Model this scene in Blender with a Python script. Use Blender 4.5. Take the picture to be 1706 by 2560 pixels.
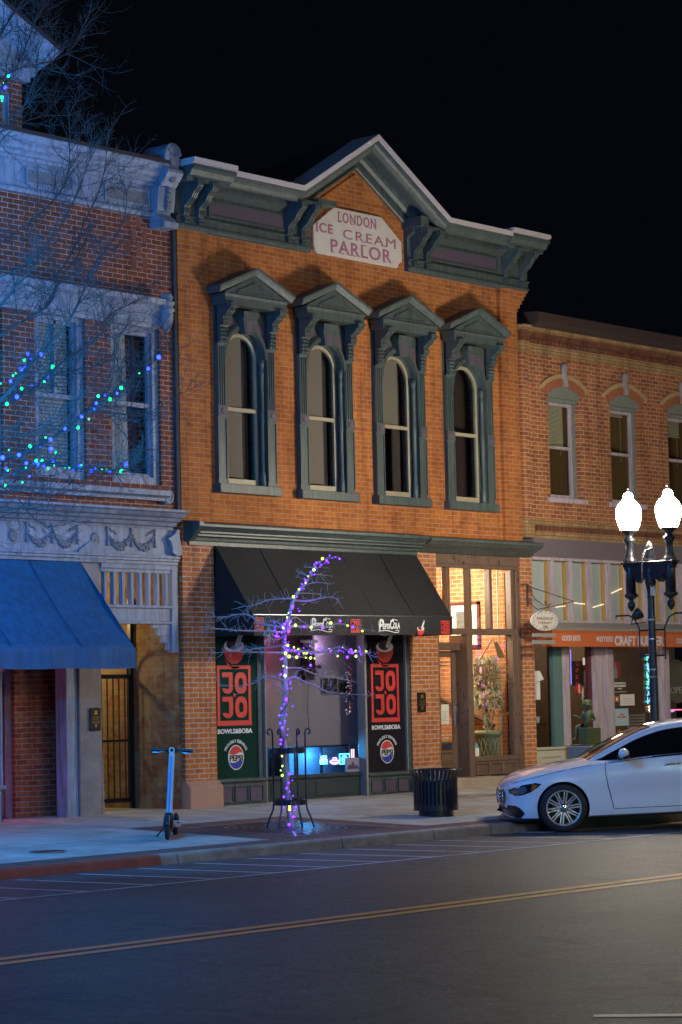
import bpy, bmesh, math, random
import numpy as np
from mathutils import Vector, Matrix
from mathutils.bvhtree import BVHTree
from mathutils import noise as mnoise
R = math.radians
PI = math.pi
random.seed(7)
for o in list(bpy.data.objects):
    bpy.data.objects.remove(o)
S = bpy.context.scene
COL = S.collection

# ---------------------------------------------------------------- camera
F_PX, W_PX, H_PX = 6045.0, 1706.0, 2560.0
YAW, PITCH, ROLL = R(49.0996), R(4.4541), R(1.2506)
POS = Vector((-24.41, -24.20, 1.48))
fwd = Vector((math.sin(YAW)*math.cos(PITCH), math.cos(YAW)*math.cos(PITCH), math.sin(PITCH)))
rgt = Vector((math.cos(YAW), -math.sin(YAW), 0))
dwn = -rgt.cross(fwd)
r2 = math.cos(ROLL)*rgt + math.sin(ROLL)*dwn
d2 = -math.sin(ROLL)*rgt + math.cos(ROLL)*dwn
cd = bpy.data.cameras.new('camera')
cam = bpy.data.objects.new('camera', cd)
COL.objects.link(cam)
cd.sensor_fit = 'VERTICAL'
cd.sensor_height = 36.0
cd.lens = F_PX/H_PX*36.0
cd.clip_start, cd.clip_end = 0.5, 500
m = Matrix((( r2.x, -d2.x, -fwd.x, POS.x), (r2.y, -d2.y, -fwd.y, POS.y), (r2.z, -d2.z, -fwd.z, POS.z), (0, 0, 0, 1)))
cam.matrix_world = m
S.camera = cam

def at(x, y, Y=0.0):
    v = fwd + r2*((x-W_PX/2)/F_PX) + d2*((y-H_PX/2)/F_PX)
    t = (Y-POS.y)/v.y
    return POS + v*t
def zat(ox, oy, sc, a, b, Y=0.0):
    return at(ox+a/sc, oy+b/sc, Y)

# ---------------------------------------------------------------- world, exposure
w = bpy.data.worlds.new('World'); S.world = w; w.use_nodes = True
bg = w.node_tree.nodes['Background']
bg.inputs['Color'].default_value = (0.35, 0.52, 1.0, 1)
bg.inputs['Strength'].default_value = 0.0034
S.view_settings.view_transform = 'Standard'
S.view_settings.look = 'None'
S.view_settings.exposure = 0.0
S.view_settings.gamma = 1.0
S.render.engine = 'CYCLES'
S.cycles.sample_clamp_indirect = 4.0
S.cycles.caustics_reflective = False
S.cycles.caustics_refractive = False
S.cycles.max_bounces = 6
S.cycles.transparent_max_bounces = 12

def lamp(name, loc, col, watts, radius=0.05, parent=None, spot=None, aim=None):
    l = bpy.data.lights.new(name, 'SPOT' if spot else 'POINT')
    l.color = col; l.energy = watts; l.shadow_soft_size = radius
    o = bpy.data.objects.new(name, l); COL.objects.link(o)
    if parent is not None:
        o.parent = parent
        o.location = Vector(loc)-parent.location
    else:
        o.location = loc
    if spot:
        l.spot_size = spot; l.spot_blend = 0.6
        o.rotation_euler = (Vector(aim)-Vector(loc)).to_track_quat('-Z', 'Y').to_euler()
    return o

# ---------------------------------------------------------------- materials
MATS = {}
def nt(name):
    m = bpy.data.materials.new(name); m.use_nodes = True
    n = m.node_tree; b = n.nodes['Principled BSDF']
    return m, n, b
def objvec(n, plane='xz', scale=1.0, off=(0, 0, 0)):
    tc = n.nodes.new('ShaderNodeTexCoord')
    sp = n.nodes.new('ShaderNodeSeparateXYZ'); n.links.new(tc.outputs['Object'], sp.inputs[0])
    cb = n.nodes.new('ShaderNodeCombineXYZ')
    a, b = {'xz': ('X', 'Z'), 'yz': ('Y', 'Z'), 'xy': ('X', 'Y')}[plane]
    n.links.new(sp.outputs[a], cb.inputs[0]); n.links.new(sp.outputs[b], cb.inputs[1])
    return tc, cb
def ramp(n, fac, stops):
    r = n.nodes.new('ShaderNodeValToRGB')
    e = r.color_ramp.elements
    while len(e) < len(stops): e.new(0.5)
    for i, (p, c) in enumerate(stops):
        e[i].position = p; e[i].color = (*c, 1)
    n.links.new(fac, r.inputs[0]); return r
def mix(n, fac, a, b, mode='MIX'):
    x = n.nodes.new('ShaderNodeMix'); x.data_type = 'RGBA'; x.blend_type = mode
    for sock, v in ((x.inputs[0], fac), (x.inputs[6], a), (x.inputs[7], b)):
        if hasattr(v, 'links') or hasattr(v, 'is_linked'): n.links.new(v, sock)
        elif isinstance(v, (int, float)): sock.default_value = v
        else: sock.default_value = (*v, 1)
    return x.outputs[2]
def noise(n, vec, scale, detail=3, rough=0.55):
    t = n.nodes.new('ShaderNodeTexNoise'); t.inputs['Scale'].default_value = scale
    t.inputs['Detail'].default_value = detail; t.inputs['Roughness'].default_value = rough
    if vec is not None: n.links.new(vec, t.inputs['Vector'])
    return t.outputs['Fac']
def bump(n, b, h, strength, dist=0.01):
    bp = n.nodes.new('ShaderNodeBump'); bp.inputs['Strength'].default_value = strength
    bp.inputs['Distance'].default_value = dist
    n.links.new(h, bp.inputs['Height']); n.links.new(bp.outputs[0], b.inputs['Normal'])
def sset(b, rough=0.5, metal=0.0, spec=0.5, coat=0.0):
    b.inputs['Roughness'].default_value = rough
    b.inputs['Metallic'].default_value = metal
    b.inputs['Specular IOR Level'].default_value = spec
    b.inputs['Coat Weight'].default_value = coat
def plain(name, col, rough=0.55, metal=0.0, var=0.12, vscale=6.0, spec=0.5, coat=0.0, bmp=0.15, bscale=40.0, streak=0.0):
    """painted or plain surface with slight colour variation, grime and a fine bump"""
    if name in MATS: return MATS[name]
    m, n, b = nt(name)
    tc = n.nodes.new('ShaderNodeTexCoord')
    f = noise(n, tc.outputs['Object'], vscale, 5, 0.65)
    c = mix(n, f, tuple(x*(1-var*1.6) for x in col), tuple(min(1, x*(1+var)) for x in col))
    if streak:
        mp = n.nodes.new('ShaderNodeMapping'); mp.inputs['Scale'].default_value = (9, 9, 0.9)
        n.links.new(tc.outputs['Object'], mp.inputs[0])
        f2 = noise(n, mp.outputs[0], 1.5, 4, 0.7)
        r2_ = ramp(n, f2, [(0.35, (1-streak, 1-streak, 1-streak)), (0.62, (1.15, 1.15, 1.15))])
        c = mix(n, 1.0, c, r2_.outputs[0], 'MULTIPLY')
        f3 = noise(n, tc.outputs['Object'], 38, 4, 0.8)
        r3_ = ramp(n, f3, [(0.66, (1, 1, 1)), (0.70, (1.8, 1.75, 1.7))])
        c = mix(n, 0.5, c, r3_.outputs[0], 'MULTIPLY')
    n.links.new(c, b.inputs['Base Color'])
    sset(b, rough, metal, spec, coat)
    if bmp: bump(n, b, noise(n, tc.outputs['Object'], bscale, 3), bmp, 0.004)
    MATS[name] = m; return m
def brick(name, c1, c2, mortar, plane='xz', bw=0.192, rh=0.0715, ms=0.0075, bias=0.0, dirt=(0.05, 0.03, 0.02), dirtamt=0.35, offx=0.0, patch=None):
    if name in MATS: return MATS[name]
    m, n, b = nt(name)
    tc, v = objvec(n, plane)
    # a little wobble so that courses are not ruler-straight
    ad = n.nodes.new('ShaderNodeVectorMath'); ad.operation = 'ADD'
    nz = n.nodes.new('ShaderNodeTexNoise'); nz.inputs['Scale'].default_value = 1.3
    n.links.new(v.outputs[0], nz.inputs['Vector'])
    sc = n.nodes.new('ShaderNodeVectorMath'); sc.operation = 'SCALE'; sc.inputs['Scale'].default_value = 0.02
    n.links.new(nz.outputs['Color'], sc.inputs[0])
    n.links.new(v.outputs[0], ad.inputs[0]); n.links.new(sc.outputs[0], ad.inputs[1])
    t = n.nodes.new('ShaderNodeTexBrick')
    n.links.new(ad.outputs[0], t.inputs['Vector'])
    t.inputs['Color1'].default_value = (*c1, 1); t.inputs['Color2'].default_value = (*c2, 1)
    t.inputs['Mortar'].default_value = (*mortar, 1); t.inputs['Scale'].default_value = 1.0
    t.inputs['Mortar Size'].default_value = ms; t.inputs['Mortar Smooth'].default_value = 0.3
    t.inputs['Bias'].default_value = bias
    t.inputs['Brick Width'].default_value = bw; t.inputs['Row Height'].default_value = rh
    f = noise(n, v.outputs[0], 0.9, 6, 0.7)
    rr = ramp(n, f, [(0.42, (0, 0, 0)), (0.72, (1, 1, 1))])
    fm = n.nodes.new('ShaderNodeMath'); fm.operation = 'MULTIPLY'; fm.inputs[1].default_value = dirtamt
    n.links.new(rr.outputs[0], fm.inputs[0])
    c = mix(n, fm.outputs[0], t.outputs['Color'], dirt)
    mps = n.nodes.new('ShaderNodeMapping'); mps.inputs['Scale'].default_value = (3.2, 0.32, 1)
    n.links.new(v.outputs[0], mps.inputs[0])
    fs_ = noise(n, mps.outputs[0], 1.4, 5, 0.7)
    rs_ = ramp(n, fs_, [(0.36, (0.62, 0.60, 0.60)), (0.50, (1, 1, 1)), (0.68, (1.18, 1.2, 1.25))])
    c = mix(n, 0.75, c, rs_.outputs[0], 'MULTIPLY')
    f2 = noise(n, v.outputs[0], 55, 3, 0.7)
    c = mix(n, 0.22, c, mix(n, f2, (0.25, 0.25, 0.25), (1.6, 1.5, 1.4)), 'MULTIPLY')
    if patch:
        f3 = noise(n, v.outputs[0], patch[0], 4, 0.6)
        r3 = ramp(n, f3, [(patch[1], (0, 0, 0)), (patch[1]+0.06, (1, 1, 1))])
        c = mix(n, r3.outputs[0], c, patch[2])
    n.links.new(c, b.inputs['Base Color'])
    sset(b, 0.85, 0, 0.25)
    inv = n.nodes.new('ShaderNodeMath'); inv.operation = 'MULTIPLY_ADD'
    n.links.new(t.outputs['Fac'], inv.inputs[0]); inv.inputs[1].default_value = -1.0
    n.links.new(f2, inv.inputs[2])
    bump(n, b, inv.outputs[0], 0.7, 0.006)
    MATS[name] = m; return m
def emit(name, col, strength, sample=True):
    if name in MATS: return MATS[name]
    m, n, b = nt(name)
    b.inputs['Base Color'].default_value = (*[min(1, c*0.6+0.1) for c in col], 1)
    b.inputs['Emission Color'].default_value = (*col, 1)
    b.inputs['Emission Strength'].default_value = strength
    if not sample: m.cycles.emission_sampling = 'NONE'
    MATS[name] = m; return m
def glass(name, tint=(0.9, 0.93, 0.92), refl=1.0, rough=0.015, wav=0.0):
    if name in MATS: return MATS[name]
    m, n, b = nt(name)
    n.nodes.remove(b)
    out = n.nodes['Material Output']
    tr = n.nodes.new('ShaderNodeBsdfTransparent'); tr.inputs[0].default_value = (*tint, 1)
    gl = n.nodes.new('ShaderNodeBsdfGlossy'); gl.inputs['Roughness'].default_value = rough
    gl.inputs[0].default_value = (refl, refl, refl, 1)
    lw = n.nodes.new('ShaderNodeLayerWeight'); lw.inputs[0].default_value = 0.5
    pw = n.nodes.new('ShaderNodeMath'); pw.operation = 'POWER'; pw.inputs[1].default_value = 4.0
    n.links.new(lw.outputs['Facing'], pw.inputs[0])
    fr = n.nodes.new('ShaderNodeMath'); fr.operation = 'MULTIPLY_ADD'; fr.inputs[1].default_value = 0.85; fr.inputs[2].default_value = 0.05
    n.links.new(pw.outputs[0], fr.inputs[0])
    mx = n.nodes.new('ShaderNodeMixShader')
    n.links.new(fr.outputs[0], mx.inputs[0]); n.links.new(tr.outputs[0], mx.inputs[1]); n.links.new(gl.outputs[0], mx.inputs[2])
    n.links.new(mx.outputs[0], out.inputs[0])
    MATS[name] = m; return m

M = {}
M['brick'] = brick('orange_brick', (0.47, 0.155, 0.026), (0.34, 0.094, 0.016), (0.38, 0.27, 0.19), dirtamt=0.3, ms=0.0062)
M['brick_low'] = brick('orange_brick_lower', (0.54, 0.190, 0.045), (0.40, 0.120, 0.034), (0.50, 0.40, 0.32), dirtamt=0.12, ms=0.0095, patch=(1.7, 0.66, (0.42, 0.22, 0.12)))
M['brick_yz'] = brick('orange_brick_side', (0.46, 0.165, 0.026), (0.33, 0.100, 0.018), (0.33, 0.25, 0.20), plane='yz')
M['brick_in'] = brick('interior_brick', (0.58, 0.25, 0.115), (0.47, 0.175, 0.075), (0.58, 0.42, 0.30), plane='yz', dirtamt=0.1, ms=0.009)
M['brick_left'] = brick('dark_red_brick', (0.27, 0.072, 0.026), (0.18, 0.044, 0.018), (0.46, 0.38, 0.34), dirtamt=0.35, ms=0.0065)
M['brick_pass'] = brick('weathered_brick', (0.26, 0.11, 0.050), (0.30, 0.21, 0.11), (0.20, 0.15, 0.10), plane='yz', dirtamt=0.6, patch=(2.2, 0.5, (0.27, 0.20, 0.11)), rh=0.078)
M['brick_pier'] = brick('recessed_pier_brick', (0.40, 0.13, 0.045), (0.26, 0.062, 0.026), (0.36, 0.27, 0.21), dirtamt=0.25, ms=0.0085)
M['brick_right'] = brick('red_brown_brick', (0.43, 0.150, 0.045), (0.25, 0.070, 0.030), (0.50, 0.38, 0.26), dirtamt=0.2, bias=-0.1)
M['brick_tan'] = brick('tan_brick', (0.46, 0.30, 0.13), (0.38, 0.215, 0.09), (0.20, 0.13, 0.08), dirtamt=0.4, rh=0.06)
M['brick_dark'] = brick('dark_corbel_brick', (0.27, 0.085, 0.035), (0.14, 0.05, 0.03), (0.16, 0.10, 0.07), dirtamt=0.5, rh=0.085, bw=0.12)
M['brick_red'] = brick('maroon_brick', (0.17, 0.03, 0.025), (0.12, 0.022, 0.02), (0.33, 0.29, 0.27), ms=0.012, rh=0.08, bw=0.22)
M['brick_red_yz'] = brick('maroon_brick_side', (0.17, 0.03, 0.025), (0.12, 0.022, 0.02), (0.33, 0.29, 0.27), ms=0.012, rh=0.08, bw=0.22, plane='yz')
M['green'] = plain('grey_green_paint', (0.072, 0.098, 0.092), 0.48, var=0.22, vscale=2.2, bmp=0.35, bscale=16, streak=0.35)
M['mauve'] = plain('mauve_paint', (0.105, 0.078, 0.112), 0.5, var=0.12)
M['sash'] = plain('cream_sash_paint', (0.36, 0.32, 0.22), 0.5)
M['metal_edge'] = plain('pale_flashing', (0.62, 0.55, 0.55), 0.4, var=0.08)
M['white'] = plain('pale_grey_paint', (0.27, 0.31, 0.38), 0.6, var=0.25, vscale=1.6, bmp=0.35, bscale=14, streak=0.35)
M['white_dk'] = plain('weathered_ornament', (0.20, 0.20, 0.22), 0.65, var=0.35, vscale=20, bmp=0.6)
M['roof'] = plain('dark_roofing', (0.035, 0.04, 0.05), 0.8, var=0.3, vscale=3)
M['roof_dk'] = plain('brown_gutter', (0.050, 0.030, 0.024), 0.6, var=0.2)
M['sand'] = plain('sandstone', (0.46, 0.26, 0.17), 0.85, var=0.18, vscale=4, bmp=0.5, bscale=25)
M['stone'] = plain('grey_stone', (0.29, 0.25, 0.22), 0.85, var=0.40, vscale=2.6, bmp=0.6, bscale=16)
M['stoop'] = plain('stoop_concrete', (0.42, 0.34, 0.24), 0.85, var=0.25, vscale=3)
M['black'] = plain('black_fabric', (0.014, 0.014, 0.016), 0.8, var=0.35, vscale=2, bmp=0.5, bscale=5, streak=0.3)
M['blue'] = plain('blue_canvas', (0.002, 0.095, 0.22), 0.75, var=0.22, vscale=1.6, bmp=0.6, bscale=3, streak=0.25)
M['orange'] = plain('orange_canvas', (0.55, 0.125, 0.030), 0.7, var=0.1, vscale=2.5, bmp=0.3, bscale=10)
M['iron'] = plain('black_iron', (0.012, 0.014, 0.018), 0.34, var=0.2, bmp=0.2)
M['iron_rough'] = plain('dull_black_iron', (0.016, 0.016, 0.018), 0.6, var=0.3)
M['blind'] = plain('blind_fabric', (0.27, 0.235, 0.20), 0.8, var=0.05)
M['blind2'] = plain('pale_slat_blind', (0.62, 0.60, 0.42), 0.6, var=0.04)
M['dark'] = plain('dark_interior', (0.045, 0.030, 0.026), 0.8)
M['reveal'] = plain('dull_brown_reveal', (0.16, 0.11, 0.105), 0.8)
M['dark_wood'] = plain('dark_interior_wood', (0.06, 0.035, 0.02), 0.6, var=0.3)
M['red'] = plain('red_vinyl', (0.62, 0.045, 0.035), 0.5, var=0.03, bmp=0)
M['redp'] = plain('red_print', (0.55, 0.035, 0.04), 0.55, var=0.03, bmp=0)
M['wht'] = plain('white_print', (0.75, 0.74, 0.72), 0.55, var=0.03, bmp=0)
M['blup'] = plain('blue_print', (0.02, 0.05, 0.35), 0.5, var=0.03, bmp=0)
M['blkp'] = plain('black_print', (0.012, 0.012, 0.013), 0.5, var=0.03, bmp=0)
M['vinyl'] = plain('black_window_vinyl', (0.020, 0.018, 0.022), 0.16, var=0.1, bmp=0.03, bscale=3)
M['purp'] = plain('faded_purple_paint', (0.36, 0.13, 0.20), 0.8, var=0.1)
M['signw'] = plain('white_sign_paint', (0.62, 0.57, 0.50), 0.8, var=0.14, vscale=5)
M['vinyl_green_refl'] = plain('green_reflection_vinyl', (0.012, 0.048, 0.032), 0.16, var=0.3, vscale=1.5, bmp=0.03, bscale=3)  # vinyl coloured dark green to imitate a green neon reflection
M['glass'] = glass('clear_glass')
M['glass_d'] = glass('dim_glass', tint=(0.75, 0.77, 0.76))
M['curtain'] = plain('curtain_cloth', (0.62, 0.58, 0.52), 0.9, var=0.25, vscale=5)
M['ochre'] = plain('ochre_paint', (0.45, 0.27, 0.06), 0.6)
M['pinkw'] = plain('pale_mauve_paint', (0.46, 0.38, 0.41), 0.55, var=0.10, streak=0.25)
M['cream'] = plain('cream_paint', (0.52, 0.50, 0.38), 0.55, var=0.06)
M['teal'] = plain('grey_teal_paint', (0.10, 0.19, 0.17), 0.55)
M['fascia'] = plain('mauve_grey_fascia', (0.16, 0.13, 0.145), 0.7, var=0.06)
M['panel'] = plain('pale_window_backing', (0.52, 0.57, 0.60), 0.5, var=0.06, vscale=1.5)
M['flash'] = plain('grey_flashing', (0.27, 0.26, 0.235), 0.5)
M['chrome'] = plain('chrome', (0.75, 0.75, 0.78), 0.15, metal=1.0, var=0.02, bmp=0)
M['steel'] = plain('brushed_steel', (0.45, 0.47, 0.52), 0.3, metal=1.0, var=0.05)
M['rubber'] = plain('tyre_rubber', (0.014, 0.014, 0.015), 0.75, var=0.2)
M['paper'] = plain('white_paper', (0.75, 0.72, 0.62), 0.8, var=0.03, bmp=0)
M['bronze'] = plain('green_bronze', (0.12, 0.15, 0.055), 0.45, metal=0.25, var=0.4, vscale=9, bmp=0.5, bscale=30)
M['leafd'] = plain('dry_leaf', (0.60, 0.54, 0.36), 0.7, var=0.25)
M['leafg'] = plain('houseplant_leaf', (0.10, 0.22, 0.05), 0.6, var=0.3)
M['bark'] = plain('grey_bark', (0.060, 0.050, 0.046), 0.9, var=0.35, vscale=12, bmp=0.8, bscale=30)
M['twig'] = plain('young_bark', (0.36, 0.33, 0.34), 0.85, var=0.3, vscale=12, bmp=0.5)
M['potg'] = plain('pale_green_pot', (0.38, 0.42, 0.26), 0.6, var=0.2, vscale=30)
M['gold'] = plain('gold_lettering', (0.20, 0.125, 0.05), 0.5, var=0.05, bmp=0)
M['plq'] = plain('dark_bronze_plaque', (0.030, 0.022, 0.020), 0.4, metal=0.5)
M['goldp'] = plain('gilt_relief', (0.42, 0.28, 0.09), 0.4, metal=0.6, bmp=0)

def wood_mat():
    m, n, b = nt('distressed_brown_wood')
    tc = n.nodes.new('ShaderNodeTexCoord')
    mp = n.nodes.new('ShaderNodeMapping'); mp.inputs['Scale'].default_value = (16, 16, 5); mp.inputs['Rotation'].default_value = (0, R(50), 0)
    n.links.new(tc.outputs['Object'], mp.inputs[0])
    f = noise(n, mp.outputs[0], 1.6, 2, 0.4)
    r = ramp(n, f, [(0.30, (1, 1, 1)), (0.36, (0, 0, 0))])
    g = noise(n, tc.outputs['Object'], 3, 5)
    base = mix(n, g, (0.105, 0.062, 0.040), (0.19, 0.118, 0.080))
    c = mix(n, r.outputs[0], base, (0.028, 0.02, 0.03))
    n.links.new(c, b.inputs['Base Color']); sset(b, 0.5)
    bump(n, b, f, 0.3, 0.004)
    return m
M['wood'] = wood_mat()
def concrete_mat():
    m, n, b = nt('concrete_slabs')
    tc, v = objvec(n, 'xy')
    t = n.nodes.new('ShaderNodeTexBrick'); n.links.new(v.outputs[0], t.inputs['Vector'])
    t.offset = 0.0
    t.inputs['Color1'].default_value = (0.44, 0.42, 0.37, 1); t.inputs['Color2'].default_value = (0.37, 0.355, 0.315, 1)
    t.inputs['Mortar'].default_value = (0.11, 0.10, 0.09, 1); t.inputs['Scale'].default_value = 1
    t.inputs['Mortar Size'].default_value = 0.009; t.inputs['Mortar Smooth'].default_value = 0.2
    t.inputs['Brick Width'].default_value = 1.55; t.inputs['Row Height'].default_value = 1.5
    f = noise(n, v.outputs[0], 1.6, 9, 0.75)
    f = ramp(n, f, [(0.34, (0, 0, 0)), (0.66, (1, 1, 1))]).outputs[0]
    c = mix(n, f, (0.60, 0.58, 0.56), (1.18, 1.18, 1.15))
    c = mix(n, 1.0, t.outputs['Color'], c, 'MULTIPLY')
    g = noise(n, v.outputs[0], 60, 2, 0.8)
    c = mix(n, 0.5, c, mix(n, g, (0.6, 0.6, 0.6), (1.3, 1.3, 1.3)), 'MULTIPLY')
    # dark hairline cracks and gum spots
    vo = n.nodes.new('ShaderNodeTexVoronoi'); vo.inputs['Scale'].default_value = 4.5
    n.links.new(v.outputs[0], vo.inputs['Vector'])
    rs = ramp(n, vo.outputs['Distance'], [(0.035, (0.45, 0.45, 0.45)), (0.06, (1, 1, 1))])
    c = mix(n, 0.7, c, rs.outputs[0], 'MULTIPLY')
    n.links.new(c, b.inputs['Base Color']); sset(b, 0.75)
    bump(n, b, g, 0.3, 0.003)
    return m
def asphalt_mat():
    m, n, b = nt('asphalt')
    tc, v = objvec(n, 'xy')
    f = noise(n, v.outputs[0], 0.35, 6, 0.6)
    base = mix(n, f, (0.036, 0.035, 0.035), (0.062, 0.060, 0.060))
    g = noise(n, v.outputs[0], 26, 4, 0.95)
    rg = ramp(n, g, [(0.36, (0.25, 0.25, 0.25)), (0.52, (0.9, 0.9, 0.9)), (0.62, (3.2, 3.2, 3.2))])
    c = mix(n, 1.0, base, rg.outputs[0], 'MULTIPLY')
    mt = noise(n, v.outputs[0], 5.0, 6, 0.75)
    rm_ = ramp(n, mt, [(0.36, (0.62, 0.62, 0.63)), (0.50, (1, 1, 1)), (0.66, (1.45, 1.43, 1.40))])
    c = mix(n, 1.0, c, rm_.outputs[0], 'MULTIPLY')
    pt = noise(n, v.outputs[0], 0.22, 3, 0.5)
    rp_ = ramp(n, pt, [(0.47, (0.78, 0.78, 0.80)), (0.50, (1.08, 1.08, 1.08))])
    c = mix(n, 0.8, c, rp_.outputs[0], 'MULTIPLY')
    vs_ = n.nodes.new('ShaderNodeTexVoronoi'); vs_.inputs['Scale'].default_value = 2.2
    n.links.new(v.outputs[0], vs_.inputs['Vector'])
    rv_ = ramp(n, vs_.outputs['Distance'], [(0.030, (5.0, 5.0, 4.8)), (0.045, (1, 1, 1))])
    c = mix(n, 0.35, c, rv_.outputs[0], 'MULTIPLY')
    # worn streaks along the traffic and meandering cracks
    mp = n.nodes.new('ShaderNodeMapping'); mp.inputs['Scale'].default_value = (0.25, 3.0, 1)
    n.links.new(v.outputs[0], mp.inputs[0])
    s = noise(n, mp.outputs[0], 0.7, 4)
    c = mix(n, 0.8, c, mix(n, s, (0.6, 0.6, 0.62), (1.4, 1.4, 1.4)), 'MULTIPLY')
    w2 = n.nodes.new('ShaderNodeTexNoise'); w2.inputs['Scale'].default_value = 0.55; w2.inputs['Detail'].default_value = 9
    mp2 = n.nodes.new('ShaderNodeMapping'); mp2.inputs['Scale'].default_value = (1, 0.5, 1)
    n.links.new(v.outputs[0], mp2.inputs[0]); n.links.new(mp2.outputs[0], w2.inputs['Vector'])
    ab = n.nodes.new('ShaderNodeMath'); ab.operation = 'SUBTRACT'; ab.inputs[1].default_value = 0.5
    n.links.new(w2.outputs['Fac'], ab.inputs[0])
    ab2 = n.nodes.new('ShaderNodeMath'); ab2.operation = 'ABSOLUTE'; n.links.new(ab.outputs[0], ab2.inputs[0])
    rc = ramp(n, ab2.outputs[0], [(0.0, (0.12, 0.12, 0.12)), (0.012, (1, 1, 1))])
    c = mix(n, 0.8, c, rc.outputs[0], 'MULTIPLY')
    n.links.new(c, b.inputs['Base Color'])
    sset(b, 0.62, spec=0.45)
    bump(n, b, g, 0.8, 0.006)
    return m
def paint_mat(name, col, wear=0.5):
    m, n, b = nt(name)
    tc, v = objvec(n, 'xy')
    g = noise(n, v.outputs[0], 30, 4, 0.9)
    h = noise(n, v.outputs[0], 1.5, 4, 0.7)
    ad = n.nodes.new('ShaderNodeMath'); ad.operation = 'MULTIPLY_ADD'; ad.inputs[1].default_value = 0.6
    n.links.new(g, ad.inputs[0]); n.links.new(h, ad.inputs[2])
    r = ramp(n, ad.outputs[0], [(wear-0.05+0.25, (1, 1, 1)), (wear+0.12+0.25, (0, 0, 0))])
    c = mix(n, r.outputs[0], (0.045, 0.043, 0.042), col)
    n.links.new(c, b.inputs['Base Color']); sset(b, 0.6)
    return m
M['concrete'] = concrete_mat(); M['asphalt'] = asphalt_mat()
M['pwhite'] = paint_mat('worn_white_marking', (0.55, 0.55, 0.56), 0.66)
M['pwhite2'] = paint_mat('white_marking', (0.55, 0.53, 0.48), 0.62)
M['pyellow'] = paint_mat('worn_yellow_marking', (0.80, 0.42, 0.06), 0.95)
M['pave'] = brick('paving_brick', (0.20, 0.095, 0.070), (0.13, 0.065, 0.055), (0.10, 0.085, 0.08), plane='xy', bw=0.2, rh=0.1, ms=0.006, dirtamt=0.4)
M['curb'] = plain('curb_concrete', (0.27, 0.235, 0.20), 0.85, var=0.65, vscale=3, bmp=0.7, bscale=12)
M['curbred'] = plain('faded_red_curb', (0.26, 0.055, 0.035), 0.8, var=0.5, vscale=5, bmp=0.7, bscale=12)

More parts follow.
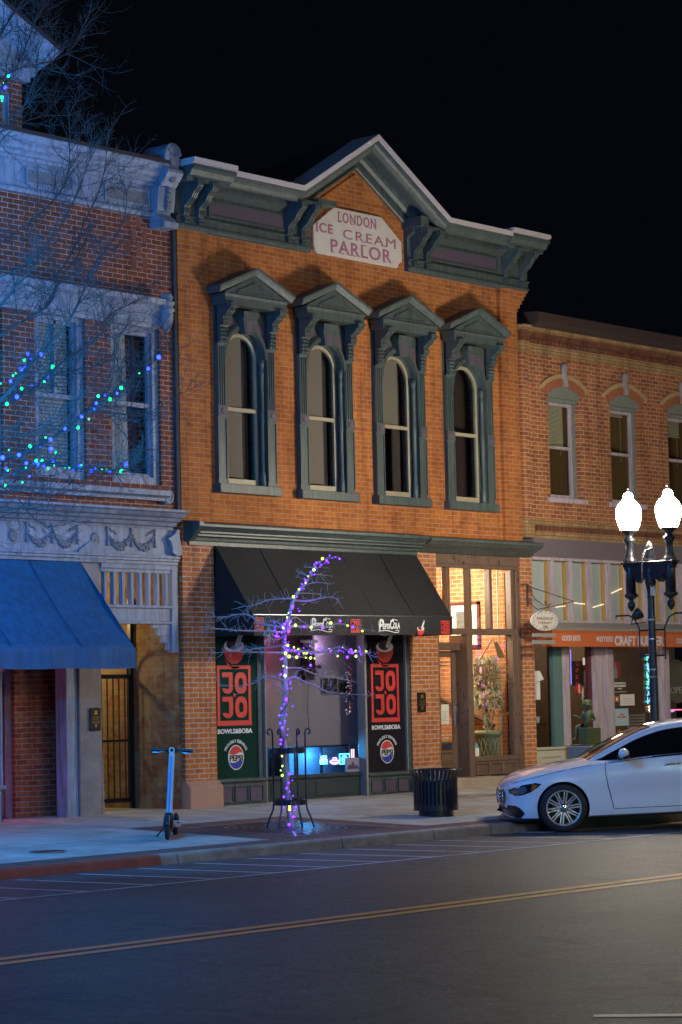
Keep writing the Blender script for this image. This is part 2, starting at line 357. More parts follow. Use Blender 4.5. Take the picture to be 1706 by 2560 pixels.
# ---------------------------------------------------------------- mesh builder
class MB:
    def __init__(s): s.v = []; s.f = []; s.sm = []
    def add(s, vs, fs, smooth=False):
        o = len(s.v); s.v += [tuple(p) for p in vs]
        for f in fs: s.f.append(tuple(i+o for i in f)); s.sm.append(smooth)
        return s
    def box(s, x0, x1, y0, y1, z0, z1):
        return s.add([(x0, y0, z0), (x1, y0, z0), (x1, y1, z0), (x0, y1, z0), (x0, y0, z1), (x1, y0, z1), (x1, y1, z1), (x0, y1, z1)],
                     [(0, 3, 2, 1), (4, 5, 6, 7), (0, 1, 5, 4), (1, 2, 6, 5), (2, 3, 7, 6), (3, 0, 4, 7)])
    def quad(s, a, b, c, d): return s.add([a, b, c, d], [(0, 1, 2, 3)])
    def prism_y(s, poly, y0, y1):      # polygon in (x,z), counter-clockwise seen from -y
        n = len(poly)
        vs = [(x, y0, z) for x, z in poly]+[(x, y1, z) for x, z in poly]
        fs = [tuple(range(n)), tuple(range(2*n-1, n-1, -1))]
        fs += [(i, i+n, (i+1) % n+n, (i+1) % n) for i in range(n)]
        return s.add(vs, fs)
    def prism_x(s, poly, x0, x1):      # polygon in (y,z)
        n = len(poly)
        vs = [(x0, y, z) for y, z in poly]+[(x1, y, z) for y, z in poly]
        fs = [tuple(range(n)), tuple(range(2*n-1, n-1, -1))]
        fs += [(i, i+n, (i+1) % n+n, (i+1) % n) for i in range(n)]
        return s.add(vs, fs)
    def prism_z(s, poly, z0, z1):
        n = len(poly)
        vs = [(x, y, z0) for x, y in poly]+[(x, y, z1) for x, y in poly]
        fs = [tuple(range(n-1, -1, -1)), tuple(range(n, 2*n))]
        fs += [(i, (i+1) % n, (i+1) % n+n, i+n) for i in range(n)]
        return s.add(vs, fs)
    def tube(s, pts, r, n=8, cap=True):
        pts = [Vector(p) for p in pts]
        if not hasattr(r, '__len__'): r = [r]*len(pts)
        rings = []; up = None
        for i, p in enumerate(pts):
            a = pts[max(i-1, 0)]; b = pts[min(i+1, len(pts)-1)]
            t = (b-a).normalized() if (b-a).length > 1e-9 else Vector((0, 0, 1))
            if up is None:
                up = Vector((0, 0, 1)) if abs(t.z) < 0.9 else Vector((1, 0, 0))
            u = t.cross(up)
            if u.length < 1e-6: u = t.cross(Vector((0, 1, 0)))
            u.normalize(); v = u.cross(t).normalized(); up = v
            rings.append([p+(u*math.cos(2*PI*k/n)+v*math.sin(2*PI*k/n))*r[i] for k in range(n)])
        vs = [q for ring in rings for q in ring]
        fs = []
        for i in range(len(pts)-1):
            for k in range(n):
                fs.append((i*n+k, (i+1)*n+k, (i+1)*n+(k+1) % n, i*n+(k+1) % n))
        s.add(vs, fs, True)
        if cap:
            s.add(rings[0], [tuple(range(n))]); s.add(rings[-1], [tuple(range(n-1, -1, -1))])
        return s
    def lathe(s, prof, c=(0, 0, 0), n=20, smooth=True):   # prof: (r,z)
        vs = [(c[0]+r*math.cos(2*PI*k/n), c[1]+r*math.sin(2*PI*k/n), c[2]+z) for r, z in prof for k in range(n)]
        fs = [(i*n+k, i*n+(k+1) % n, (i+1)*n+(k+1) % n, (i+1)*n+k) for i in range(len(prof)-1) for k in range(n)]
        return s.add(vs, fs, smooth)
    def sweep(s, path, prof, closed_ends=True):
        """path in (x,z); profile in (offset along left normal (up for +x paths), y); mitred"""
        n = len(prof); P = [Vector((p[0], p[1])) for p in path]
        rows = []
        for i, p in enumerate(P):
            if 0 < i < len(P)-1:
                a = (p-P[i-1]).normalized(); b = (P[i+1]-p).normalized()
                na = Vector((-a.y, a.x)); nb = Vector((-b.y, b.x))
                nn = (na+nb); nn = nn/(1+na.dot(nb))
            else:
                a = (P[1]-P[0] if i == 0 else P[-1]-P[-2]).normalized(); nn = Vector((-a.y, a.x))
            rows.append([(p.x+nn.x*o, y, p.y+nn.y*o) for o, y in prof])
        vs = [q for r_ in rows for q in r_]
        fs = [(i*n+k, i*n+(k+1) % n, (i+1)*n+(k+1) % n, (i+1)*n+k) for i in range(len(P)-1) for k in range(n)]
        if closed_ends: fs += [tuple(range(n-1, -1, -1)), tuple((len(P)-1)*n+k for k in range(n))]
        return s.add(vs, fs)
    def ball(s, c, r, n=10, m=7, sc=(1, 1, 1)):
        prof = [(r*math.sin(PI*i/m), -r*math.cos(PI*i/m)) for i in range(m+1)]
        vs = [(c[0]+sc[0]*a*math.cos(2*PI*k/n), c[1]+sc[1]*a*math.sin(2*PI*k/n), c[2]+sc[2]*z) for a, z in prof for k in range(n)]
        fs = [(i*n+k, i*n+(k+1) % n, (i+1)*n+(k+1) % n, (i+1)*n+k) for i in range(m) for k in range(n)]
        return s.add(vs, fs, True)
    def wall(s, x0, x1, z0, z1, holes, y0=0.0, depth=0.25):
        """front sheet at y0 with rectangular holes (x0,x1,z0,z1) and reveals back to y0+depth"""
        xs = sorted(set([x0, x1]+[h[0] for h in holes]+[h[1] for h in holes]))
        zs = sorted(set([z0, z1]+[h[2] for h in holes]+[h[3] for h in holes]))
        for i in range(len(xs)-1):
            for k in range(len(zs)-1):
                cx, cz = (xs[i]+xs[i+1])/2, (zs[k]+zs[k+1])/2
                if any(h[0] < cx < h[1] and h[2] < cz < h[3] for h in holes): continue
                s.quad((xs[i], y0, zs[k]), (xs[i+1], y0, zs[k]), (xs[i+1], y0, zs[k+1]), (xs[i], y0, zs[k+1]))
        for a, b, c, d in holes:
            y = y0+depth
            s.quad((a, y0, c), (a, y0, d), (a, y, d), (a, y, c)); s.quad((b, y0, c), (b, y, c), (b, y, d), (b, y0, d))
            s.quad((a, y0, d), (b, y0, d), (b, y, d), (a, y, d)); s.quad((a, y0, c), (a, y, c), (b, y, c), (b, y0, c))
        return s
    def frame_rect(s, x0, x1, z0, z1, t, y0, y1):
        s.box(x0, x0+t, y0, y1, z0, z1); s.box(x1-t, x1, y0, y1, z0, z1)
        s.box(x0+t, x1-t, y0, y1, z0, z0+t); s.box(x0+t, x1-t, y0, y1, z1-t, z1)
        return s
    def rings(s, rings, closed=True, smooth=True, capa=False, capb=False):
        n = len(rings[0]); vs = [q for r_ in rings for q in r_]
        kk = n if closed else n-1
        fs = [(i*n+k, i*n+(k+1) % n, (i+1)*n+(k+1) % n, (i+1)*n+k) for i in range(len(rings)-1) for k in range(kk)]
        if capa: fs.append(tuple(range(n-1, -1, -1)))
        if capb: fs.append(tuple((len(rings)-1)*n+k for k in range(n)))
        return s.add(vs, fs, smooth)
    def build(s, name, mat, parent=None, bevel=0.0, subsurf=0, seg=1, **tags):
        me = bpy.data.meshes.new(name)
        org = ORG.get(parent.name, Vector((0, 0, 0))) if parent is not None else Vector((0, 0, 0))
        vs = s.v
        if org.length > 0: vs = [(a-org.x, b-org.y, c-org.z) for a, b, c in s.v]
        me.from_pydata(vs, [], s.f)
        me.polygons.foreach_set('use_smooth', s.sm)
        me.update()
        bm = bmesh.new(); bm.from_mesh(me)
        bmesh.ops.recalc_face_normals(bm, faces=bm.faces) if len(bm.faces) < 60000 else None
        bm.to_mesh(me); bm.free()
        o = bpy.data.objects.new(name, me); COL.objects.link(o)
        if mat is not None: me.materials.append(M[mat] if isinstance(mat, str) else mat)
        if parent is not None:
            o.parent = parent; ORG[o.name] = org
        if bevel:
            b = o.modifiers.new('bevel', 'BEVEL'); b.width = bevel; b.segments = seg; b.limit_method = 'ANGLE'; b.angle_limit = R(40)
        if subsurf:
            b = o.modifiers.new('sub', 'SUBSURF'); b.levels = subsurf; b.render_levels = subsurf
        if tags: tag(o, **tags)
        return o
    def build_each(s, name, mat, parent=None, **kw):
        """one object per separate piece"""
        par = list(range(len(s.v)))
        def find(a):
            while par[a] != a: par[a] = par[par[a]]; a = par[a]
            return a
        for f in s.f:
            for q in f[1:]: par[find(q)] = find(f[0])
        groups = {}
        for i, f in enumerate(s.f): groups.setdefault(find(f[0]), []).append(i)
        out = []
        for g in groups.values():
            m2 = MB(); used = {}
            for i in g:
                for q in s.f[i]:
                    if q not in used: used[q] = len(m2.v); m2.v.append(s.v[q])
                m2.f.append(tuple(used[q] for q in s.f[i])); m2.sm.append(s.sm[i])
            out.append(m2.build(name, mat, parent, **kw))
        return out
ORG = {}
def tag(o, label=None, cat=None, group=None, kind=None):
    if label: o['label'] = label
    if cat: o['category'] = cat
    if group: o['group'] = group
    if kind: o['kind'] = kind
    return o
def thing(name, label, cat, loc=(0, 0, 0), rot=(0, 0, 0), group=None, local=False):
    """Empty at the base. local=True: children are modelled in its own coordinates."""
    o = bpy.data.objects.new(name, None); COL.objects.link(o)
    o.empty_display_size = 0.2
    o.location = loc; o.rotation_euler = rot
    ORG[o.name] = Vector((0, 0, 0)) if local else Vector(loc)
    return tag(o, label, cat, group)
def copy_tree(o, parent=None):
    c = o.copy(); COL.objects.link(c)
    ORG[c.name] = ORG.get(o.name, Vector((0, 0, 0)))
    if parent is not None: c.parent = parent
    for ch in [q for q in o.children]: copy_tree(ch, c)
    return c

def text_obj(body, mat, parent, box, y, name='lettering', shear=0.0, bold=0.0, depth=0.004, xdir=None, space=1.0, arc=None):
    """lettering that fills box (x0,x1,z0,z1) on the plane y, facing -y"""
    cu = bpy.data.curves.new('t', 'FONT'); cu.body = body; cu.shear = shear; cu.offset = bold; cu.extrude = 0.5
    cu.space_character = space; cu.resolution_u = 3; cu.align_x = 'CENTER'
    t = bpy.data.objects.new('t', cu); COL.objects.link(t)
    dg = bpy.context.evaluated_depsgraph_get()
    me = bpy.data.meshes.new_from_object(t.evaluated_get(dg))
    bpy.data.objects.remove(t); bpy.data.curves.remove(cu)
    co = np.empty(len(me.vertices)*3); me.vertices.foreach_get('co', co); co = co.reshape(-1, 3)
    lo, hi = co.min(0), co.max(0)
    u = (co[:, 0]-lo[0])/(hi[0]-lo[0]); v = (co[:, 1]-lo[1])/(hi[1]-lo[1]); d = co[:, 2]/0.5
    x0, x1, z0, z1 = box
    vs = []
    for a, b, c in zip(u, v, d):
        X, Z = x0+(x1-x0)*a, z0+(z1-z0)*b
        if arc:   # arc = (cx, cz, radius): box height is the letter height, spread over box width
            cx, cz, rad = arc
            th = (X-(x0+x1)/2)/rad
            rr = rad+(Z-z0)
            X, Z = cx+rr*math.sin(th), cz+rr*math.cos(th)
        vs.append((X, y-c*depth/2, Z))
    mb = MB(); mb.add(vs, [tuple(p.vertices) for p in me.polygons])
    bpy.data.meshes.remove(me)
    return mb.build(name, mat, parent)

# ================================================================ GROUND
def swz(x, y): return 0.005+0.003*x+0.034*min(y, 0.0)
def roadz(y): return -0.290+0.006*(-5.0-y)
mb = MB()
xs = [-60, -30, -12, -8, -5, -2, 1.0, 2.2, 3.6, 8, 20, 60]
def curbY(x): return -5.0 if x < 1.0 else (-5.0-0.28*(x-1.0) if x < 3.5 else -5.7-0.25*(min(x, 8)-3.5)/4.5)
# sidewalk sheet
for i in range(len(xs)-1):
    a, b = xs[i], xs[i+1]
    mb.quad((a, curbY(a)+0.13, swz(a, -4.9)), (b, curbY(b)+0.13, swz(b, -4.9)), (b, 0.0, swz(b, 0)), (a, 0.0, swz(a, 0)))
    mb.quad((a, 0.0, swz(a, 0)), (b, 0.0, swz(b, 0)), (b, 9.0, swz(b, 0)), (a, 9.0, swz(a, 0)))
mb.build('sidewalk', 'concrete', kind='structure')
def curb_piece(x0, x1, mat, n):
    mb = MB(); ys = [x0+(x1-x0)*i/n for i in range(n+1)]
    rows = []
    for x in ys:
        c = curbY(x); z = swz(x, -4.9); g = roadz(-5.0)
        rows.append([(x, c+0.135, z-0.2), (x, c+0.135, z+0.006), (x, c+0.03, z+0.004), (x, c+0.008, z-0.008), (x, c, z-0.03), (x, c-0.02, g-0.02), (x, c-0.02, g-0.2)])
    mb.rings(rows, closed=True, smooth=False, capa=True, capb=True)
    return mb.build('curb', mat, kind='structure')
segs = [(-60, -7.95, 'curb'), (-7.93, -5.42, 'curbred'), (-5.418, -5.16, 'curb'), (-5.14, -2.37, 'curb'), (-2.35, -0.62, 'curb'), (-0.60, 0.56, 'curb'), (0.58, 2.4, 'curb'), (2.42, 4.3, 'curb'), (4.32, 60, 'curb')]
for a, b, mt in segs: curb_piece(a, b, mt, max(1, int(min(b-a, 8)/0.6)))
mb = MB()   # far pavement on the camera's side
mb.box(-60, 60, -29, -22.6, -0.5, -0.04)
mb.build('sidewalk', 'concrete', kind='structure')
mb = MB()
mb.quad((-60, -22.6, roadz(-22.6)), (60, -22.6, roadz(-22.6)), (60, -4.0, roadz(-4.0)), (-60, -4.0, roadz(-4.0)))
mb.build('road', 'asphalt', kind='structure')
mb = MB()   # ground beyond, reaching the horizon
mb.quad((-300, -300, -0.6), (300, -300, -0.6), (300, 300, -0.6), (-300, 300, -0.6))
mb.build('ground', 'asphalt', kind='structure')
def mark(name, pts, mat, lift=0.004):
    mb = MB(); mb.add([(x, y, roadz(y)+lift) for x, y in pts], [tuple(range(len(pts)))])
    return mb.build(name, mat, kind='structure')
# gutter pan
mb = MB()
g = [(-60, 0), (1, 0), (2.2, 0), (3.5, 0), (8, 0), (60, 0)]
for i in range(len(g)-1):
    a, b = g[i][0], g[i+1][0]
    mb.quad((a, curbY(a)-0.5*(a > 0.9), roadz(-5.3)+0.004), (b, curbY(b)-0.5, roadz(-5.3)+0.004), (b, curbY(b)-0.03, roadz(-5)+0.006), (a, curbY(a)-0.03, roadz(-5)+0.006)) if a > 0.9 else None
mb.build('gutter', 'concrete', kind='structure')
mark('lane_line', [(-60, -7.24), (2.9, -7.24), (2.9, -7.17), (-60, -7.17)], 'pwhite')
mb = MB()
for i in range(26):
    x = -8.56-0.87*14+0.87*i
    if x > 1.3: break
    y0 = -5.2 if x < 0 else -5.75
    mb.add([(x-0.032, -7.168, roadz(-7.17)+0.004), (x+0.032, -7.168, roadz(-7.17)+0.004), (x+0.032, y0, roadz(y0)+0.004), (x-0.032, y0, roadz(y0)+0.004)], [(0, 1, 2, 3)])
mb.build('parking_hatching', 'pwhite', kind='structure')
mark('centre_line', [(-60, -11.39), (60, -11.39), (60, -11.25), (-60, -11.25)], 'pyellow')
mark('centre_line', [(-60, -11.64), (60, -11.64), (60, -11.50), (-60, -11.50)], 'pyellow')
d = Vector((0.55, -0.835, 0)); nrm = Vector((0.835, 0.55, 0))*0.055; p0 = Vector((-13.75, -16.66, 0)); p1 = p0+d*2.4
mark('bay_line', [(q.x, q.y) for q in (p0-nrm, p1-nrm, p1+nrm, p0+nrm)], 'pwhite2')
# brick paving: strip behind the kerb and a square round the tree grate
mb = MB()
def pav(x0, x1, y0, y1, l=0.004):
    mb.add([(x0, y0, swz(x0, y0)+l), (x1, y0, swz(x1, y0)+l), (x1, y1, swz(x1, y1)+l), (x0, y1, swz(x0, y1)+l)], [(0, 1, 2, 3)])
pav(-40, 8, -4.866, -4.50); pav(-3.05, -0.15, -4.50, -2.02)
mb.build('brick_paving', 'pave', kind='structure')
# utility cover
t = thing('manhole_cover', 'small round iron cover set flush in the sidewalk left of the scooter', 'manhole cover', (-5.95, -3.75, swz(-5.95, -3.75)))
mb = MB(); mb.lathe([(0, 0.006), (0.17, 0.006), (0.17, 0.001)], (-5.95, -3.75, swz(-5.95, -3.75)), 24, False); mb.build('lid', 'iron_rough', t)
mb = MB(); mb.lathe([(0.18, 0.001), (0.18, 0.009), (0.215, 0.009), (0.215, 0.001)], (-5.95, -3.75, swz(-5.95, -3.75)), 24, False); mb.build('rim', 'steel', t)

# ================================================================ MAIN BUILDING (x 0..8.4)
B = thing('brick_building', 'orange brick two-storey building with a grey-green gabled cornice over four arched windows', 'building', (0, 0, 0))
WC = [1.385, 3.165, 4.945, 6.725]
holes = [(c-0.44, c+0.44, 4.66, 7.12) for c in WC]
mb = MB()
mb.wall(0.62, 7.62, 4.05, 8.40, holes, 0.0, 0.30)
mb.box(0, 0.62, -0.06, 0.3, 4.05, 8.40); mb.box(7.62, 8.09, -0.06, 0.3, 4.05, 8.0)
for i in range(6):      # stepped corbelling at the right corner
    mb.box(7.615, 8.12+0.055*i, -0.061-0.004*i, 0.3, 7.94+0.0715*i, 7.94+0.0715*(i+1)+0.001)
mb.prism_y([(2.4, 8.40), (5.8, 8.40), (5.8, 8.62), (5.2, 9.07), (4.02, 9.82), (2.85, 9.07), (2.4, 8.62)], 0.0, 0.25)
mb.build('wall', 'brick', B)
mb = MB()   # side and back walls of the block
mb.box(0.0, 0.25, 0.3, 14, 0.0, 8.9); mb.box(8.1, 8.38, 0.3, 14, 0, 8.9); mb.box(0.25, 8.1, 13.75, 14, 0, 8.9)
mb.build('side_wall', 'brick_yz', B)
mb = MB(); mb.box(0.0, 8.4, 0.25, 14, 8.9, 9.0); mb.build('flat_roof', 'roof', B)
mb = MB()   # lower wall: piers and band between ledge and shop fronts
mb.box(0, 0.64, -0.055, 0.35, 0.38, 4.05)
mb.box(5.10, 5.80, -0.02, 0.35, 0.42, 4.05)
mb.box(8.03, 8.36, -0.03, 0.35, 0.16, 4.05)
mb.box(0.64, 5.10, 0.0, 0.3, 3.70, 4.05); mb.box(5.80, 8.03, 0.0, 0.3, 3.86, 4.05)
mb.build('wall', 'brick_low', B)
mb = MB()
mb.prism_x([(-0.055, 0.385), (-0.12, 0.34), (-0.16, 0.30), (-0.16, -0.15), (0.3, -0.15), (0.3, 0.385)], -0.02, 0.66)
mb.build('plinth', 'sand', B, bevel=0.01)
mb = MB(); mb.box(5.10, 5.80, -0.035, 0.3, -0.1, 0.42); mb.build('plinth', 'sand', B, bevel=0.008)
mb = MB(); mb.box(5.80, 8.36, -0.12, 0.3, -0.1, 0.19); mb.build('doorstep', 'stoop', B, bevel=0.012)
# ragged stucco scar on the left pier
mb = MB(); mb.add([(-0.003, -0.0, 3.9), (0.03, -0.06, 3.9), (0.03, -0.06, 0.4), (-0.003, 0, 0.4)], [(0, 1, 2, 3)])
# --- main cornice, mitred round the gable
path = [(-0.07, 9.08), (2.28, 9.08), (4.02, 10.135), (5.76, 9.08), (8.40, 9.08)]
crown = [(0.06, -0.50), (0.06, 0.0), (-0.06, 0.0), (-0.10, -0.10), (-0.10, -0.30), (-0.115, -0.32), (-0.14, -0.33), (-0.14, -0.38), (-0.115, -0.39), (-0.07, -0.42), (-0.04, -0.455), (0.0, -0.47), (0.0, -0.50)]
mb = MB(); mb.sweep(path, crown)
mb.build('cornice', 'green', B)
mb = MB(); mb.sweep([(p[0]+(-0.01 if i == 0 else 0.01 if i == 4 else 0), p[1]) for i, p in enumerate(path)], [(0.005, -0.525), (0.085, -0.525), (0.085, 0.02), (0.062, 0.02), (0.062, -0.502), (0.005, -0.502)])
mb.build('metal_edge', 'metal_edge', B)
# end blocks that step up and forward
for (a, b) in ((-0.12, 0.76), (7.43, 8.43)):
    mb = MB()
    mb.prism_x([(-0.46, 9.13), (-0.55, 9.13), (-0.55, 9.09), (-0.50, 9.06), (-0.46, 8.99), (-0.40, 8.97), (-0.39, 8.92), (-0.03, 8.92), (-0.03, 9.13)], a, b)
    mb.build('cornice_end', 'green', B)
    mb = MB(); mb.box(a-0.012, b+0.012, -0.565, 0.02, 9.16, 9.225); mb.box(a-0.01, b+0.01, -0.53, -0.02, 9.13, 9.161); mb.build('metal_edge', 'metal_edge', B)
# raking mouldings inside the gable (face board at the wall)
for sgn in (1, -1):
    pass
mb = MB()
mb.sweep([(2.72, 8.995), (4.02, 9.785), (5.32, 8.995)], [(0.10, -0.03), (0.10, 0.0), (-0.02, 0.0), (-0.02, -0.035), (0.0, -0.055), (0.02, -0.055), (0.02, -0.03)])
mb.sweep([(2.28, 8.96), (4.02, 10.015), (5.76, 8.96)], [(0.035, -0.14), (0.035, 0.0), (-0.09, 0.0), (-0.09, -0.08), (-0.05, -0.12), (0.0, -0.14)])
mb.build('rake_moulding', 'green', B)
mb = MB()   # corbelled brick course under the rake
mb.sweep([(2.98, 8.95), (4.02, 9.58), (5.06, 8.95)], [(0.09, -0.028), (0.09, 0.0), (0.0, 0.0), (0.0, -0.028)])
mb.build('brick_label_course', 'brick', B)
# gable roof behind the parapet
mb = MB()
A, Bp, Cp, D = (2.28, -0.48, 9.14), (4.02, -0.48, 10.20), (4.02, 1.1, 10.19), (2.28, 2.9, 9.12)
E2, F2 = (5.76, -0.48, 9.14), (5.76, 2.9, 9.12)
mb.add([A, Bp, Cp, D], [(0, 1, 2, 3)]); mb.add([E2, Bp, Cp, F2], [(0, 3, 2, 1)]); mb.add([D, Cp, F2], [(0, 1, 2)])
mb.build('gable_roof', 'roof', B)
# frieze panels either side of the gable
def frieze(a, b, endl, endr):
    mb = MB()
    prof = [(0.0, 8.29), (-0.075, 8.29), (-0.085, 8.33), (-0.11, 8.335), (-0.11, 8.36), (-0.085, 8.365), (-0.085, 8.455), (-0.12, 8.46), (-0.12, 8.48), (-0.07, 8.50), (-0.07, 8.84), (-0.11, 8.86), (-0.15, 8.885), (-0.19, 8.90), (-0.19, 8.99), (0, 8.99)]
    mb.prism_x(prof, a, b)
    mb.build('frieze', 'green', B)
    mb = MB(); mb.frame_rect(a+endl, b-endr, 8.535, 8.79, 0.03, -0.095, -0.0705); mb.build('panel_moulding', 'green', B)
    mb = MB(); mb.box(a+endl+0.03, b-endr-0.03, -0.074, -0.0703, 8.565, 8.76); mb.build('frieze_panel', 'mauve', B)
frieze(-0.03, 2.86, 0.66, 0.55); frieze(5.20, 8.40, 0.52, 0.84)
def scroll_prof(z0, z1, d0, d1, n=26):
    """front line of a carved console: S-curve, (y,z) with y negative outward"""
    pts = []
    for i in range(n+1):
        t = i/n; z = z0+(z1-z0)*t
        base = d0+(d1-d0)*(t**1.6)
        wob = 0.16*(d1-d0)*math.sin(t*PI*2.0-0.5)*(1-0.3*t)+0.05*(d1-d0)*math.sin(t*PI*6)
        pts.append((-(base-wob), z))
    return pts
def console(x, w, z0, z1, d0, d1, mat, parent, name='console', off=0.0, ridges=2):
    mb = MB()
    pr = [(y+off, z) for y, z in scroll_prof(z0, z1, d0, d1)]
    mb.prism_x(pr+[(off+0.0, z1), (off+0.0, z0)], x-w/2+w*0.12, x+w/2-w*0.12)
    for k in range(ridges+1):   # ribs running down the scroll
        xx = x-w/2+w*(k+0.5)/(ridges+1)
        mb.prism_x([(y-0.014, z) for y, z in pr]+[(off, z1), (off, z0)], xx-w/(ridges+1)*0.33, xx+w/(ridges+1)*0.33)
    mb.box(x-w/2-0.01, x+w/2+0.01, -d1-0.03+off, off, z1-0.005, z1+0.035)
    mb.box(x-w/2, x+w/2, -d0-0.035+off, off, z0+0.02, z0+0.05); mb.box(x-w/2+0.012, x+w/2-0.012, -d0-0.02+off, off, z0-0.03, z0+0.021)
    mb.build(name, mat, parent)
for x in (0.13, 0.43, 2.35, 2.66, 5.34, 5.66, 7.74, 8.20):
    console(x, 0.125, 8.40, 8.91, 0.05, 0.34, 'green', B, off=-0.07)
# small blocks above each console pair
for a, b in ((0.04, 0.53), (2.25, 2.77), (5.24, 5.76), (7.63, 8.31)):
    mb = MB(); mb.box(a, b, -0.42, -0.07, 8.955, 8.985); mb.box(a+0.02, b-0.02, -0.40, -0.07, 8.944, 8.956); mb.build('bed_block', 'green', B)
# inner ends of the cornice over the gable feet
for a, b in ((2.70, 3.12), (5.00, 5.36)):
    mb = MB(); mb.box(a, b, -0.40, -0.0, 8.985, 9.06) if a < 3 else mb.box(a+0.16, b, -0.40, 0, 8.97, 9.13)
    mb.build('cornice_return', 'green', B)
# --- name tablet
mb = MB()
oc = [(3.00, 8.36), (3.06, 8.31), (4.98, 8.31), (5.01, 8.38), (5.09, 8.43), (5.09, 8.74), (4.60, 9.08), (3.46, 9.08), (2.97, 8.74), (2.97, 8.44)]
mb.prism_y(oc, -0.05, 0.0)
tb = mb.build('name_tablet', 'signw', B, bevel=0.008)
text_obj('LONDON', 'purp', tb, (3.55, 4.46, 8.86, 9.025), -0.053, bold=0.012, space=1.15)
text_obj('ICE', 'purp', tb, (3.03, 3.42, 8.645, 8.795), -0.053, bold=0.02, space=1.1)
text_obj('CREAM', 'purp', tb, (3.66, 4.93, 8.615, 8.765), -0.053, bold=0.0, space=1.2)
text_obj('PARLOR', 'purp', tb, (3.36, 4.82, 8.365, 8.575), -0.053, bold=0.012, space=1.1)
mb = MB()  # slab serifs of the painted letters
for (x, z, wd) in [(3.575, 8.865, .07), (3.575, 9.015, .05), (3.875, 8.865, .045), (4.04, 9.015, .05), (4.31, 8.865, .045), (4.43, 9.015, .05), (3.045, 8.65, .06), (3.045, 8.785, .06),
                   (4.17, 8.62, .055), (4.60, 8.62, .05), (4.68, 8.62, .05), (4.92, 8.62, .05), (3.40, 8.37, .08), (3.64, 8.37, .06), (3.82, 8.37, .06), (3.92, 8.37, .06), (4.66, 8.37, .07), (4.17, 8.565, .07)]:
    mb.box(x-wd/2, x+wd/2, -0.0555, -0.0505, z-0.008, z+0.008)
mb.build('serifs', 'purp', tb)

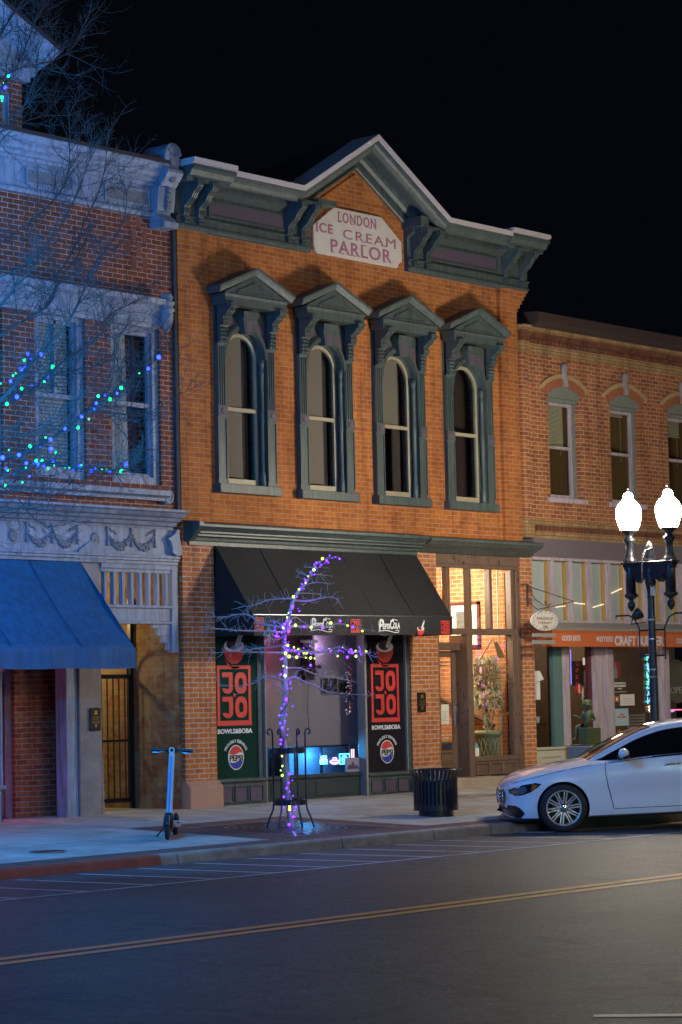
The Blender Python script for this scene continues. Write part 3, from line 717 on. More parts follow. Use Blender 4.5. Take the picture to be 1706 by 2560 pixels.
# --- arched windows of the upper floor
def arc_pts(cx, cz, r, a0, a1, n): return [(cx+r*math.cos(a0+(a1-a0)*i/n), cz+r*math.sin(a0+(a1-a0)*i/n)) for i in range(n+1)]
def arched_window(c, idx):
    W = MB()      # casing around the opening: jambs with spandrels, cut by the arch
    r, cz = 0.40, 6.54
    W.box(c-0.62, c-r, -0.02, 0.06, 4.65, cz); W.box(c+r, c+0.62, -0.02, 0.06, 4.65, cz)
    arcp = arc_pts(c, cz, r, PI, 0, 22)
    top = 7.24
    for i in range(22):
        (x0, z0), (x1, z1) = arcp[i], arcp[i+1]
        W.add([(x0, -0.02, z0), (x1, -0.02, z1), (x1, -0.02, top), (x0, -0.02, top), (x0, 0.14, z0), (x1, 0.14, z1)], [(0, 1, 2, 3), (0, 4, 5, 1)])
    W.box(c-0.62, c-r, -0.02, 0.06, cz, top); W.box(c+r, c+0.62, -0.02, 0.06, cz, top)
    win = W.build('arched_window', 'green', B)
    mb = MB()   # mauve spandrel field
    for i in range(22):
        (x0, z0), (x1, z1) = arc_pts(c, cz, 0.47, PI*0.93, PI*0.07, 22)[i:i+2]
        mb.add([(x0, -0.026, z0), (x1, -0.026, z1), (x1, -0.026, 7.06), (x0, -0.026, 7.06)], [(0, 1, 2, 3)])
    mb.build('spandrel', 'mauve', win)
    mb = MB()   # moulded archivolt, three fillets
    for ra, rb, ya in ((0.40, 0.50, -0.055), (0.415, 0.475, -0.08), (0.43, 0.455, -0.085)):
        o_, i_ = arc_pts(c, cz, rb, PI, 0, 24), arc_pts(c, cz, ra, PI, 0, 24)
        rows = [[(i_[k][0], -0.02, i_[k][1]), (i_[k][0], ya, i_[k][1]), (o_[k][0], ya, o_[k][1]), (o_[k][0], -0.02, o_[k][1])] for k in range(25)]
        mb.rings(rows, smooth=False)
    mb.build('archivolt', 'green', win)
    for s in (-1, 1):
        mb = MB()   # pilaster: panelled lower half, fluted upper half
        x0, x1 = c+s*0.53-0.09, c+s*0.53+0.09
        mb.box(x0, x1, -0.07, -0.02, 4.65, 6.70)
        for k in range(4):
            xx = x0+0.022+k*0.0455-0.0
            mb.box(xx-0.010, xx+0.010, -0.084, -0.07, 5.80, 6.66)
        mb.box(x0-0.008, x0+0.012, -0.085, -0.07, 4.72, 5.60); mb.box(x1-0.012, x1+0.008, -0.085, -0.07, 4.72, 5.60)
        mb.build('pilaster', 'green', win)
        mb = MB(); mb.box(x0-0.008, x1+0.008, -0.092, -0.07, 5.63, 5.79)
        ros = mb.build('rosette_block', 'green', win)
        mb = MB(); mb.box(x0+0.03, x1-0.03, -0.097, -0.092, 5.655, 5.765)
        mb.add([(c+s*0.53+0.035*math.cos(a*PI/8), -0.108-0.0*a, 5.71+0.035*math.sin(a*PI/8)) for a in range(16)]+[(c+s*0.53+0.048*math.cos(a*PI/8), -0.097, 5.71+0.048*math.sin(a*PI/8)) for a in range(16)], [tuple(range(16))]+[(k, (k+1) % 16, (k+1) % 16+16, k+16) for k in range(16)])
        mb.build('rosette', 'mauve', win)
        mb = MB()   # three-quarter column in the reveal, on its bead and base
        xc = c+s*0.402
        mb.lathe([(0.038, 4.66), (0.046, 4.67), (0.046, 4.84), (0.034, 4.88), (0.035, 5.60), (0.042, 5.62), (0.042, 5.80), (0.034, 5.84), (0.032, 6.30), (0.042, 6.32), (0.042, 6.36), (0.034, 6.38), (0.034, 6.44), (0.046, 6.46), (0.048, 6.54), (0.03, 6.55)], (xc, 0.0, 0), 12)
        mb.build('colonnette', 'green', win)
        # console carrying the pediment: drop of beads, then a swelling scroll
        console(c+s*0.53, 0.15, 6.98, 7.22, 0.10, 0.27, 'green', win, off=-0.07, ridges=3)
        mb = MB()
        for row in range(4):
            for q in range(3):
                mb.ball((c+s*0.53+(q-1)*0.047, -0.115-0.006*row, 6.735+row*0.055), 0.026, 8, 5)
        mb.box(c+s*0.53-0.07, c+s*0.53+0.07, -0.115, -0.07, 6.70, 6.95)
        mb.prism_x([(-0.07, 6.66), (-0.10, 6.70), (-0.14, 6.705), (-0.14, 6.72), (-0.07, 6.72)], c+s*0.53-0.085, c+s*0.53+0.085)
        mb.prism_x([(-0.07, 6.94), (-0.15, 6.94), (-0.16, 6.96), (-0.07, 6.96)], c+s*0.53-0.085, c+s*0.53+0.085)
        mb.build('bead_drop', 'green', win)
    mb = MB()   # keystone block under the entablature
    mb.prism_y([(c-0.085, 6.88), (c+0.085, 6.88), (c+0.125, 7.10), (c-0.125, 7.10)], -0.15, -0.02)
    mb.box(c-0.15, c+0.15, -0.185, -0.02, 7.10, 7.13); mb.box(c-0.17, c+0.17, -0.205, -0.02, 7.13, 7.20)
    ks = mb.build('keystone', 'green', win)
    mb = MB(); mb.prism_y([(c-0.05, 6.91), (c+0.05, 6.91), (c+0.08, 7.07), (c-0.08, 7.07)], -0.155, -0.15); mb.build('keystone_panel', 'mauve', ks)
    # pediment
    mb = MB()
    mb.box(c-0.655, c+0.655, -0.30, -0.04, 7.245, 7.36)
    mb.prism_x([(-0.02, 7.36), (-0.305, 7.36), (-0.315, 7.40), (-0.02, 7.40)], c-0.67, c+0.67)
    mb.prism_y([(c-0.70, 7.40), (c+0.70, 7.40), (c, 7.72)], -0.285, 0.0)
    mb.sweep([(c-0.78, 7.42), (c, 7.745), (c+0.78, 7.42)], [(0.085, -0.36), (0.085, 0.0), (-0.02, 0.0), (-0.02, -0.30), (0.0, -0.315), (0.02, -0.325), (0.045, -0.345), (0.06, -0.35), (0.06, -0.36)])
    pd = mb.build('pediment', 'green', win)
    mb = MB(); mb.sweep([(c-0.36, 7.455), (c, 7.60), (c+0.36, 7.455)], [(0.02, -0.302), (0.02, -0.285), (0, -0.285), (0, -0.302)]); mb.box(c-0.40, c+0.40, -0.302, -0.285, 7.425, 7.45); mb.build('tympanum_moulding', 'green', pd)
    mb = MB(); mb.box(c-0.66, c+0.66, -0.14, 0.05, 4.515, 4.65); mb.build('sill', 'green', win, bevel=0.006)
    # sashes
    mb = MB(); r_in = 0.365
    rs_ = 0.44
    mb.box(c-rs_, c-r_in, 0.045, 0.16, 4.66, cz); mb.box(c+r_in, c+rs_, 0.045, 0.16, 4.66, cz)
    o_, i_ = arc_pts(c, cz, rs_, PI, 0, 22), arc_pts(c, cz, r_in, PI, 0, 22)
    mb.rings([[(i_[k][0], 0.16, i_[k][1]), (i_[k][0], 0.045, i_[k][1]), (o_[k][0], 0.045, o_[k][1]), (o_[k][0], 0.16, o_[k][1])] for k in range(23)], smooth=False)
    mb.build('window_frame', 'green', win)
    mb = MB(); r = r_in; ri = r-0.05
    ys0, ys1 = 0.065, 0.11
    mb.box(c-r, c-ri, ys0, ys1, 4.66, cz); mb.box(c+ri, c+r, ys0, ys1, 4.66, cz)
    o_, i_ = arc_pts(c, cz, r, PI, 0, 22), arc_pts(c, cz, ri, PI, 0, 22)
    mb.rings([[(i_[k][0], ys1, i_[k][1]), (i_[k][0], ys0, i_[k][1]), (o_[k][0], ys0, o_[k][1]), (o_[k][0], ys1, o_[k][1])] for k in range(23)], smooth=False)
    mb.box(c-ri, c+ri, ys0-0.015, ys1, 5.745, 5.80); mb.box(c-ri, c+ri, ys0, ys1, 4.66, 4.75)
    mb.build('sash', 'sash', win)
    mb = MB(); mb.add([(x, 0.09, z) for x, z in [(c-ri, 4.7), (c+ri, 4.7)]+arc_pts(c, cz, ri+0.01, 0, PI, 22)], [tuple(range(25))])
    mb.build('pane', 'glass_d', win)
    if idx < 3:
        mb = MB()
        zb = 4.80 if idx < 2 else 5.80
        mb.box(c-0.40, c+0.10+0.03*idx, 0.13, 0.135, zb, 7.1); mb.box(c-0.41, c+0.11+0.03*idx, 0.125, 0.142, zb-0.02, zb)
        mb.build('roller_blind', 'blind', win)
        mb = MB(); mb.rings([[(c+0.10+0.2*q/9, 0.20+0.02*math.sin(q*2.1+idx), z) for q in range(10)] for z in (4.66, 7.1)], closed=False); mb.build('reveal_tone_sheet', plain('brown_reveal_tone', (0.085, 0.062, 0.060), 0.9, var=0.3), win)  # sheet added to show the reveal's brown tone, turned to catch the lamp
    mb = MB(); mb.box(c-0.6, c+0.9, 1.4, 1.42, 4.3, 7.4); mb.box(c-0.6, c-0.58, 0.31, 1.4, 4.3, 7.4); mb.box(c+0.9, c+0.92, 0.31, 1.4, 4.3, 7.4)
    mb.box(c-0.6, c+0.9, 0.31, 1.4, 4.28, 4.3); mb.box(c-0.6, c+0.9, 0.31, 1.4, 7.4, 7.42)
    mb.build('room_behind', 'dark', win)
    mb = MB(); mb.box(c+0.44, c+0.47, 0.30, 1.39, 4.4, 7.35); mb.build('inner_reveal', 'reveal', win)
for i, c in enumerate(WC): arched_window(c, i)

# --- lower ledge cornice
mb = MB()
prof = [(0.0, 4.09), (-0.05, 4.085), (-0.34, 4.035), (-0.35, 4.02), (-0.35, 3.985), (-0.31, 3.965), (-0.27, 3.93), (-0.25, 3.925), (-0.25, 3.90), (-0.20, 3.885), (-0.20, 3.86), (-0.13, 3.84), (-0.12, 3.80), (-0.08, 3.79), (-0.08, 3.735), (0, 3.73)]
mb.prism_x(prof, 0.12, 5.26)
mb.build('shop_cornice', 'green', B)
mb = MB()
mb.prism_x([(y*1.0-0.02 if y < 0 else 0, z-0.015) for y, z in prof[:8]]+[(-0.16, 3.86), (-0.08, 3.80), (0, 3.80)], 5.262, 8.26)
mb.build('shop_cornice', 'green', B)
mb = MB(); mb.prism_x([(0.0, 4.09), (-0.38, 4.055), (-0.38, 3.98), (-0.24, 3.84), (-0.14, 3.78), (0, 3.78)], 0.03, 0.13); mb.build('cornice_end', 'green', B, bevel=0.006)
# --- black awning over the bowl shop
aw = MB()
T0, T1, L0, L1 = (0.66, -0.085, 3.735), (5.22, -0.085, 3.745), (0.62, -0.83, 2.715), (5.15, -0.83, 2.735)
n = 12
rows = []
for i in range(n+1):
    u = i/n; rows.append([tuple(Vector(T0).lerp(Vector(T1), k/24).lerp(Vector(L0).lerp(Vector(L1), k/24), u)+Vector((0, 0.010*math.sin(k*PI/8)*math.sin(PI*u), -0.018*math.sin(PI*u)))) for k in range(25)])
aw.rings(rows, closed=False, smooth=True)
aw.add([T0, L0, (0.62, -0.83, 2.43), (0.64, -0.04, 2.43)], [(0, 1, 2, 3)]); aw.add([T1, L1, (5.15, -0.83, 2.46), (5.17, -0.04, 2.46)], [(0, 3, 2, 1)])
awn = aw.build('awning', 'black', B)
mb = MB(); rows = [[(0.62+4.53*k/60, -0.835-0.008*math.sin(k*0.9)*j/4-0.004*math.sin(k*2.3)*j/4, (2.715+0.02*k/60)-(0.295-0.02*k/60+0.004*math.sin(k*0.7))*j/4) for k in range(61)] for j in range(5)]
mb.rings(rows, closed=False, smooth=True); val = mb.build('valance', 'black', awn)
mb = MB()
for u in (0.2, 0.4, 0.6, 0.8):
    a_, b_ = Vector(T0).lerp(Vector(T1), u), Vector(L0).lerp(Vector(L1), u)
    mb.tube([a_.lerp(b_, q/12)+Vector((0, -0.003, 0.003-0.018*math.sin(PI*q/12))) for q in range(13)], 0.006, 5)
mb.build_each('seam', plain('awning_seam', (0.028, 0.028, 0.030), 0.8), awn)
mb = MB(); mb.tube([(0.61, -0.84, 2.717), (5.155, -0.84, 2.737)], 0.012, 8); mb.build('front_bar', 'steel', awn)

def jojo(parent, x0, x1, z0, z1, y, mat='red', name='emblem'):
    """square seal: heavy frame and two rows of letters"""
    W, H = x1-x0, z1-z0; t = 0.075*W
    mb = MB(); d = 0.003
    mb.frame_rect(x0, x1, z0, z1, t, y-d, y+d)
    mb.box(x0-0.01*W, x1+0.01*W, y-d*0.8, y+d*0.8, z0, z0+t*1.35)
    lt = 0.115*W
    for zz in (z0+0.53*H, z0+0.125*H):
        h = 0.355*H
        # J
        jx0, jx1 = x0+0.15*W, x0+0.46*W
        mb.box(jx0, jx1, y-d, y+d, zz+h-lt*0.85, zz+h)
        mb.box(jx1-lt, jx1, y-d*1.02, y+d*1.02, zz+h*0.22, zz+h-lt*0.85)
        o_ = arc_pts((jx0+jx1)/2, zz+h*0.25, (jx1-jx0)/2, 0, -PI, 12); i_ = arc_pts((jx0+jx1)/2, zz+h*0.25, (jx1-jx0)/2-lt, 0, -PI, 12)
        sc_ = lambda p: (p[0], zz+h*0.25+(p[1]-zz-h*0.25)*0.25*h/((jx1-jx0)/2))
        mb.rings([[(a[0], y-d, sc_(a)[1]), (b[0], y-d, zz+h*0.25+(b[1]-zz-h*0.25)*(0.25*h-lt*0.8)/((jx1-jx0)/2-lt))] for a, b in zip(o_, i_)], closed=False, smooth=False)
        # O
        ox0, ox1 = x0+0.52*W, x0+0.88*W; cx, cz = (ox0+ox1)/2, zz+h/2
        def se(a, rx, rz):
            ca, sa = math.cos(a), math.sin(a); p = 0.75
            return (cx+rx*math.copysign(abs(ca)**p, ca), y-d, cz+rz*math.copysign(abs(sa)**p, sa))
        mb.rings([[se(2*PI*k/24, (ox1-ox0)/2, h/2), se(2*PI*k/24, (ox1-ox0)/2-lt, h/2-lt)] for k in range(25)], closed=False, smooth=False)
    mb.prism_y([(x0+0.47*W, z0+0.49*H), (x0+0.54*W, z0+0.47*H), (x0+0.55*W, z0+0.52*H), (x0+0.49*W, z0+0.545*H)], y-d, y+d)
    return mb.build(name, mat, parent)
def bowl(parent, cx, cz, s, y, warm='red'):
    """red bowl with dark rice and two white chopsticks/straws"""
    d = 0.003
    mb = MB(); mb.prism_y([(cx+s*a, cz+s*b) for a, b in [(-0.5, 0.12), (-0.46, -0.15), (-0.33, -0.36), (-0.1, -0.47), (0.15, -0.46), (0.36, -0.33), (0.48, -0.12), (0.5, 0.14), (0.3, -0.02), (0, -0.09), (-0.3, -0.05)]], y-d, y+d)
    mb.prism_y([(cx+s*a, cz+s*b) for a, b in [(-0.46, -0.30), (-0.3, -0.52), (-0.05, -0.63), (0.2, -0.62), (0.33, -0.55), (0.1, -0.56), (-0.15, -0.54), (-0.34, -0.42)]], y-d, y+d)
    bo = mb.build('bowl_print', warm, parent)
    mb = MB(); mb.prism_y([(cx+s*0.49*math.cos(a), cz+s*(0.12+0.2*math.sin(a))) for a in [2*PI*k/20 for k in range(20)]], y-d*1.5, y-d*1.4); mb.build('bowl_rim_print', 'wht', bo)
    mb = MB(); mb.prism_y([(cx+s*(-0.02+0.34*math.cos(a)), cz+s*(0.17+0.18*math.sin(a))) for a in [2*PI*k/20 for k in range(20)]], y-d*2, y-d*1.9); mb.build('rice_print', 'blkp', bo)
    mb = MB()
    for k in range(26):
        a, q = random.uniform(0, 2*PI), random.uniform(0, 1)**0.5
        x, z = cx+s*(-0.02+0.30*q*math.cos(a)), cz+s*(0.17+0.15*q*math.sin(a)); r_ = s*0.02
        mb.prism_y([(x-r_, z), (x, z-r_), (x+r_, z), (x, z+r_)], y-d*2.4, y-d*2.3)
    mb.build('rice_grain_print', 'redp', bo)
    mb = MB(); mb.prism_y([(cx+s*0.02, cz+s*0.12), (cx+s*0.22, cz+s*0.06), (cx+s*0.5, cz+s*0.62), (cx+s*0.3, cz+s*0.66)], y-d*3, y-d*2.9)
    mb.prism_y([(cx+s*0.36, cz+s*0.69), (cx+s*0.42, cz+s*0.68), (cx+s*0.50, cz+s*0.84), (cx+s*0.44, cz+s*0.86)], y-d*3, y-d*2.9)
    mb.prism_y([(cx+s*0.46, cz+s*0.665), (cx+s*0.52, cz+s*0.65), (cx+s*0.58, cz+s*0.78), (cx+s*0.52, cz+s*0.8)], y-d*3, y-d*2.9)
    mb.build('straw_print', 'wht', bo)
    return bo
YV = -0.846
def vx(px_, py_=1565): return at(px_, py_, -0.85)
def script_logo(parent, x0, x1, z0, z1, y):
    """white script lettering with a swash under it"""
    W, H = x1-x0, z1-z0
    lo = text_obj('P', 'wht', parent, (x0, x0+0.25*W, z0+0.10*H, z1), y, shear=0.25, bold=0.03)
    text_obj('EPSI', 'wht', parent, (x0+0.20*W, x0+0.53*W, z0+0.28*H, z0+0.68*H), y, shear=0.1, bold=0.03)
    text_obj('C', 'wht', parent, (x0+0.54*W, x0+0.72*W, z0+0.28*H, z0+0.98*H), y, shear=0.2, bold=0.03)
    text_obj('OLA', 'wht', parent, (x0+0.70*W, x1, z0+0.32*H, z0+0.76*H), y, shear=0.1, bold=0.03)
    mb = MB()
    mb.tube([(x0+0.03*W, y, z0+0.86*H), (x0+0.0*W, y, z0+0.62*H), (x0+0.03*W, y, z0+0.45*H)], 0.008, 5)
    mb.tube([(x0+0.10*W, y, z0+0.14*H), (x0+0.3*W, y, z0+0.20*H), (x0+0.55*W, y, z0+0.12*H), (x0+0.75*W, y, z0+0.04*H), (x0+0.93*W, y, z0+0.06*H), (x0+0.98*W, y, z0+0.14*H), (x0+0.90*W, y, z0+0.22*H), (x0+0.8*W, y, z0+0.2*H)], 0.0075, 5)
    mb.tube([(x0+0.56*W, y, z0+0.88*H), (x0+0.70*W, y, z0+1.0*H), (x0+0.88*W, y, z0+0.92*H)], 0.007, 5)
    mb.build('swash', 'wht', parent)
o2 = (460, 1260, 2.1778)
def vb(a, b, zz=None):
    p0 = zat(*o2, a, 665, YV); p1 = zat(*o2, b, 665, YV); return p0.x, p1.x
for a, b in ((385, 434), (908, 960), (1398, 1446)):
    x0, x1 = vb(a, b); jojo(val, x0, x1, 2.475, 2.675, YV)
for a, b in ((690, 812), (1060, 1176)):
    x0, x1 = vb(a, b); script_logo(val, x0, x1, 2.475, 2.685, YV)
for a, b in ((1268, 1308),):
    x0, x1 = vb(a, b); bowl(val, (x0+x1)/2, 2.53, (x1-x0)*0.98, YV)
x0, x1 = vb(543, 583); bowl(val, (x0+x1)/2, 2.53, (x1-x0)*0.98, YV)

# --- shop front of the bowl shop
sf = MB()
GZ0, GZ1 = 0.37, 2.75
sf.box(0.64, 1.72, 0.0, 0.10, -0.1, 0.34); sf.prism_x([(0.02, 0.34), (-0.035, 0.34), (-0.035, 0.37), (0.02, 0.395)], 0.64, 1.72)
sf.box(4.03, 5.10, 0.0, 0.10, -0.1, 0.31); sf.prism_x([(0.02, 0.31), (-0.035, 0.31), (-0.035, 0.34), (0.02, 0.365)], 4.03, 5.10)
sf.box(1.60, 1.68, 0.02, 0.08, 0.37, 2.75); sf.box(4.03, 4.07, 0.02, 0.08, 0.35, 2.75); sf.box(5.02, 5.09, 0.0, 0.08, 0.34, 2.75)
sf.box(0.64, 0.66, 0.02, 0.08, 0.37, 2.75)
sf.box(0.64, 5.10, 0.03, 0.2, 2.75, 3.72)
fr = sf.build('shop_front', 'green', B, bevel=0.004)
mb = MB(); mb.box(1.72, 1.745, -0.012, 0.16, -0.05, 2.75); mb.box(3.985, 4.03, -0.012, 0.15, 0.0, 2.75); mb.box(5.0, 5.02, 0.0, 0.08, 0.36, 2.75); mb.build_each('mullion', 'flash', fr, bevel=0.004)
mb = MB()
for k in range(3):
    for (a, z0, z1) in ((0.74+0.32*k, 0.06, 0.27), (4.11+0.32*k, 0.06, 0.25)):
        mb.box(a, a+0.26, -0.004, 0.0, z0, z1)
mb.build_each('base_panel', 'mauve', fr)
for k in range(3):
    for (a, z0, z1) in ((0.74+0.32*k, 0.06, 0.27), (4.11+0.32*k, 0.06, 0.25)):
        mb = MB(); mb.frame_rect(a-0.012, a+0.272, z0-0.012, z1+0.012, 0.016, -0.02, 0.0); mb.build('panel_frame', 'green', fr)
M['green_dk'] = plain('dark_green_paint', (0.030, 0.045, 0.048), 0.5, var=0.15)
mb = MB(); mb.box(1.745, 3.985, 0.12, 0.2, -0.1, 0.33); mb.box(1.745, 3.985, 0.09, 0.2, 0.33, 0.36); mb.box(1.95, 2.8, 0.108, 0.12, 0.06, 0.28); mb.box(2.95, 3.85, 0.108, 0.12, 0.06, 0.28)
mb.build_each('base_panel', 'green_dk', fr, bevel=0.004)
def vinyl_window(x0, x1, z0, z1, Y, name='printed_window'):
    mb = MB(); mb.box(x0, x1, Y, Y+0.01, z0, z1)
    return mb.build(name, 'vinyl_green_refl' if x0 < 2 else 'vinyl', fr)
for k, (x0, x1, zo) in enumerate(((0.66, 1.60, 0.0), (4.07, 5.0, -0.02))):
    v = vinyl_window(x0, x1, 0.37+zo, 2.75, 0.045)
    xa, xb = (0.76, 1.47) if k == 0 else (4.19, 4.86)
    jojo(v, xa, xb, 1.15+zo, 2.02 if k == 0 else 2.03, 0.038)
    text_obj('BOWLS&BOBA', 'wht', v, (xa-0.0, xb+0.02, 1.035+zo, 1.105+zo), 0.040, bold=0.03)
    bowl(v, (xa+xb)/2+0.01, 2.25, 0.44 if k == 0 else 0.42, 0.038, 'red')
    # round drinks emblem: red over white over blue, with its word and an arched line
    cx, cz, rx, rz = (xa+xb)/2+0.02, 0.69+zo, 0.165, 0.18
    el = lambda s_, t_: (cx+rx*s_, cz+rz*t_)
    mb = MB(); mb.prism_y([el(math.cos(2*PI*q/36), math.sin(2*PI*q/36)) for q in range(36)], 0.040, 0.044); em = mb.build('round_emblem', 'wht', v)
    f = 0.92
    mb = MB(); mb.prism_y([el(f*math.cos(a), f*math.sin(a)) for a in [R(20)+R(140)*q/20 for q in range(21)]]+[el(-0.4, 0.20), el(0.1, 0.30), el(0.5, 0.42)], 0.0375, 0.0395); mb.build('emblem_red', 'red', em)
    mb = MB(); mb.prism_y([el(f*math.cos(a), f*math.sin(a)) for a in [R(-160)+R(140)*q/20 for q in range(21)]]+[el(0.4, -0.26), el(-0.1, -0.40), el(-0.5, -0.44)], 0.0375, 0.0395); mb.build('emblem_blue', 'blup', em)
    text_obj('PEPSI', 'blkp', em, (cx-rx*0.84, cx+rx*0.84, cz-0.052, cz+0.035), 0.0365, bold=0.03)
    text_obj('PROUDLY SERVING', 'wht', em, (cx-0.25, cx+0.25, 0, 0.045), 0.040, bold=0.02, arc=(cx, cz-0.02, 0.235))
# centre window
mb = MB(); mb.box(1.745, 3.985, 0.148, 0.152, 0.36, 2.75); pane = mb.build('pane', 'glass', fr)
mb = MB(); mb.box(1.745, 3.985, 0.135, 0.165, 2.50, 2.75); mb.box(1.745, 3.985, 0.13, 0.17, 0.36, 0.385); mb.build('window_rail', 'green_dk', fr)
M['shade'] = plain('mauve_roller_shade', (0.30, 0.25, 0.31), 0.8, var=0.1, vscale=1.2)
mb = MB(); mb.box(1.76, 4.5, 0.42, 0.425, 0.82, 2.75); mb.build('roller_shade', 'shade', fr)
mb = MB(); mb.box(1.76, 4.5, 0.41, 0.435, 0.80, 0.82); mb.build('shade_rail', 'flash', fr)
mb = MB()   # wallpapered box of the shop interior
mb.box(1.5, 5.6, 3.0, 3.05, 0.0, 3.7); mb.box(1.5, 1.55, 0.3, 3.0, 0, 3.7); mb.box(5.55, 5.6, 0.36, 3.0, 0, 3.7); mb.box(0.62, 5.1, 0.3, 3.0, 3.68, 3.7)
mb.box(1.55, 5.55, 0.21, 3.0, 0.05, 0.08)
M['navy'] = plain('dim_interior_wall', (0.10, 0.15, 0.20), 0.6, var=0.3)
mb.build('shop_interior', 'navy', fr)
# red edge of a poster at the left of the shade
mb = MB(); mb.box(3.46, 4.14, 0.40, 0.412, 1.60, 1.82); ph = mb.build('photo_strip', 'blkp', fr)
mb = MB()
for k in range(30):
    x = random.uniform(3.48, 4.09); z = random.uniform(1.63, 1.78); mb.box(x, x+0.04, 0.392, 0.398, z, z+0.03)
mb.build('photo_detail', plain('photo_tones', (0.12, 0.08, 0.07), 0.6, var=0.9, vscale=60), ph)
mb = MB(); mb.box(3.805, 3.815, 0.385, 0.40, 1.60, 1.82); mb.frame_rect(3.45, 4.15, 1.59, 1.83, 0.01, 0.385, 0.40); mb.build('photo_frame', 'flash', ph)
# dark wall ornament hanging on the shade
orn = thing('hanging_ornament', 'black carved lantern ornament hanging in the dim middle shop window', 'ornament', (3.10, 0.36, 1.9))
mb = MB()
mb.box(2.84, 3.12, 0.34, 0.38, 1.86, 2.40); mb.box(2.78, 3.18, 0.33, 0.385, 2.36, 2.41); mb.box(2.72, 3.24, 0.33, 0.385, 1.98, 2.02)
for q in range(7): mb.tube([(2.84+0.045*q, 0.335, 1.86), (2.86+0.04*q, 0.335, 2.36)], 0.008, 5)
mb.ball((2.72, 0.36, 2.0), 0.035); mb.ball((3.24, 0.36, 2.0), 0.035); mb.box(2.88, 3.08, 0.33, 0.39, 1.80, 1.86)
mb.v = [(x+0.12, y, z) for x, y, z in mb.v]; mb.build('carved_body', 'iron_rough', orn)
mb = MB(); mb.tube([(2.98, 0.36, 2.41), (2.98, 0.36, 2.74)], 0.006, 5); mb.tube([(2.98, 0.36, 1.8), (2.95, 0.36, 1.35), (2.97, 0.36, 1.05)], 0.005, 5); mb.v = [(x+0.12, y, z) for x, y, z in mb.v]; mb.build('cord', 'iron_rough', orn)
# low display with neon signs seen under the shade
disp = thing('display_case', 'dark low display case with glass doors glowing blue under the shop window shade', 'display case', (3.35, 0.9, 0.08))
mb = MB()
mb.box(2.7, 4.6, 0.88, 0.92, 0.30, 0.34); mb.box(2.7, 4.6, 0.88, 0.92, 0.76, 0.79)
for x in (2.7, 3.35, 3.95, 4.56): mb.box(x, x+0.03, 0.88, 0.92, 0.08, 0.79)
mb.build('case_frame', 'iron_rough', disp)
mb = MB(); mb.box(3.45, 4.9, 1.10, 1.12, 0.08, 0.95); mb.build('glow_catch_panel', plain('blue_lit_panel', (0.30, 0.42, 0.50), 0.5, var=0.3, vscale=4), disp)  # panel added behind the case to catch the blue lamp glow
def neon(name, label, x0, x1, z0, z1, col, st, strokes, y=0.82):
    t = thing(name, label, 'neon sign', ((x0+x1)/2, y, z0), group=None)
    mb = MB()
    for s_ in strokes: mb.tube([(x0+(x1-x0)*a, y, z0+(z1-z0)*b) for a, b in s_], 0.010, 6)
    mb.build('neon_tube', emit('neon_%s' % name+label[:4], col, st), t)
    mb = MB(); mb.box(x0, x1, y+0.03, y+0.04, z0, z1); mb.build('backing', 'navy', t)
    return t
def dsp(a, b): return zat(500, 1560, 2.8, a, b, 0.82)
p, q = dsp(845, 985), dsp(890, 920)
neon('neon_sign', 'bright cyan-white neon figure, leftmost in the low shop display', p.x, q.x, p.z, q.z, (0.12, 0.60, 1.0), 9, [[(0, .1), (1, .1), (1, .5), (0, .5), (0, .1)], [(.1, .55), (.9, .55), (.9, .9), (.1, .9), (.1, .55)], [(.5, .9), (.5, 1.0)], [(0.2, 0.3), (0.8, 0.3)], [(0.2, 0.7), (0.8, 0.7)]])
p, q = dsp(912, 985), dsp(978, 935)
neon('neon_sign', 'violet neon saucer shape between two blue neon signs', p.x, q.x, p.z, q.z, (0.45, 0.25, 1.0), 6, [[(0, .45), (.2, .15), (.5, .05), (.8, .15), (1, .45), (.8, .6), (.5, .65), (.2, .6), (0, .45)], [(.3, .65), (.35, 1), (.65, 1), (.7, .65)], [(0.2, 0.3), (0.8, 0.3)]])
p, q = dsp(980, 980), dsp(1046, 908)
neon('neon_sign', 'square blue neon outline sign with a round figure inside', p.x, q.x, p.z, q.z, (0.08, 0.50, 1.0), 6, [[(0, 0), (1, 0), (1, 1), (0, 1), (0, 0)], [(.3, .2), (.7, .2), (.8, .5), (.6, .8), (.4, .8), (.2, .5), (.3, .2)], [(0.5, 0.2), (0.5, 0.8)], [(0.2, 0.5), (0.8, 0.5)]])
p, q = dsp(1060, 980), dsp(1084, 875)
neon('neon_sign', 'upright pink and white neon tube right of the blue signs', p.x, q.x, p.z, q.z, (1.0, 0.35, 0.45), 4, [[(.2, 0), (.2, 1)], [(.7, 0), (.7, 1)]])
lamp('neon_glow', (3.35, 0.66, 0.72), (0.06, 0.40, 1.0), 34, 0.10)
lamp('neon_glow', (3.2, 1.3, 0.62), (0.05, 0.32, 1.0), 6, 0.08); lamp('neon_glow', (3.9, 0.95, 0.62), (0.05, 0.32, 1.0), 10, 0.08)
lamp('neon_glow', (4.0, 0.6, 0.8), (0.35, 0.45, 1.0), 2.0, 0.1)
lamp('shop_glow', (2.02, 0.24, 2.35), (1.0, 0.06, 0.16), 6.0, 0.04)
lamp('shop_glow', (2.0, 0.24, 1.75), (1.0, 0.06, 0.20), 2.5, 0.04)
lamp('shop_glow', (3.3, 0.24, 2.3), (0.80, 0.56, 0.85), 9.0, 0.05)
lamp('shop_glow', (3.0, 1.8, 2.9), (0.6, 0.45, 1.0), 6, 0.2)
mb = MB(); mb.box(3.66, 3.985, 0.12, 0.147, 0.385, 0.60); st = mb.build('mountain_sticker', plain('grey_violet_sticker', (0.25, 0.24, 0.33), 0.6, bmp=0), fr)
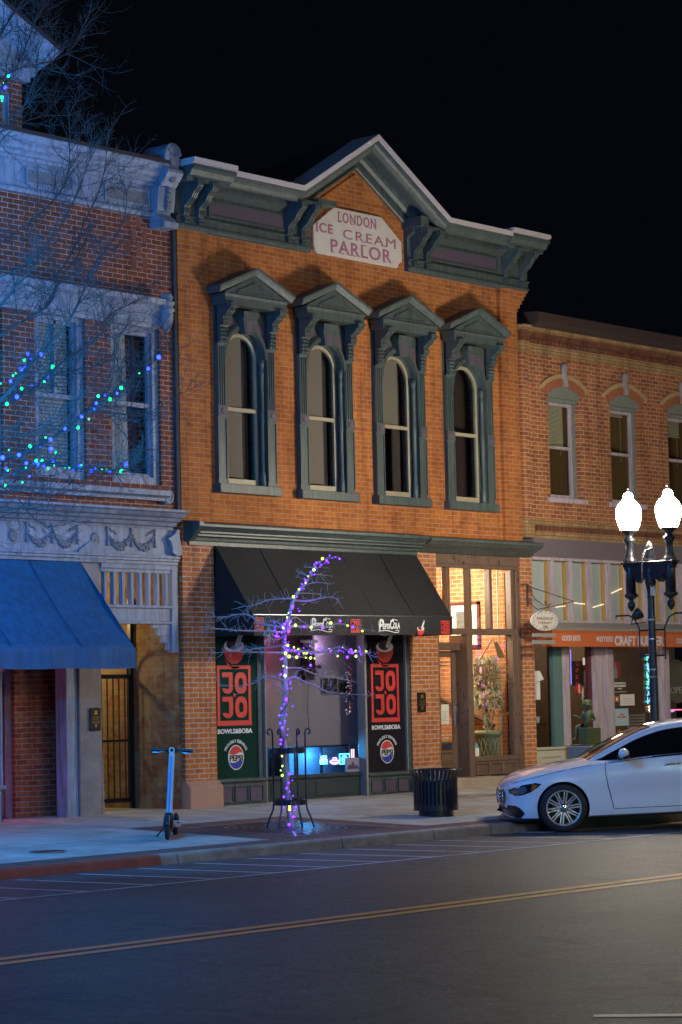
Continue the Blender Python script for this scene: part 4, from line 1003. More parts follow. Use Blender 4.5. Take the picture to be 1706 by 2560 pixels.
mb = MB(); mb.prism_y([(3.68, 0.43), (3.965, 0.43), (3.9, 0.49), (3.86, 0.47), (3.82, 0.55), (3.76, 0.48), (3.72, 0.50)], 0.115, 0.119); mb.build('mountain_print', plain('dark_violet_print', (0.07, 0.04, 0.12), 0.6, bmp=0), st)
# glowing beads imitating lights reflected near the right edge of the centre window
for k, cc in enumerate([('red_bead', (1, .2, .15)), ('pale_bead', (.8, .8, 1)), ('green_bead', (.2, 1, .6))]):
    bt = thing('reflected_beads', ('imitated reflection of tiny red lights, nearest the right edge inside the middle shop window', 'imitated reflection of tiny pale lights inside the middle shop window, beside the red ones', 'imitated reflection of loose tiny green lights inside the middle shop window')[k], 'string lights', (3.9-0.1*k, 0.3, 2.3))
    mb = MB()
    for q in range(26):
        z = random.uniform(1.25, 2.05) if k < 2 else random.uniform(1.75, 2.35)
        x = (3.90-0.06*k+random.uniform(-.05, .05)) if k < 2 else random.uniform(3.2, 3.9)
        mb.ball((x, 0.22, z), 0.0055 if k < 2 else 0.004, 5, 4)
    mb.build('light_beads', emit(cc[0], cc[1], 1.2, False), bt)

# --- office entrance at the right
ent = MB()
ent.box(5.80, 8.03, -0.015, 0.12, 3.64, 3.86); ent.box(5.80, 8.03, 0.0, 0.13, 3.58, 3.64)
ent.box(7.93, 8.03, -0.008, 0.12, 0.20, 3.58)
for x in (6.10, 6.66, 7.22, 7.80): ent.box(x, x+0.075, 0.005, 0.12, 2.60, 3.58)
ent.box(5.80, 7.93, -0.004, 0.13, 2.50, 2.60)
ent.box(6.58, 6.72, -0.002, 0.35, 0.20, 2.50)       # post between door and window
ent.box(5.80, 5.86, 0.0, 0.3, 0.20, 2.50); ent.box(5.86, 6.58, 0.15, 0.30, 2.25, 2.38)
ent.box(6.72, 7.93, 0.0, 0.12, 0.44, 0.52); ent.box(6.72, 7.93, 0.012, 0.12, 0.20, 0.44)
for x in (6.74, 7.10, 7.46): ent.frame_rect(x, x+0.36, 0.22, 0.43, 0.035, -0.012, 0.012)
ent.box(7.80, 7.93, 0.0, 0.12, 0.52, 2.50)
en = ent.build('entrance_frame', 'wood', B, bevel=0.006)
door = MB()
dx0, dx1, dy = 5.90, 6.58, 0.24
door.frame_rect(dx0, dx1, 0.24, 2.24, 0.10, dy, dy+0.045); door.box(dx0+0.1, dx1-0.1, dy, dy+0.045, 0.34, 0.78)
door.frame_rect(dx0+0.12, dx1-0.12, 0.42, 0.62, 0.03, dy-0.015, dy)
dr = door.build('door', 'wood', B, bevel=0.006)
mb = MB(); mb.box(dx0+0.10, dx1-0.10, dy+0.02, dy+0.026, 0.78, 2.14); mb.build('pane', 'glass', dr)
mb = MB(); mb.frame_rect(6.08, 6.40, 0.66, 0.75, 0.018, dy-0.02, dy-0.001); mb.box(6.10, 6.38, dy-0.012, dy-0.002, 0.68, 0.73); mb.build('mail_slot', 'steel', dr)
mb = MB(); mb.box(6.49, 6.57, dy-0.03, dy, 1.02, 1.36); mb.box(6.50, 6.56, dy-0.045, dy-0.03, 1.24, 1.34); mb.tube([(6.53, dy-0.03, 1.13), (6.53, dy-0.08, 1.13), (6.40, dy-0.085, 1.13)], 0.014, 8); mb.tube([(6.53, dy-0.03, 1.13), (6.62, dy-0.05, 1.13)], 0.012, 8); mb.build('handle', 'steel', dr, bevel=0.004)
mb = MB(); mb.box(6.16, 6.36, dy-0.004, dy-0.001, 1.06, 1.38); nb = mb.build('notice', 'paper', dr)
mb = MB()
for q in range(7): mb.box(6.19, 6.33-0.02*(q % 3), dy-0.0055, dy-0.0045, 1.265-0.025*q, 1.27-0.025*q)
mb.build('printed_lines', 'flash', nb)
text_obj('252 HISTORIC 25TH ST', 'plq', dr, (6.03, 6.44, 2.045, 2.075), dy+0.014, bold=0.02)
text_obj('SUITE 200', 'plq', dr, (6.13, 6.34, 1.99, 2.018), dy+0.014, bold=0.02)
text_obj('Investments offered through advisors', 'wht', dr, (6.03, 6.45, 0.875, 0.90), dy+0.014)
text_obj('Member FINRA/SIPC', 'wht', dr, (6.12, 6.37, 0.825, 0.85), dy+0.014)
wn = MB(); wn.box(6.72, 7.80, 0.055, 0.060, 0.52, 2.50); wn = wn.build('pane', 'glass', en)
tr_ = MB()
for x in (5.80, 6.175, 6.735, 7.295): tr_.box(x, x+0.56 if x > 5.9 else 6.10, 0.055, 0.060, 2.60, 3.58)
tr_.build_each('transom_pane', 'glass', en)
Y_ = 0.048
text_obj('BOYER', 'gold', wn, (6.80, 7.42, 1.82, 2.03), Y_, bold=0.02)
text_obj('WEALTH', 'gold', wn, (7.46, 7.74, 1.94, 1.99), Y_, bold=0.02); text_obj('MANAGEMENT', 'gold', wn, (7.40, 7.78, 1.86, 1.91), Y_, bold=0.02)
mb = MB(); mb.prism_y([(6.95, 2.09), (6.98, 2.09), (7.33, 2.42), (7.31, 2.43)], Y_-0.002, Y_); mb.prism_y([(7.33, 2.42), (7.46, 2.12), (7.66, 2.12), (7.44, 2.40), (7.40, 2.37)], Y_-0.002, Y_); mb.box(6.76, 7.78, Y_-0.002, Y_, 1.775, 1.785); mb.box(7.02, 7.62, Y_-0.002, Y_, 1.385, 1.392); mb.build('gilt_mountain', 'gold', wn)
text_obj('COMPREHENSIVE WEALTH MANAGEMENT SERVICES', 'gold', wn, (6.77, 7.78, 1.72, 1.755), Y_)
text_obj('Darrell Boyer', 'gold', wn, (7.12, 7.50, 1.42, 1.475), Y_)
text_obj('Joshua Boyer, CFP', 'gold', wn, (7.02, 7.62, 1.29, 1.345), Y_); text_obj('CERTIFIED FINANCIAL PLANNER', 'gold', wn, (6.88, 7.76, 1.18, 1.225), Y_)
# lit room behind: brick party wall, floor, ceiling, back wall, stair rail
mb = MB(); mb.box(8.04, 8.09, 0.13, 5.5, 0.15, 3.85); mb.build('inner_wall', 'brick_in', B)
mb = MB(); mb.box(5.72, 5.80, 0.36, 5.5, 0.15, 3.85); mb.box(5.80, 8.04, 5.45, 5.5, 0.15, 3.85); mb.box(5.80, 8.04, 0.14, 5.45, 3.80, 3.85); mb.build('inner_wall', plain('warm_plaster', (0.45, 0.33, 0.22), 0.8), B)
mb = MB(); mb.box(5.80, 8.04, 0.30, 5.45, 0.14, 0.17); mb.build('inner_floor', 'dark_wood', B)
rail = thing('stair_rail', 'dark sloping stair rail seen through the brown wooden door', 'stair rail', (8.0, 0.6, 0.2))
mb = MB(); mb.tube([(7.96, 0.55, 1.0), (7.96, 2.4, 1.75)], 0.035, 8)
for q in range(5): mb.tube([(7.98, 0.6+0.42*q, 0.17), (7.98, 0.6+0.42*q, 1.02+0.17*q)], 0.012, 6)
mb.build('rail', 'dark_wood', rail)
pole = thing('curtain_rod', 'thin pale vertical rod standing inside the office window', 'rod', (7.55, 0.35, 0.5))
mb = MB(); mb.tube([(7.82, 0.30, 0.2), (7.82, 0.30, 3.75)], 0.013, 8); mb.build('rod', 'cream', pole)
sc_ = thing('jamb_tone_panel', 'tall dark brown panel standing in for the dim jamb at the right inside the office window', 'screen', (7.8, 0.3, 0.2))  # dark panel put where only the dim jamb reveal and curtain show
mb = MB(); mb.box(7.93, 8.03, 0.22, 0.24, 0.2, 3.55); mb.build('jamb_tone_sheet', 'dark_wood', sc_)
lamp('office_light', (6.75, 1.1, 3.45), (1.0, 0.80, 0.60), 300, 0.15)
lamp('office_light', (6.6, 3.0, 3.2), (1.0, 0.72, 0.42), 60, 0.12)
for (y0, y1, z0, z1, lab) in ((0.84, 1.50, 2.32, 3.10, 'large framed landscape print on the lit brick wall, seen through the transom'),):
    f_ = thing('framed_picture', lab, 'picture', (8.04, (y0+y1)/2, z0))
    mb = MB(); mb.box(8.0, 8.04, y0, y1, z0, z0+0.05); mb.box(8.0, 8.04, y0, y1, z1-0.05, z1); mb.box(8.0, 8.04, y0, y0+0.05, z0, z1); mb.box(8.0, 8.04, y1-0.05, y1, z0, z1); mb.build('frame', plain('dark_red_frame', (0.12, 0.02, 0.02), 0.4), f_)
    mb = MB(); mb.box(8.015, 8.035, y0+0.05, y1-0.05, z0+0.05, z1-0.05); mb.build('mat_board', 'paper', f_)
    mb = MB(); mb.box(8.008, 8.014, y0+0.16, y1-0.16, z0+0.16, z1-0.16); mb.build('print', plain('print_tones', (0.16, 0.17, 0.18), 0.5, var=0.9, vscale=14), f_)
# ficus in a lattice pot in the window
fx, fy, fz = 7.58, 0.40, 0.17
fc = thing('potted_plant', 'bushy pale-leaved indoor tree with twin stems in a green lattice pot behind the office window', 'plant', (fx, fy, fz))
mb = MB(); mb.lathe([(0.14, 0), (0.15, 0), (0.20, 0.52), (0.245, 0.53), (0.245, 0.60), (0.20, 0.60), (0.19, 0.5)], (fx, fy, 0.33), 20)
pot = mb.build('pot', 'potg', fc)
mb = MB(); mb.box(fx-0.22, fx+0.22, fy-0.2, fy+0.2, 0.17, 0.335); mb.build('plant_stand', 'dark_wood', fc)
mb = MB()
for k in range(14):
    for sg in (-1, 1):
        pts = []
        for j in range(5):
            a = 2*PI*k/14+sg*j*0.16; r_ = 0.152+0.045*j/4; pts.append((fx+r_*math.cos(a), fy+r_*math.sin(a), 0.35+0.46*j/4))
        mb.tube(pts, 0.006, 4)
mb.build('lattice', 'cream', pot)
mb = MB()
st_ = []
for (ax, ay) in ((-0.05, 0.02), (0.07, -0.02), (0.0, 0.05)):
    pts = [(fx+ax, fy+ay, 0.95), (fx+ax*2.0+0.02, fy+ay, 1.25), (fx+ax*1.5, fy+ay*2, 1.6), (fx+ax*3, fy+ay*3, 2.0)]
    mb.tube(pts, [0.016, 0.014, 0.011, 0.006], 6)
mb.build('stem', 'twig', fc)
mb = MB()
for k in range(1300):
    a = random.uniform(0, 2*PI); z = random.uniform(0, 1); rr = (0.30-0.12*z)*random.uniform(0.25, 1.0)**0.6
    c0 = Vector((fx+rr*math.cos(a)*1.1, fy+rr*math.sin(a)*0.8, 1.32+z*0.86)) if k % 9 else Vector((fx-0.14+random.uniform(-.05, .05), fy-0.1, random.uniform(0.95, 1.35)))
    d_ = Vector((math.cos(a)*0.5, math.sin(a)*0.5, -0.9+random.uniform(-.3, .3))).normalized(); sd = d_.cross(Vector((random.uniform(-1, 1), random.uniform(-1, 1), 0.3))).normalized()
    L_ = random.uniform(0.06, 0.11); wd = L_*0.25
    mb.add([c0, c0+d_*L_*0.5+sd*wd, c0+d_*L_, c0+d_*L_*0.5-sd*wd], [(0, 1, 2, 3)])
mb.build('foliage', 'leafd', fc)
mb = MB(); mb.box(6.76, 6.86, 0.03, 0.05, 0.53, 0.66); hs = mb.build('window_sticker', 'paper', en)
mb = MB(); mb.prism_y([(6.75, 0.66), (6.87, 0.66), (6.81, 0.74)], 0.03, 0.05); mb.build('sticker_roof', plain('light_blue_print', (0.12, 0.35, 0.50), 0.5, bmp=0), hs)
# fairy lights inside office window (purple)
M['bulb_mag'] = emit('magenta_bulb', (0.75, 0.10, 0.9), 1.6, False)
fl = thing('fairy_lights', 'magenta fairy lights draped over the indoor tree behind the office window', 'string lights', (7.1, 0.25, 1.2))
mb = MB()
for k in range(150):
    q = k % 3
    if q == 0: b_ = zat(1000, 1340, 3.459, random.gauss(670+10*math.sin(k), 14), random.uniform(840, 1060), 0.25)
    elif q == 1: tt = random.random(); b_ = zat(1000, 1340, 3.459, random.gauss(685+50*tt, 9), 1060+430*tt, 0.25)
    else: tt = random.random(); b_ = zat(1000, 1340, 3.459, random.gauss(760+190*tt, 12), 1200-330*tt+random.gauss(0, 8), 0.25)
    mb.ball(b_, 0.0058, 5, 4)
mb.build('light_beads', 'bulb_mag', fl)
# plaque by the door
def plaque(x0, x1, z0, z1, y, label):
    t = thing('plaque', label, 'plaque', ((x0+x1)/2, y, z0))
    mb = MB(); mb.box(x0, x1, y-0.02, y, z0, z1); mb.build('plate', 'plq', t, bevel=0.008)
    h = z1-z0; wd = x1-x0; mb = MB(); cx = (x0+x1)/2
    mb.box(cx-wd*.14, cx+wd*.14, y-0.026, y-0.02, z0+h*.70, z0+h*.88)
    mb.ball((cx, y-0.022, z0+h*.2), wd*.12, 8, 6, (1, 0.3, 1))
    mb.build_each('relief', 'goldp', t)
    text_obj('HISTORIC', 'goldp', t, (cx-wd*.33, cx+wd*.33, z0+h*.56, z0+h*.62), y-0.024); text_obj('BUILDING', 'goldp', t, (cx-wd*.3, cx+wd*.3, z0+h*.47, z0+h*.53), y-0.024)
    mb = MB()
    for q in range(3): mb.box(cx-wd*(.38-.05*q), cx+wd*(.38-.05*q), y-0.024, y-0.02, z0+h*(.40-.045*q), z0+h*(.415-.045*q))
    mb.build('relief_lines', 'goldp', t)
    return t
o3 = (1020, 1580, 6.5333)
p, q = zat(*o3, 160, 1310, -0.03), zat(*o3, 290, 985, -0.03)
plaque(p.x, q.x, p.z, q.z, -0.02, 'small dark bronze plaque on the orange brick pier left of the brown door')
p, q = zat(0, 1240, 2.7356, 620, 1605, -0.09), zat(0, 1240, 2.7356, 692, 1448, -0.09)
plaque(p.x, q.x, p.z, q.z, -0.07, 'small dark bronze plaque on the grey stone post beside the iron gate')
# standpipe cap at the shop base and rain pipe between buildings
mb = MB(); mb.tube([(5.06, -0.10, 0.02), (5.06, -0.10, 0.20)], 0.022, 8); mb.tube([(5.06, -0.10, 0.18), (5.06, -0.10, 0.22)], 0.035, 8); mb.ball((5.06, -0.10, 0.235), 0.03)
mb.build('standpipe', 'steel', B)
mb = MB(); mb.box(-0.075, -0.002, -0.05, 0.02, 4.2, 8.25); mb.build('rain_pipe', 'roof', B, bevel=0.01)

# ================================================================ LEFT BUILDING (x < 0)
L = thing('victorian_building', 'dark red brick building at the left with pale painted cornices, garland frieze and blue awning', 'building', (-4.0, 0, 0))
lw_ = [(-1.29, -0.33), (-2.70, -1.77), (-4.2, -3.27), (-5.65, -4.72), (-7.1, -6.17)]
mb = MB(); mb.wall(-9, -0.06, 4.2, 8.42, [(a, b, 4.56, 6.84) for a, b in lw_], 0.0, 0.22)
mb.build('wall', 'brick_left', L)
mb = MB(); mb.box(-9, -0.1, 0.3, 0.5, 4.0, 9.1); mb.box(-9, -8.8, 0.5, 13, 0, 9.1); mb.build('side_wall', 'brick_left', L)
mb = MB(); mb.box(-9, -0.1, 0.0, 13, 9.0, 9.08); mb.build('flat_roof', 'roof', L)
# a patch of soldier bricks set on end
mb = MB()
for r_ in range(4):
    for c_ in range(4):
        if (r_+c_) % 2: mb.box(-0.98+0.11*c_, -0.98+0.11*c_+0.10, -0.004, 0.0, 7.60+0.2*r_, 7.60+0.2*r_+0.19)
mb.build('brick_panel', brick('upright_brick', (0.30, 0.075, 0.032), (0.22, 0.05, 0.025), (0.25, 0.2, 0.18), bw=0.035, rh=0.19, ms=0.005), L)
# parapet cornice
mb = MB()
prof = [(0.0, 8.37), (-0.07, 8.37), (-0.09, 8.40), (-0.09, 8.43), (-0.05, 8.45), (-0.05, 8.80), (-0.09, 8.81), (-0.10, 8.85), (-0.15, 8.86), (-0.16, 8.90), (-0.22, 8.93), (-0.24, 8.97), (-0.24, 9.0), (-0.29, 9.03), (-0.32, 9.09), (-0.32, 9.11), (0, 9.11)]
mb.prism_x(prof, -9, -0.45); pc = mb.build('parapet_cornice', 'white', L)
mb = MB(); mb.box(-9, -0.40, -0.34, 0.1, 9.112, 9.16); mb.build('gutter', 'roof_dk', L)
for k in range(6):
    x0 = -1.42-1.46*k; mb = MB(); mb.frame_rect(x0, x0+0.88, 8.50, 8.74, 0.035, -0.075, -0.05); f_ = mb.build('panel_frame', 'white', pc)
    mb = MB(); mb.box(x0+0.035, x0+0.845, -0.0545, -0.0502, 8.535, 8.705); mb.build('panel', 'white_dk', f_)
# big console with rounded cap at the party wall
mb = MB()
mb.box(-0.50, -0.20, -0.30, 0, 8.21, 8.30); mb.prism_x([(0, 8.30), (-0.26, 8.30), (-0.22, 8.36), (-0.14, 8.42), (-0.14, 8.46), (0, 8.46)], -0.50, -0.20)
mb.prism_x([(0, 8.46), (-0.19, 8.46), (-0.23, 8.80), (0, 8.80)], -0.52, -0.18)
mb.prism_x([(0, 8.80), (-0.24, 8.80), (-0.40, 8.98), (-0.38, 9.04), (-0.30, 9.06), (0, 9.06)], -0.50, -0.18)
mb.prism_x([(0, 9.06), (-0.32, 9.06), (-0.34, 9.24), (0, 9.24)], -0.49, -0.20)
cs = mb.build('console', 'white', L, bevel=0.012, seg=2)
mb = MB(); mb.prism_y([(-0.50, 9.24), (-0.18, 9.24)]+arc_pts(-0.34, 9.26, 0.16, 0, PI, 14), -0.36, 0.12); mb.build('rounded_cap', 'white', cs, bevel=0.012, seg=2)
mb = MB()
for q in range(5): mb.ball((-0.35, -0.215-0.008*q, 8.50+0.065*q), 0.038, 8, 6); mb.ball((-0.32+0.03*(q % 2), -0.22, 8.52+0.065*q), 0.022, 6, 5)
mb.ball((-0.34, -0.33, 8.92), 0.07, 8, 6, (1, .5, 1.1))
for q in range(7): mb.ball((-0.34+0.09*math.cos(q), -0.365, 9.30+0.07*math.sin(q)), 0.026, 6, 5, (1, .6, 1))
mb.box(-0.39, -0.28, -0.35, -0.33, 9.09, 9.20)
mb.build('carving', 'white_dk', cs)
# turret with its raking cornice above the roof
mb = MB(); mb.wall(-9, -2.87, 9.10, 10.1, [(-3.22, -3.08, 9.2, 9.72)], 0.0, 0.12); mb.box(-9, -2.87, 0.12, 3.0, 9.10, 10.1)
tu = mb.build('turret', 'brick_left', L)
mb = MB(); mb.sweep([(-9.0, 11.4), (-5.0, 11.4), (-2.55, 10.27)], [(0.04, -0.42), (0.04, 0.4), (-0.26, 0.4), (-0.30, 0.0), (-0.30, -0.05), (-0.2, -0.08), (-0.15, -0.2), (-0.06, -0.33), (0.0, -0.40)]); mb.build('turret_cornice', 'white', tu)
mb = MB(); mb.box(-9, -2.80, -0.10, 0.3, 9.90, 10.02); mb.box(-9, -2.75, -0.15, 0.3, 10.02, 10.16); mb.prism_y([(-9, 10.16), (-2.7, 10.16), (-2.9, 10.3), (-5, 11.2), (-9, 11.2)], -0.12, 0.3); mb.build('turret_frieze', 'white', tu)
mb = MB(); mb.sweep([(-9.0, 11.46), (-5.0, 11.46), (-2.52, 10.31)], [(0.03, -0.45), (0.03, 0.42), (-0.012, 0.42), (-0.012, -0.45)]); mb.build('turret_roof', 'roof_dk', tu)
mb = MB(); mb.frame_rect(-3.22, -3.08, 9.2, 9.72, 0.025, 0.02, 0.08); mb.box(-3.2, -3.1, 0.06, 0.065, 9.2, 9.7); mb.build('turret_window', 'white', tu)
# hood moulding and its turned drop
mb = MB(); mb.prism_x([(0, 6.78), (-0.08, 6.78), (-0.09, 6.83), (-0.12, 6.84), (-0.12, 6.94), (-0.20, 7.02), (-0.20, 7.07), (-0.27, 7.10), (-0.29, 7.17), (-0.22, 7.20), (0, 7.23)], -9, -0.42)
mb.build('hood_moulding', 'white', L)
mb = MB(); mb.lathe([(0.0, 6.70), (0.04, 6.74), (0.085, 6.88), (0.10, 6.97), (0.09, 7.0), (0.115, 7.02), (0.115, 7.05), (0.09, 7.07), (0.12, 7.12), (0.12, 7.15), (0.08, 7.17), (0.10, 7.21), (0.08, 7.26), (0.0, 7.29)], (-0.38, -0.20, 0), 14)
fin = mb.build('turned_drop', 'white', L)
mb = MB()
for q in range(4): mb.tube([(-0.38+0.098*math.cos(q*PI/2+t_*0.35)*(0.55+0.11*t_), -0.20+0.098*math.sin(q*PI/2+t_*0.35)*(0.55+0.11*t_), 6.76+0.05*t_) for t_ in range(5)], 0.014, 5)
mb.build('twisted_rib', 'white', fin)
for k, (a, b) in enumerate(lw_):
    mb = MB(); c = (a+b)/2
    mb.frame_rect(a, b, 4.56, 6.84, 0.11, 0.05, 0.13); mb.frame_rect(a+0.11, b-0.11, 4.67, 6.73, 0.05, 0.10, 0.15); mb.box(a+0.11, b-0.11, 0.08, 0.15, 5.66, 5.72)
    if k == 1: mb.box(c-0.02, c+0.02, 0.10, 0.15, 5.72, 6.73)
    wf = mb.build('window', 'white', L)
    mb = MB(); mb.quad((a+0.1, 0.14, 4.6), (b-0.1, 0.14, 4.6), (b-0.1, 0.14, 6.8), (a+0.1, 0.14, 6.8)); mb.build('pane', 'glass_d', wf)
    if k == 0:
        rows = []
        for q in range(15): rows.append([(a+0.06+0.42*q/14, 0.18+0.02*math.sin(q*1.7), 4.55), (a+0.06+0.40*q/14, 0.18+0.03*math.sin(q*1.5+.4), 6.8)])
        mb = MB(); mb.rings(rows, closed=False); mb.build('curtain', 'curtain', wf)
        mb = MB(); mb.tube([(b-0.27, 0.3, 6.3), (b-0.27, 0.3, 6.7)], 0.006, 5); mb.build('lamp_glint', emit('warm_glint', (1, .45, .15), 0.8, False), wf)
        mb = MB(); mb.box(b-0.30, b-0.22, 0.28, 0.32, 4.6, 6.8); mb.build('curtain_edge', 'mauve', wf)
    else:
        mb = MB()
        for q in range(44): mb.box(a+0.1, b-0.1 if k > 1 else b-0.2, 0.16, 0.17, 4.6+0.05*q, 4.64+0.05*q)
        mb.build('slat_blind', 'curtain' if k == 1 else 'blind2', wf)
mb = MB(); mb.box(-9, -0.1, 0.6, 0.62, 4.2, 7.2); mb.build('room_behind', 'dark', L)
# sill band with scroll, shop cornice, garland frieze
mb = MB(); mb.prism_x([(0, 4.33), (-0.11, 4.33), (-0.12, 4.37), (-0.19, 4.40), (-0.20, 4.47), (-0.14, 4.485), (0, 4.49)], -9, -0.33); sb = mb.build('sill_band', 'white', L)
mb = MB(); sp = [(-0.31+0.10*(1-k/26)*math.cos(PI/2-k*0.42), 4.385+0.10*(1-k/26)*math.sin(PI/2-k*0.42)) for k in range(24)]
mb.tube([(x, -0.11, z) for x, z in sp], 0.018, 6); mb.prism_y([(-0.31+0.095*math.cos(k*PI/10), 4.385+0.095*math.sin(k*PI/10)) for k in range(20)], -0.11, -0.01); mb.build('scroll', 'white', sb)
mb = MB(); mb.prism_x([(0, 3.93), (-0.14, 3.93), (-0.15, 3.96), (-0.20, 3.97), (-0.23, 4.02), (-0.29, 4.03), (-0.32, 4.07), (-0.38, 4.085), (-0.42, 4.13), (-0.46, 4.15), (-0.46, 4.18), (0, 4.24)], -9, -0.26); mb.build('shop_cornice', 'white', L)
mb = MB(); mb.box(-9, -0.18, -0.12, 0.2, 3.53, 3.94); fz_ = mb.build('frieze', 'white', L)
mb = MB(); mb.prism_x([(0.0, 3.43), (-0.12, 3.43), (-0.12, 3.47), (-0.15, 3.48), (-0.15, 3.51), (-0.17, 3.52), (-0.17, 3.55), (-0.12, 3.56), (0, 3.56)], -9, -0.15); mb.build('architrave', 'white', L)
def fzp(a, b): return zat(0, 1280, 3.4087, a, b, -0.13)
rng = random.Random(3)
def garland(dx):
    mb = MB()
    A_, B_, C_ = fzp(918, 158), fzp(1122, 165), fzp(1322, 172)
    for p, q in ((A_, B_), (B_, C_)):
        for k in range(15):
            t = k/14; x = p.x+(q.x-p.x)*t; z = 3.885-0.20*math.sin(PI*t)**0.8-0.02
            r_ = 0.012+0.022*math.sin(PI*t)
            for j in range(4): mb.ball((x+rng.uniform(-.014, .014)+dx, -0.13, z-0.01+rng.uniform(-1, 1)*r_*1.3), 0.014+0.014*math.sin(PI*t), 6, 4, (1, .7, 1))
    for p in (A_, B_, C_):
        mb.ball((p.x+dx, -0.128, 3.90), 0.030, 8, 6, (1, .5, 1.1)); mb.lathe([(0.010, 3.86), (0.013, 3.80), (0.024, 3.68), (0.024, 3.66), (0, 3.66)], (p.x+dx, -0.125, 0), 8)
    for s_, p in ((1, A_), (-1, C_)):
        mb.tube([(p.x+dx+s_*(0.03+0.018*k), -0.128, 3.90-0.008*k+0.018*math.sin(k*1.6)) for k in range(9)], 0.008, 5)
    mb.build('garland', 'white_dk', fz_)
    mb = MB(); c = fzp(815, 205); mb.lathe([(0.085, 0), (0.085, 0.01), (0.065, 0.02), (0.05, 0.012), (0, 0.028)], (0, 0, 0), 16)
    mb.v = [(c.x+dx+x, -0.12-z, 3.745+y*1.1) for x, y, z in mb.v]; mb.build('rosette', 'white_dk', fz_)
for k in range(5): garland(-1.47*k)
mb = MB(); mb.prism_y([(-0.40, 3.80), (-0.27, 3.87), (-0.24, 3.93), (-0.19, 3.93), (-0.185, 3.80), (-0.13, 3.64), (-0.14, 3.57), (-0.24, 3.56), (-0.33, 3.60), (-0.33, 3.68), (-0.36, 3.76)], -0.20, -0.12); mb.prism_y([(-0.26, 3.62), (-0.20, 3.64), (-0.20, 3.74), (-0.24, 3.80), (-0.28, 3.70)], -0.204, -0.2)
mb.build('frieze_scroll', 'white', L, bevel=0.008)
# stone post, capital, pilaster
mb = MB()
mb.box(-2.02, -1.60, -0.06, 0.42, -0.1, 3.50); po = mb.build('stone_post', 'stone', L, bevel=0.012)
mb = MB()
for q in range(14):
    z = 0.02+0.06*q; w_ = 0.030-0.002*q+0.012*rng.random(); mb.add([(-1.62, -0.066, z), (-1.60+w_, -0.055, z+0.01), (-1.60+w_, 0.3, z+0.01), (-1.60+0.02*rng.random(), -0.055, z+0.065), (-1.62, -0.066, z+0.065), (-1.60, 0.3, z+0.065)], [(0, 1, 3, 4), (1, 2, 5, 3)])
mb.build('broken_edge', 'stone', po)
mb = MB(); mb.box(-2.06, -1.55, -0.14, 0.2, 3.46, 3.58); mb.add([(-2.08, -0.155, 3.58), (-1.53, -0.155, 3.58), (-1.53, 0, 3.58), (-2.08, 0, 3.58), (-1.80, -0.13, 3.74), (-1.80, 0, 3.74)], [(0, 1, 4), (1, 2, 5, 4), (3, 0, 4, 5)]); mb.box(-2.08, -1.53, -0.155, 0.2, 3.555, 3.581); mb.build('capital', 'white', po)
mb = MB(); mb.box(-2.22, -2.025, -0.02, 0.2, -0.08, 3.43); mb.box(-2.06, -2.04, -0.03, -0.02, -0.08, 3.43); mb.build('pilaster', 'white', L, bevel=0.006)
mb = MB(); mb.box(-2.6, -1.62, 0.60, 0.8, -0.05, 3.43); mb.build('brick_pier', 'brick_pier', L)
mb = MB(); mb.box(-2.72, -2.58, 0.66, 0.80, -0.05, 3.43); mb.box(-3.6, -2.72, 0.66, 0.78, 1.80, 1.97); mb.box(-3.6, -2.72, 0.66, 0.78, 2.6, 3.4)
mb.frame_rect(-3.55, -2.72, 0.02, 1.80, 0.13, 0.69, 0.74); mb.box(-3.5, -2.8, 0.69, 0.74, 0.12, 0.45); dd = mb.build('door', plain('dull_mauve_door', (0.20, 0.13, 0.17), 0.5), L, bevel=0.004)
mb = MB(); mb.box(-3.42, -2.85, 0.71, 0.715, 0.45, 1.67); mb.build('pane', 'glass', dd)
M['pinkroom'] = plain('pink_lit_wall', (0.75, 0.42, 0.50), 0.8)
mb = MB(); mb.box(-5.5, -2.3, 2.2, 2.25, -0.05, 3.4); mb.box(-2.35, -2.3, 0.81, 2.2, -0.05, 3.4); mb.box(-5.5, -2.3, 0.79, 2.2, 3.38, 3.42); mb.box(-5.5, -2.3, 0.8, 2.2, -0.06, -0.03); mb.build('room_behind', 'pinkroom', L)
mb = MB(); mb.box(-4.4, -2.5, 2.05, 2.15, 0.95, 1.10); mb.box(-4.4, -2.5, 2.05, 2.15, 0.0, 0.6); 
for q in range(14): mb.box(-4.3+0.12*q, -4.24+0.12*q, 1.95, 2.05, 1.10, 1.25+0.18*rng.random())
mb.build('shelf', 'dark_wood', L)
mb = MB()
for q in range(4): x = -3.9+0.3*q; mb.prism_y([(x-0.05, 1.25), (x+0.05, 1.25), (x+0.04, 1.5), (x+0.02, 1.53), (x+0.02, 1.6), (x-0.02, 1.6), (x-0.02, 1.53), (x-0.05, 1.5)], 2.14, 2.2)
mb.build('wall_print', 'blkp', L)
M['pinkpanel'] = emit('pink_lit_panel', (1.0, 0.16, 0.30), 2.2)
mb = MB(); mb.box(-3.58, -2.85, 0.9, 0.92, 2.0, 2.55); mb.build('lit_transom', 'pinkpanel', L)
lamp('pink_shop_light', (-3.4, 1.3, 2.4), (1.0, 0.16, 0.42), 35, 0.1)
lamp('pink_shop_light', (-3.2, 0.05, 0.55), (1.0, 0.04, 0.40), 3.5, 0.08)  # fixtureless light added in the doorway to tint the sidewalk pink
mb = MB(); mb.box(-3.42, -3.40, -0.06, 0.3, -0.1, 2.0); mb.box(-9, -3.40, -0.06, 0.06, -0.1, 0.42); mb.box(-9, -3.36, -0.09, 0.08, 0.42, 0.47); mb.box(-3.46, -3.38, -0.05, 0.06, 0.47, 3.43); mb.build('shop_bulkhead', 'white', L, bevel=0.004)
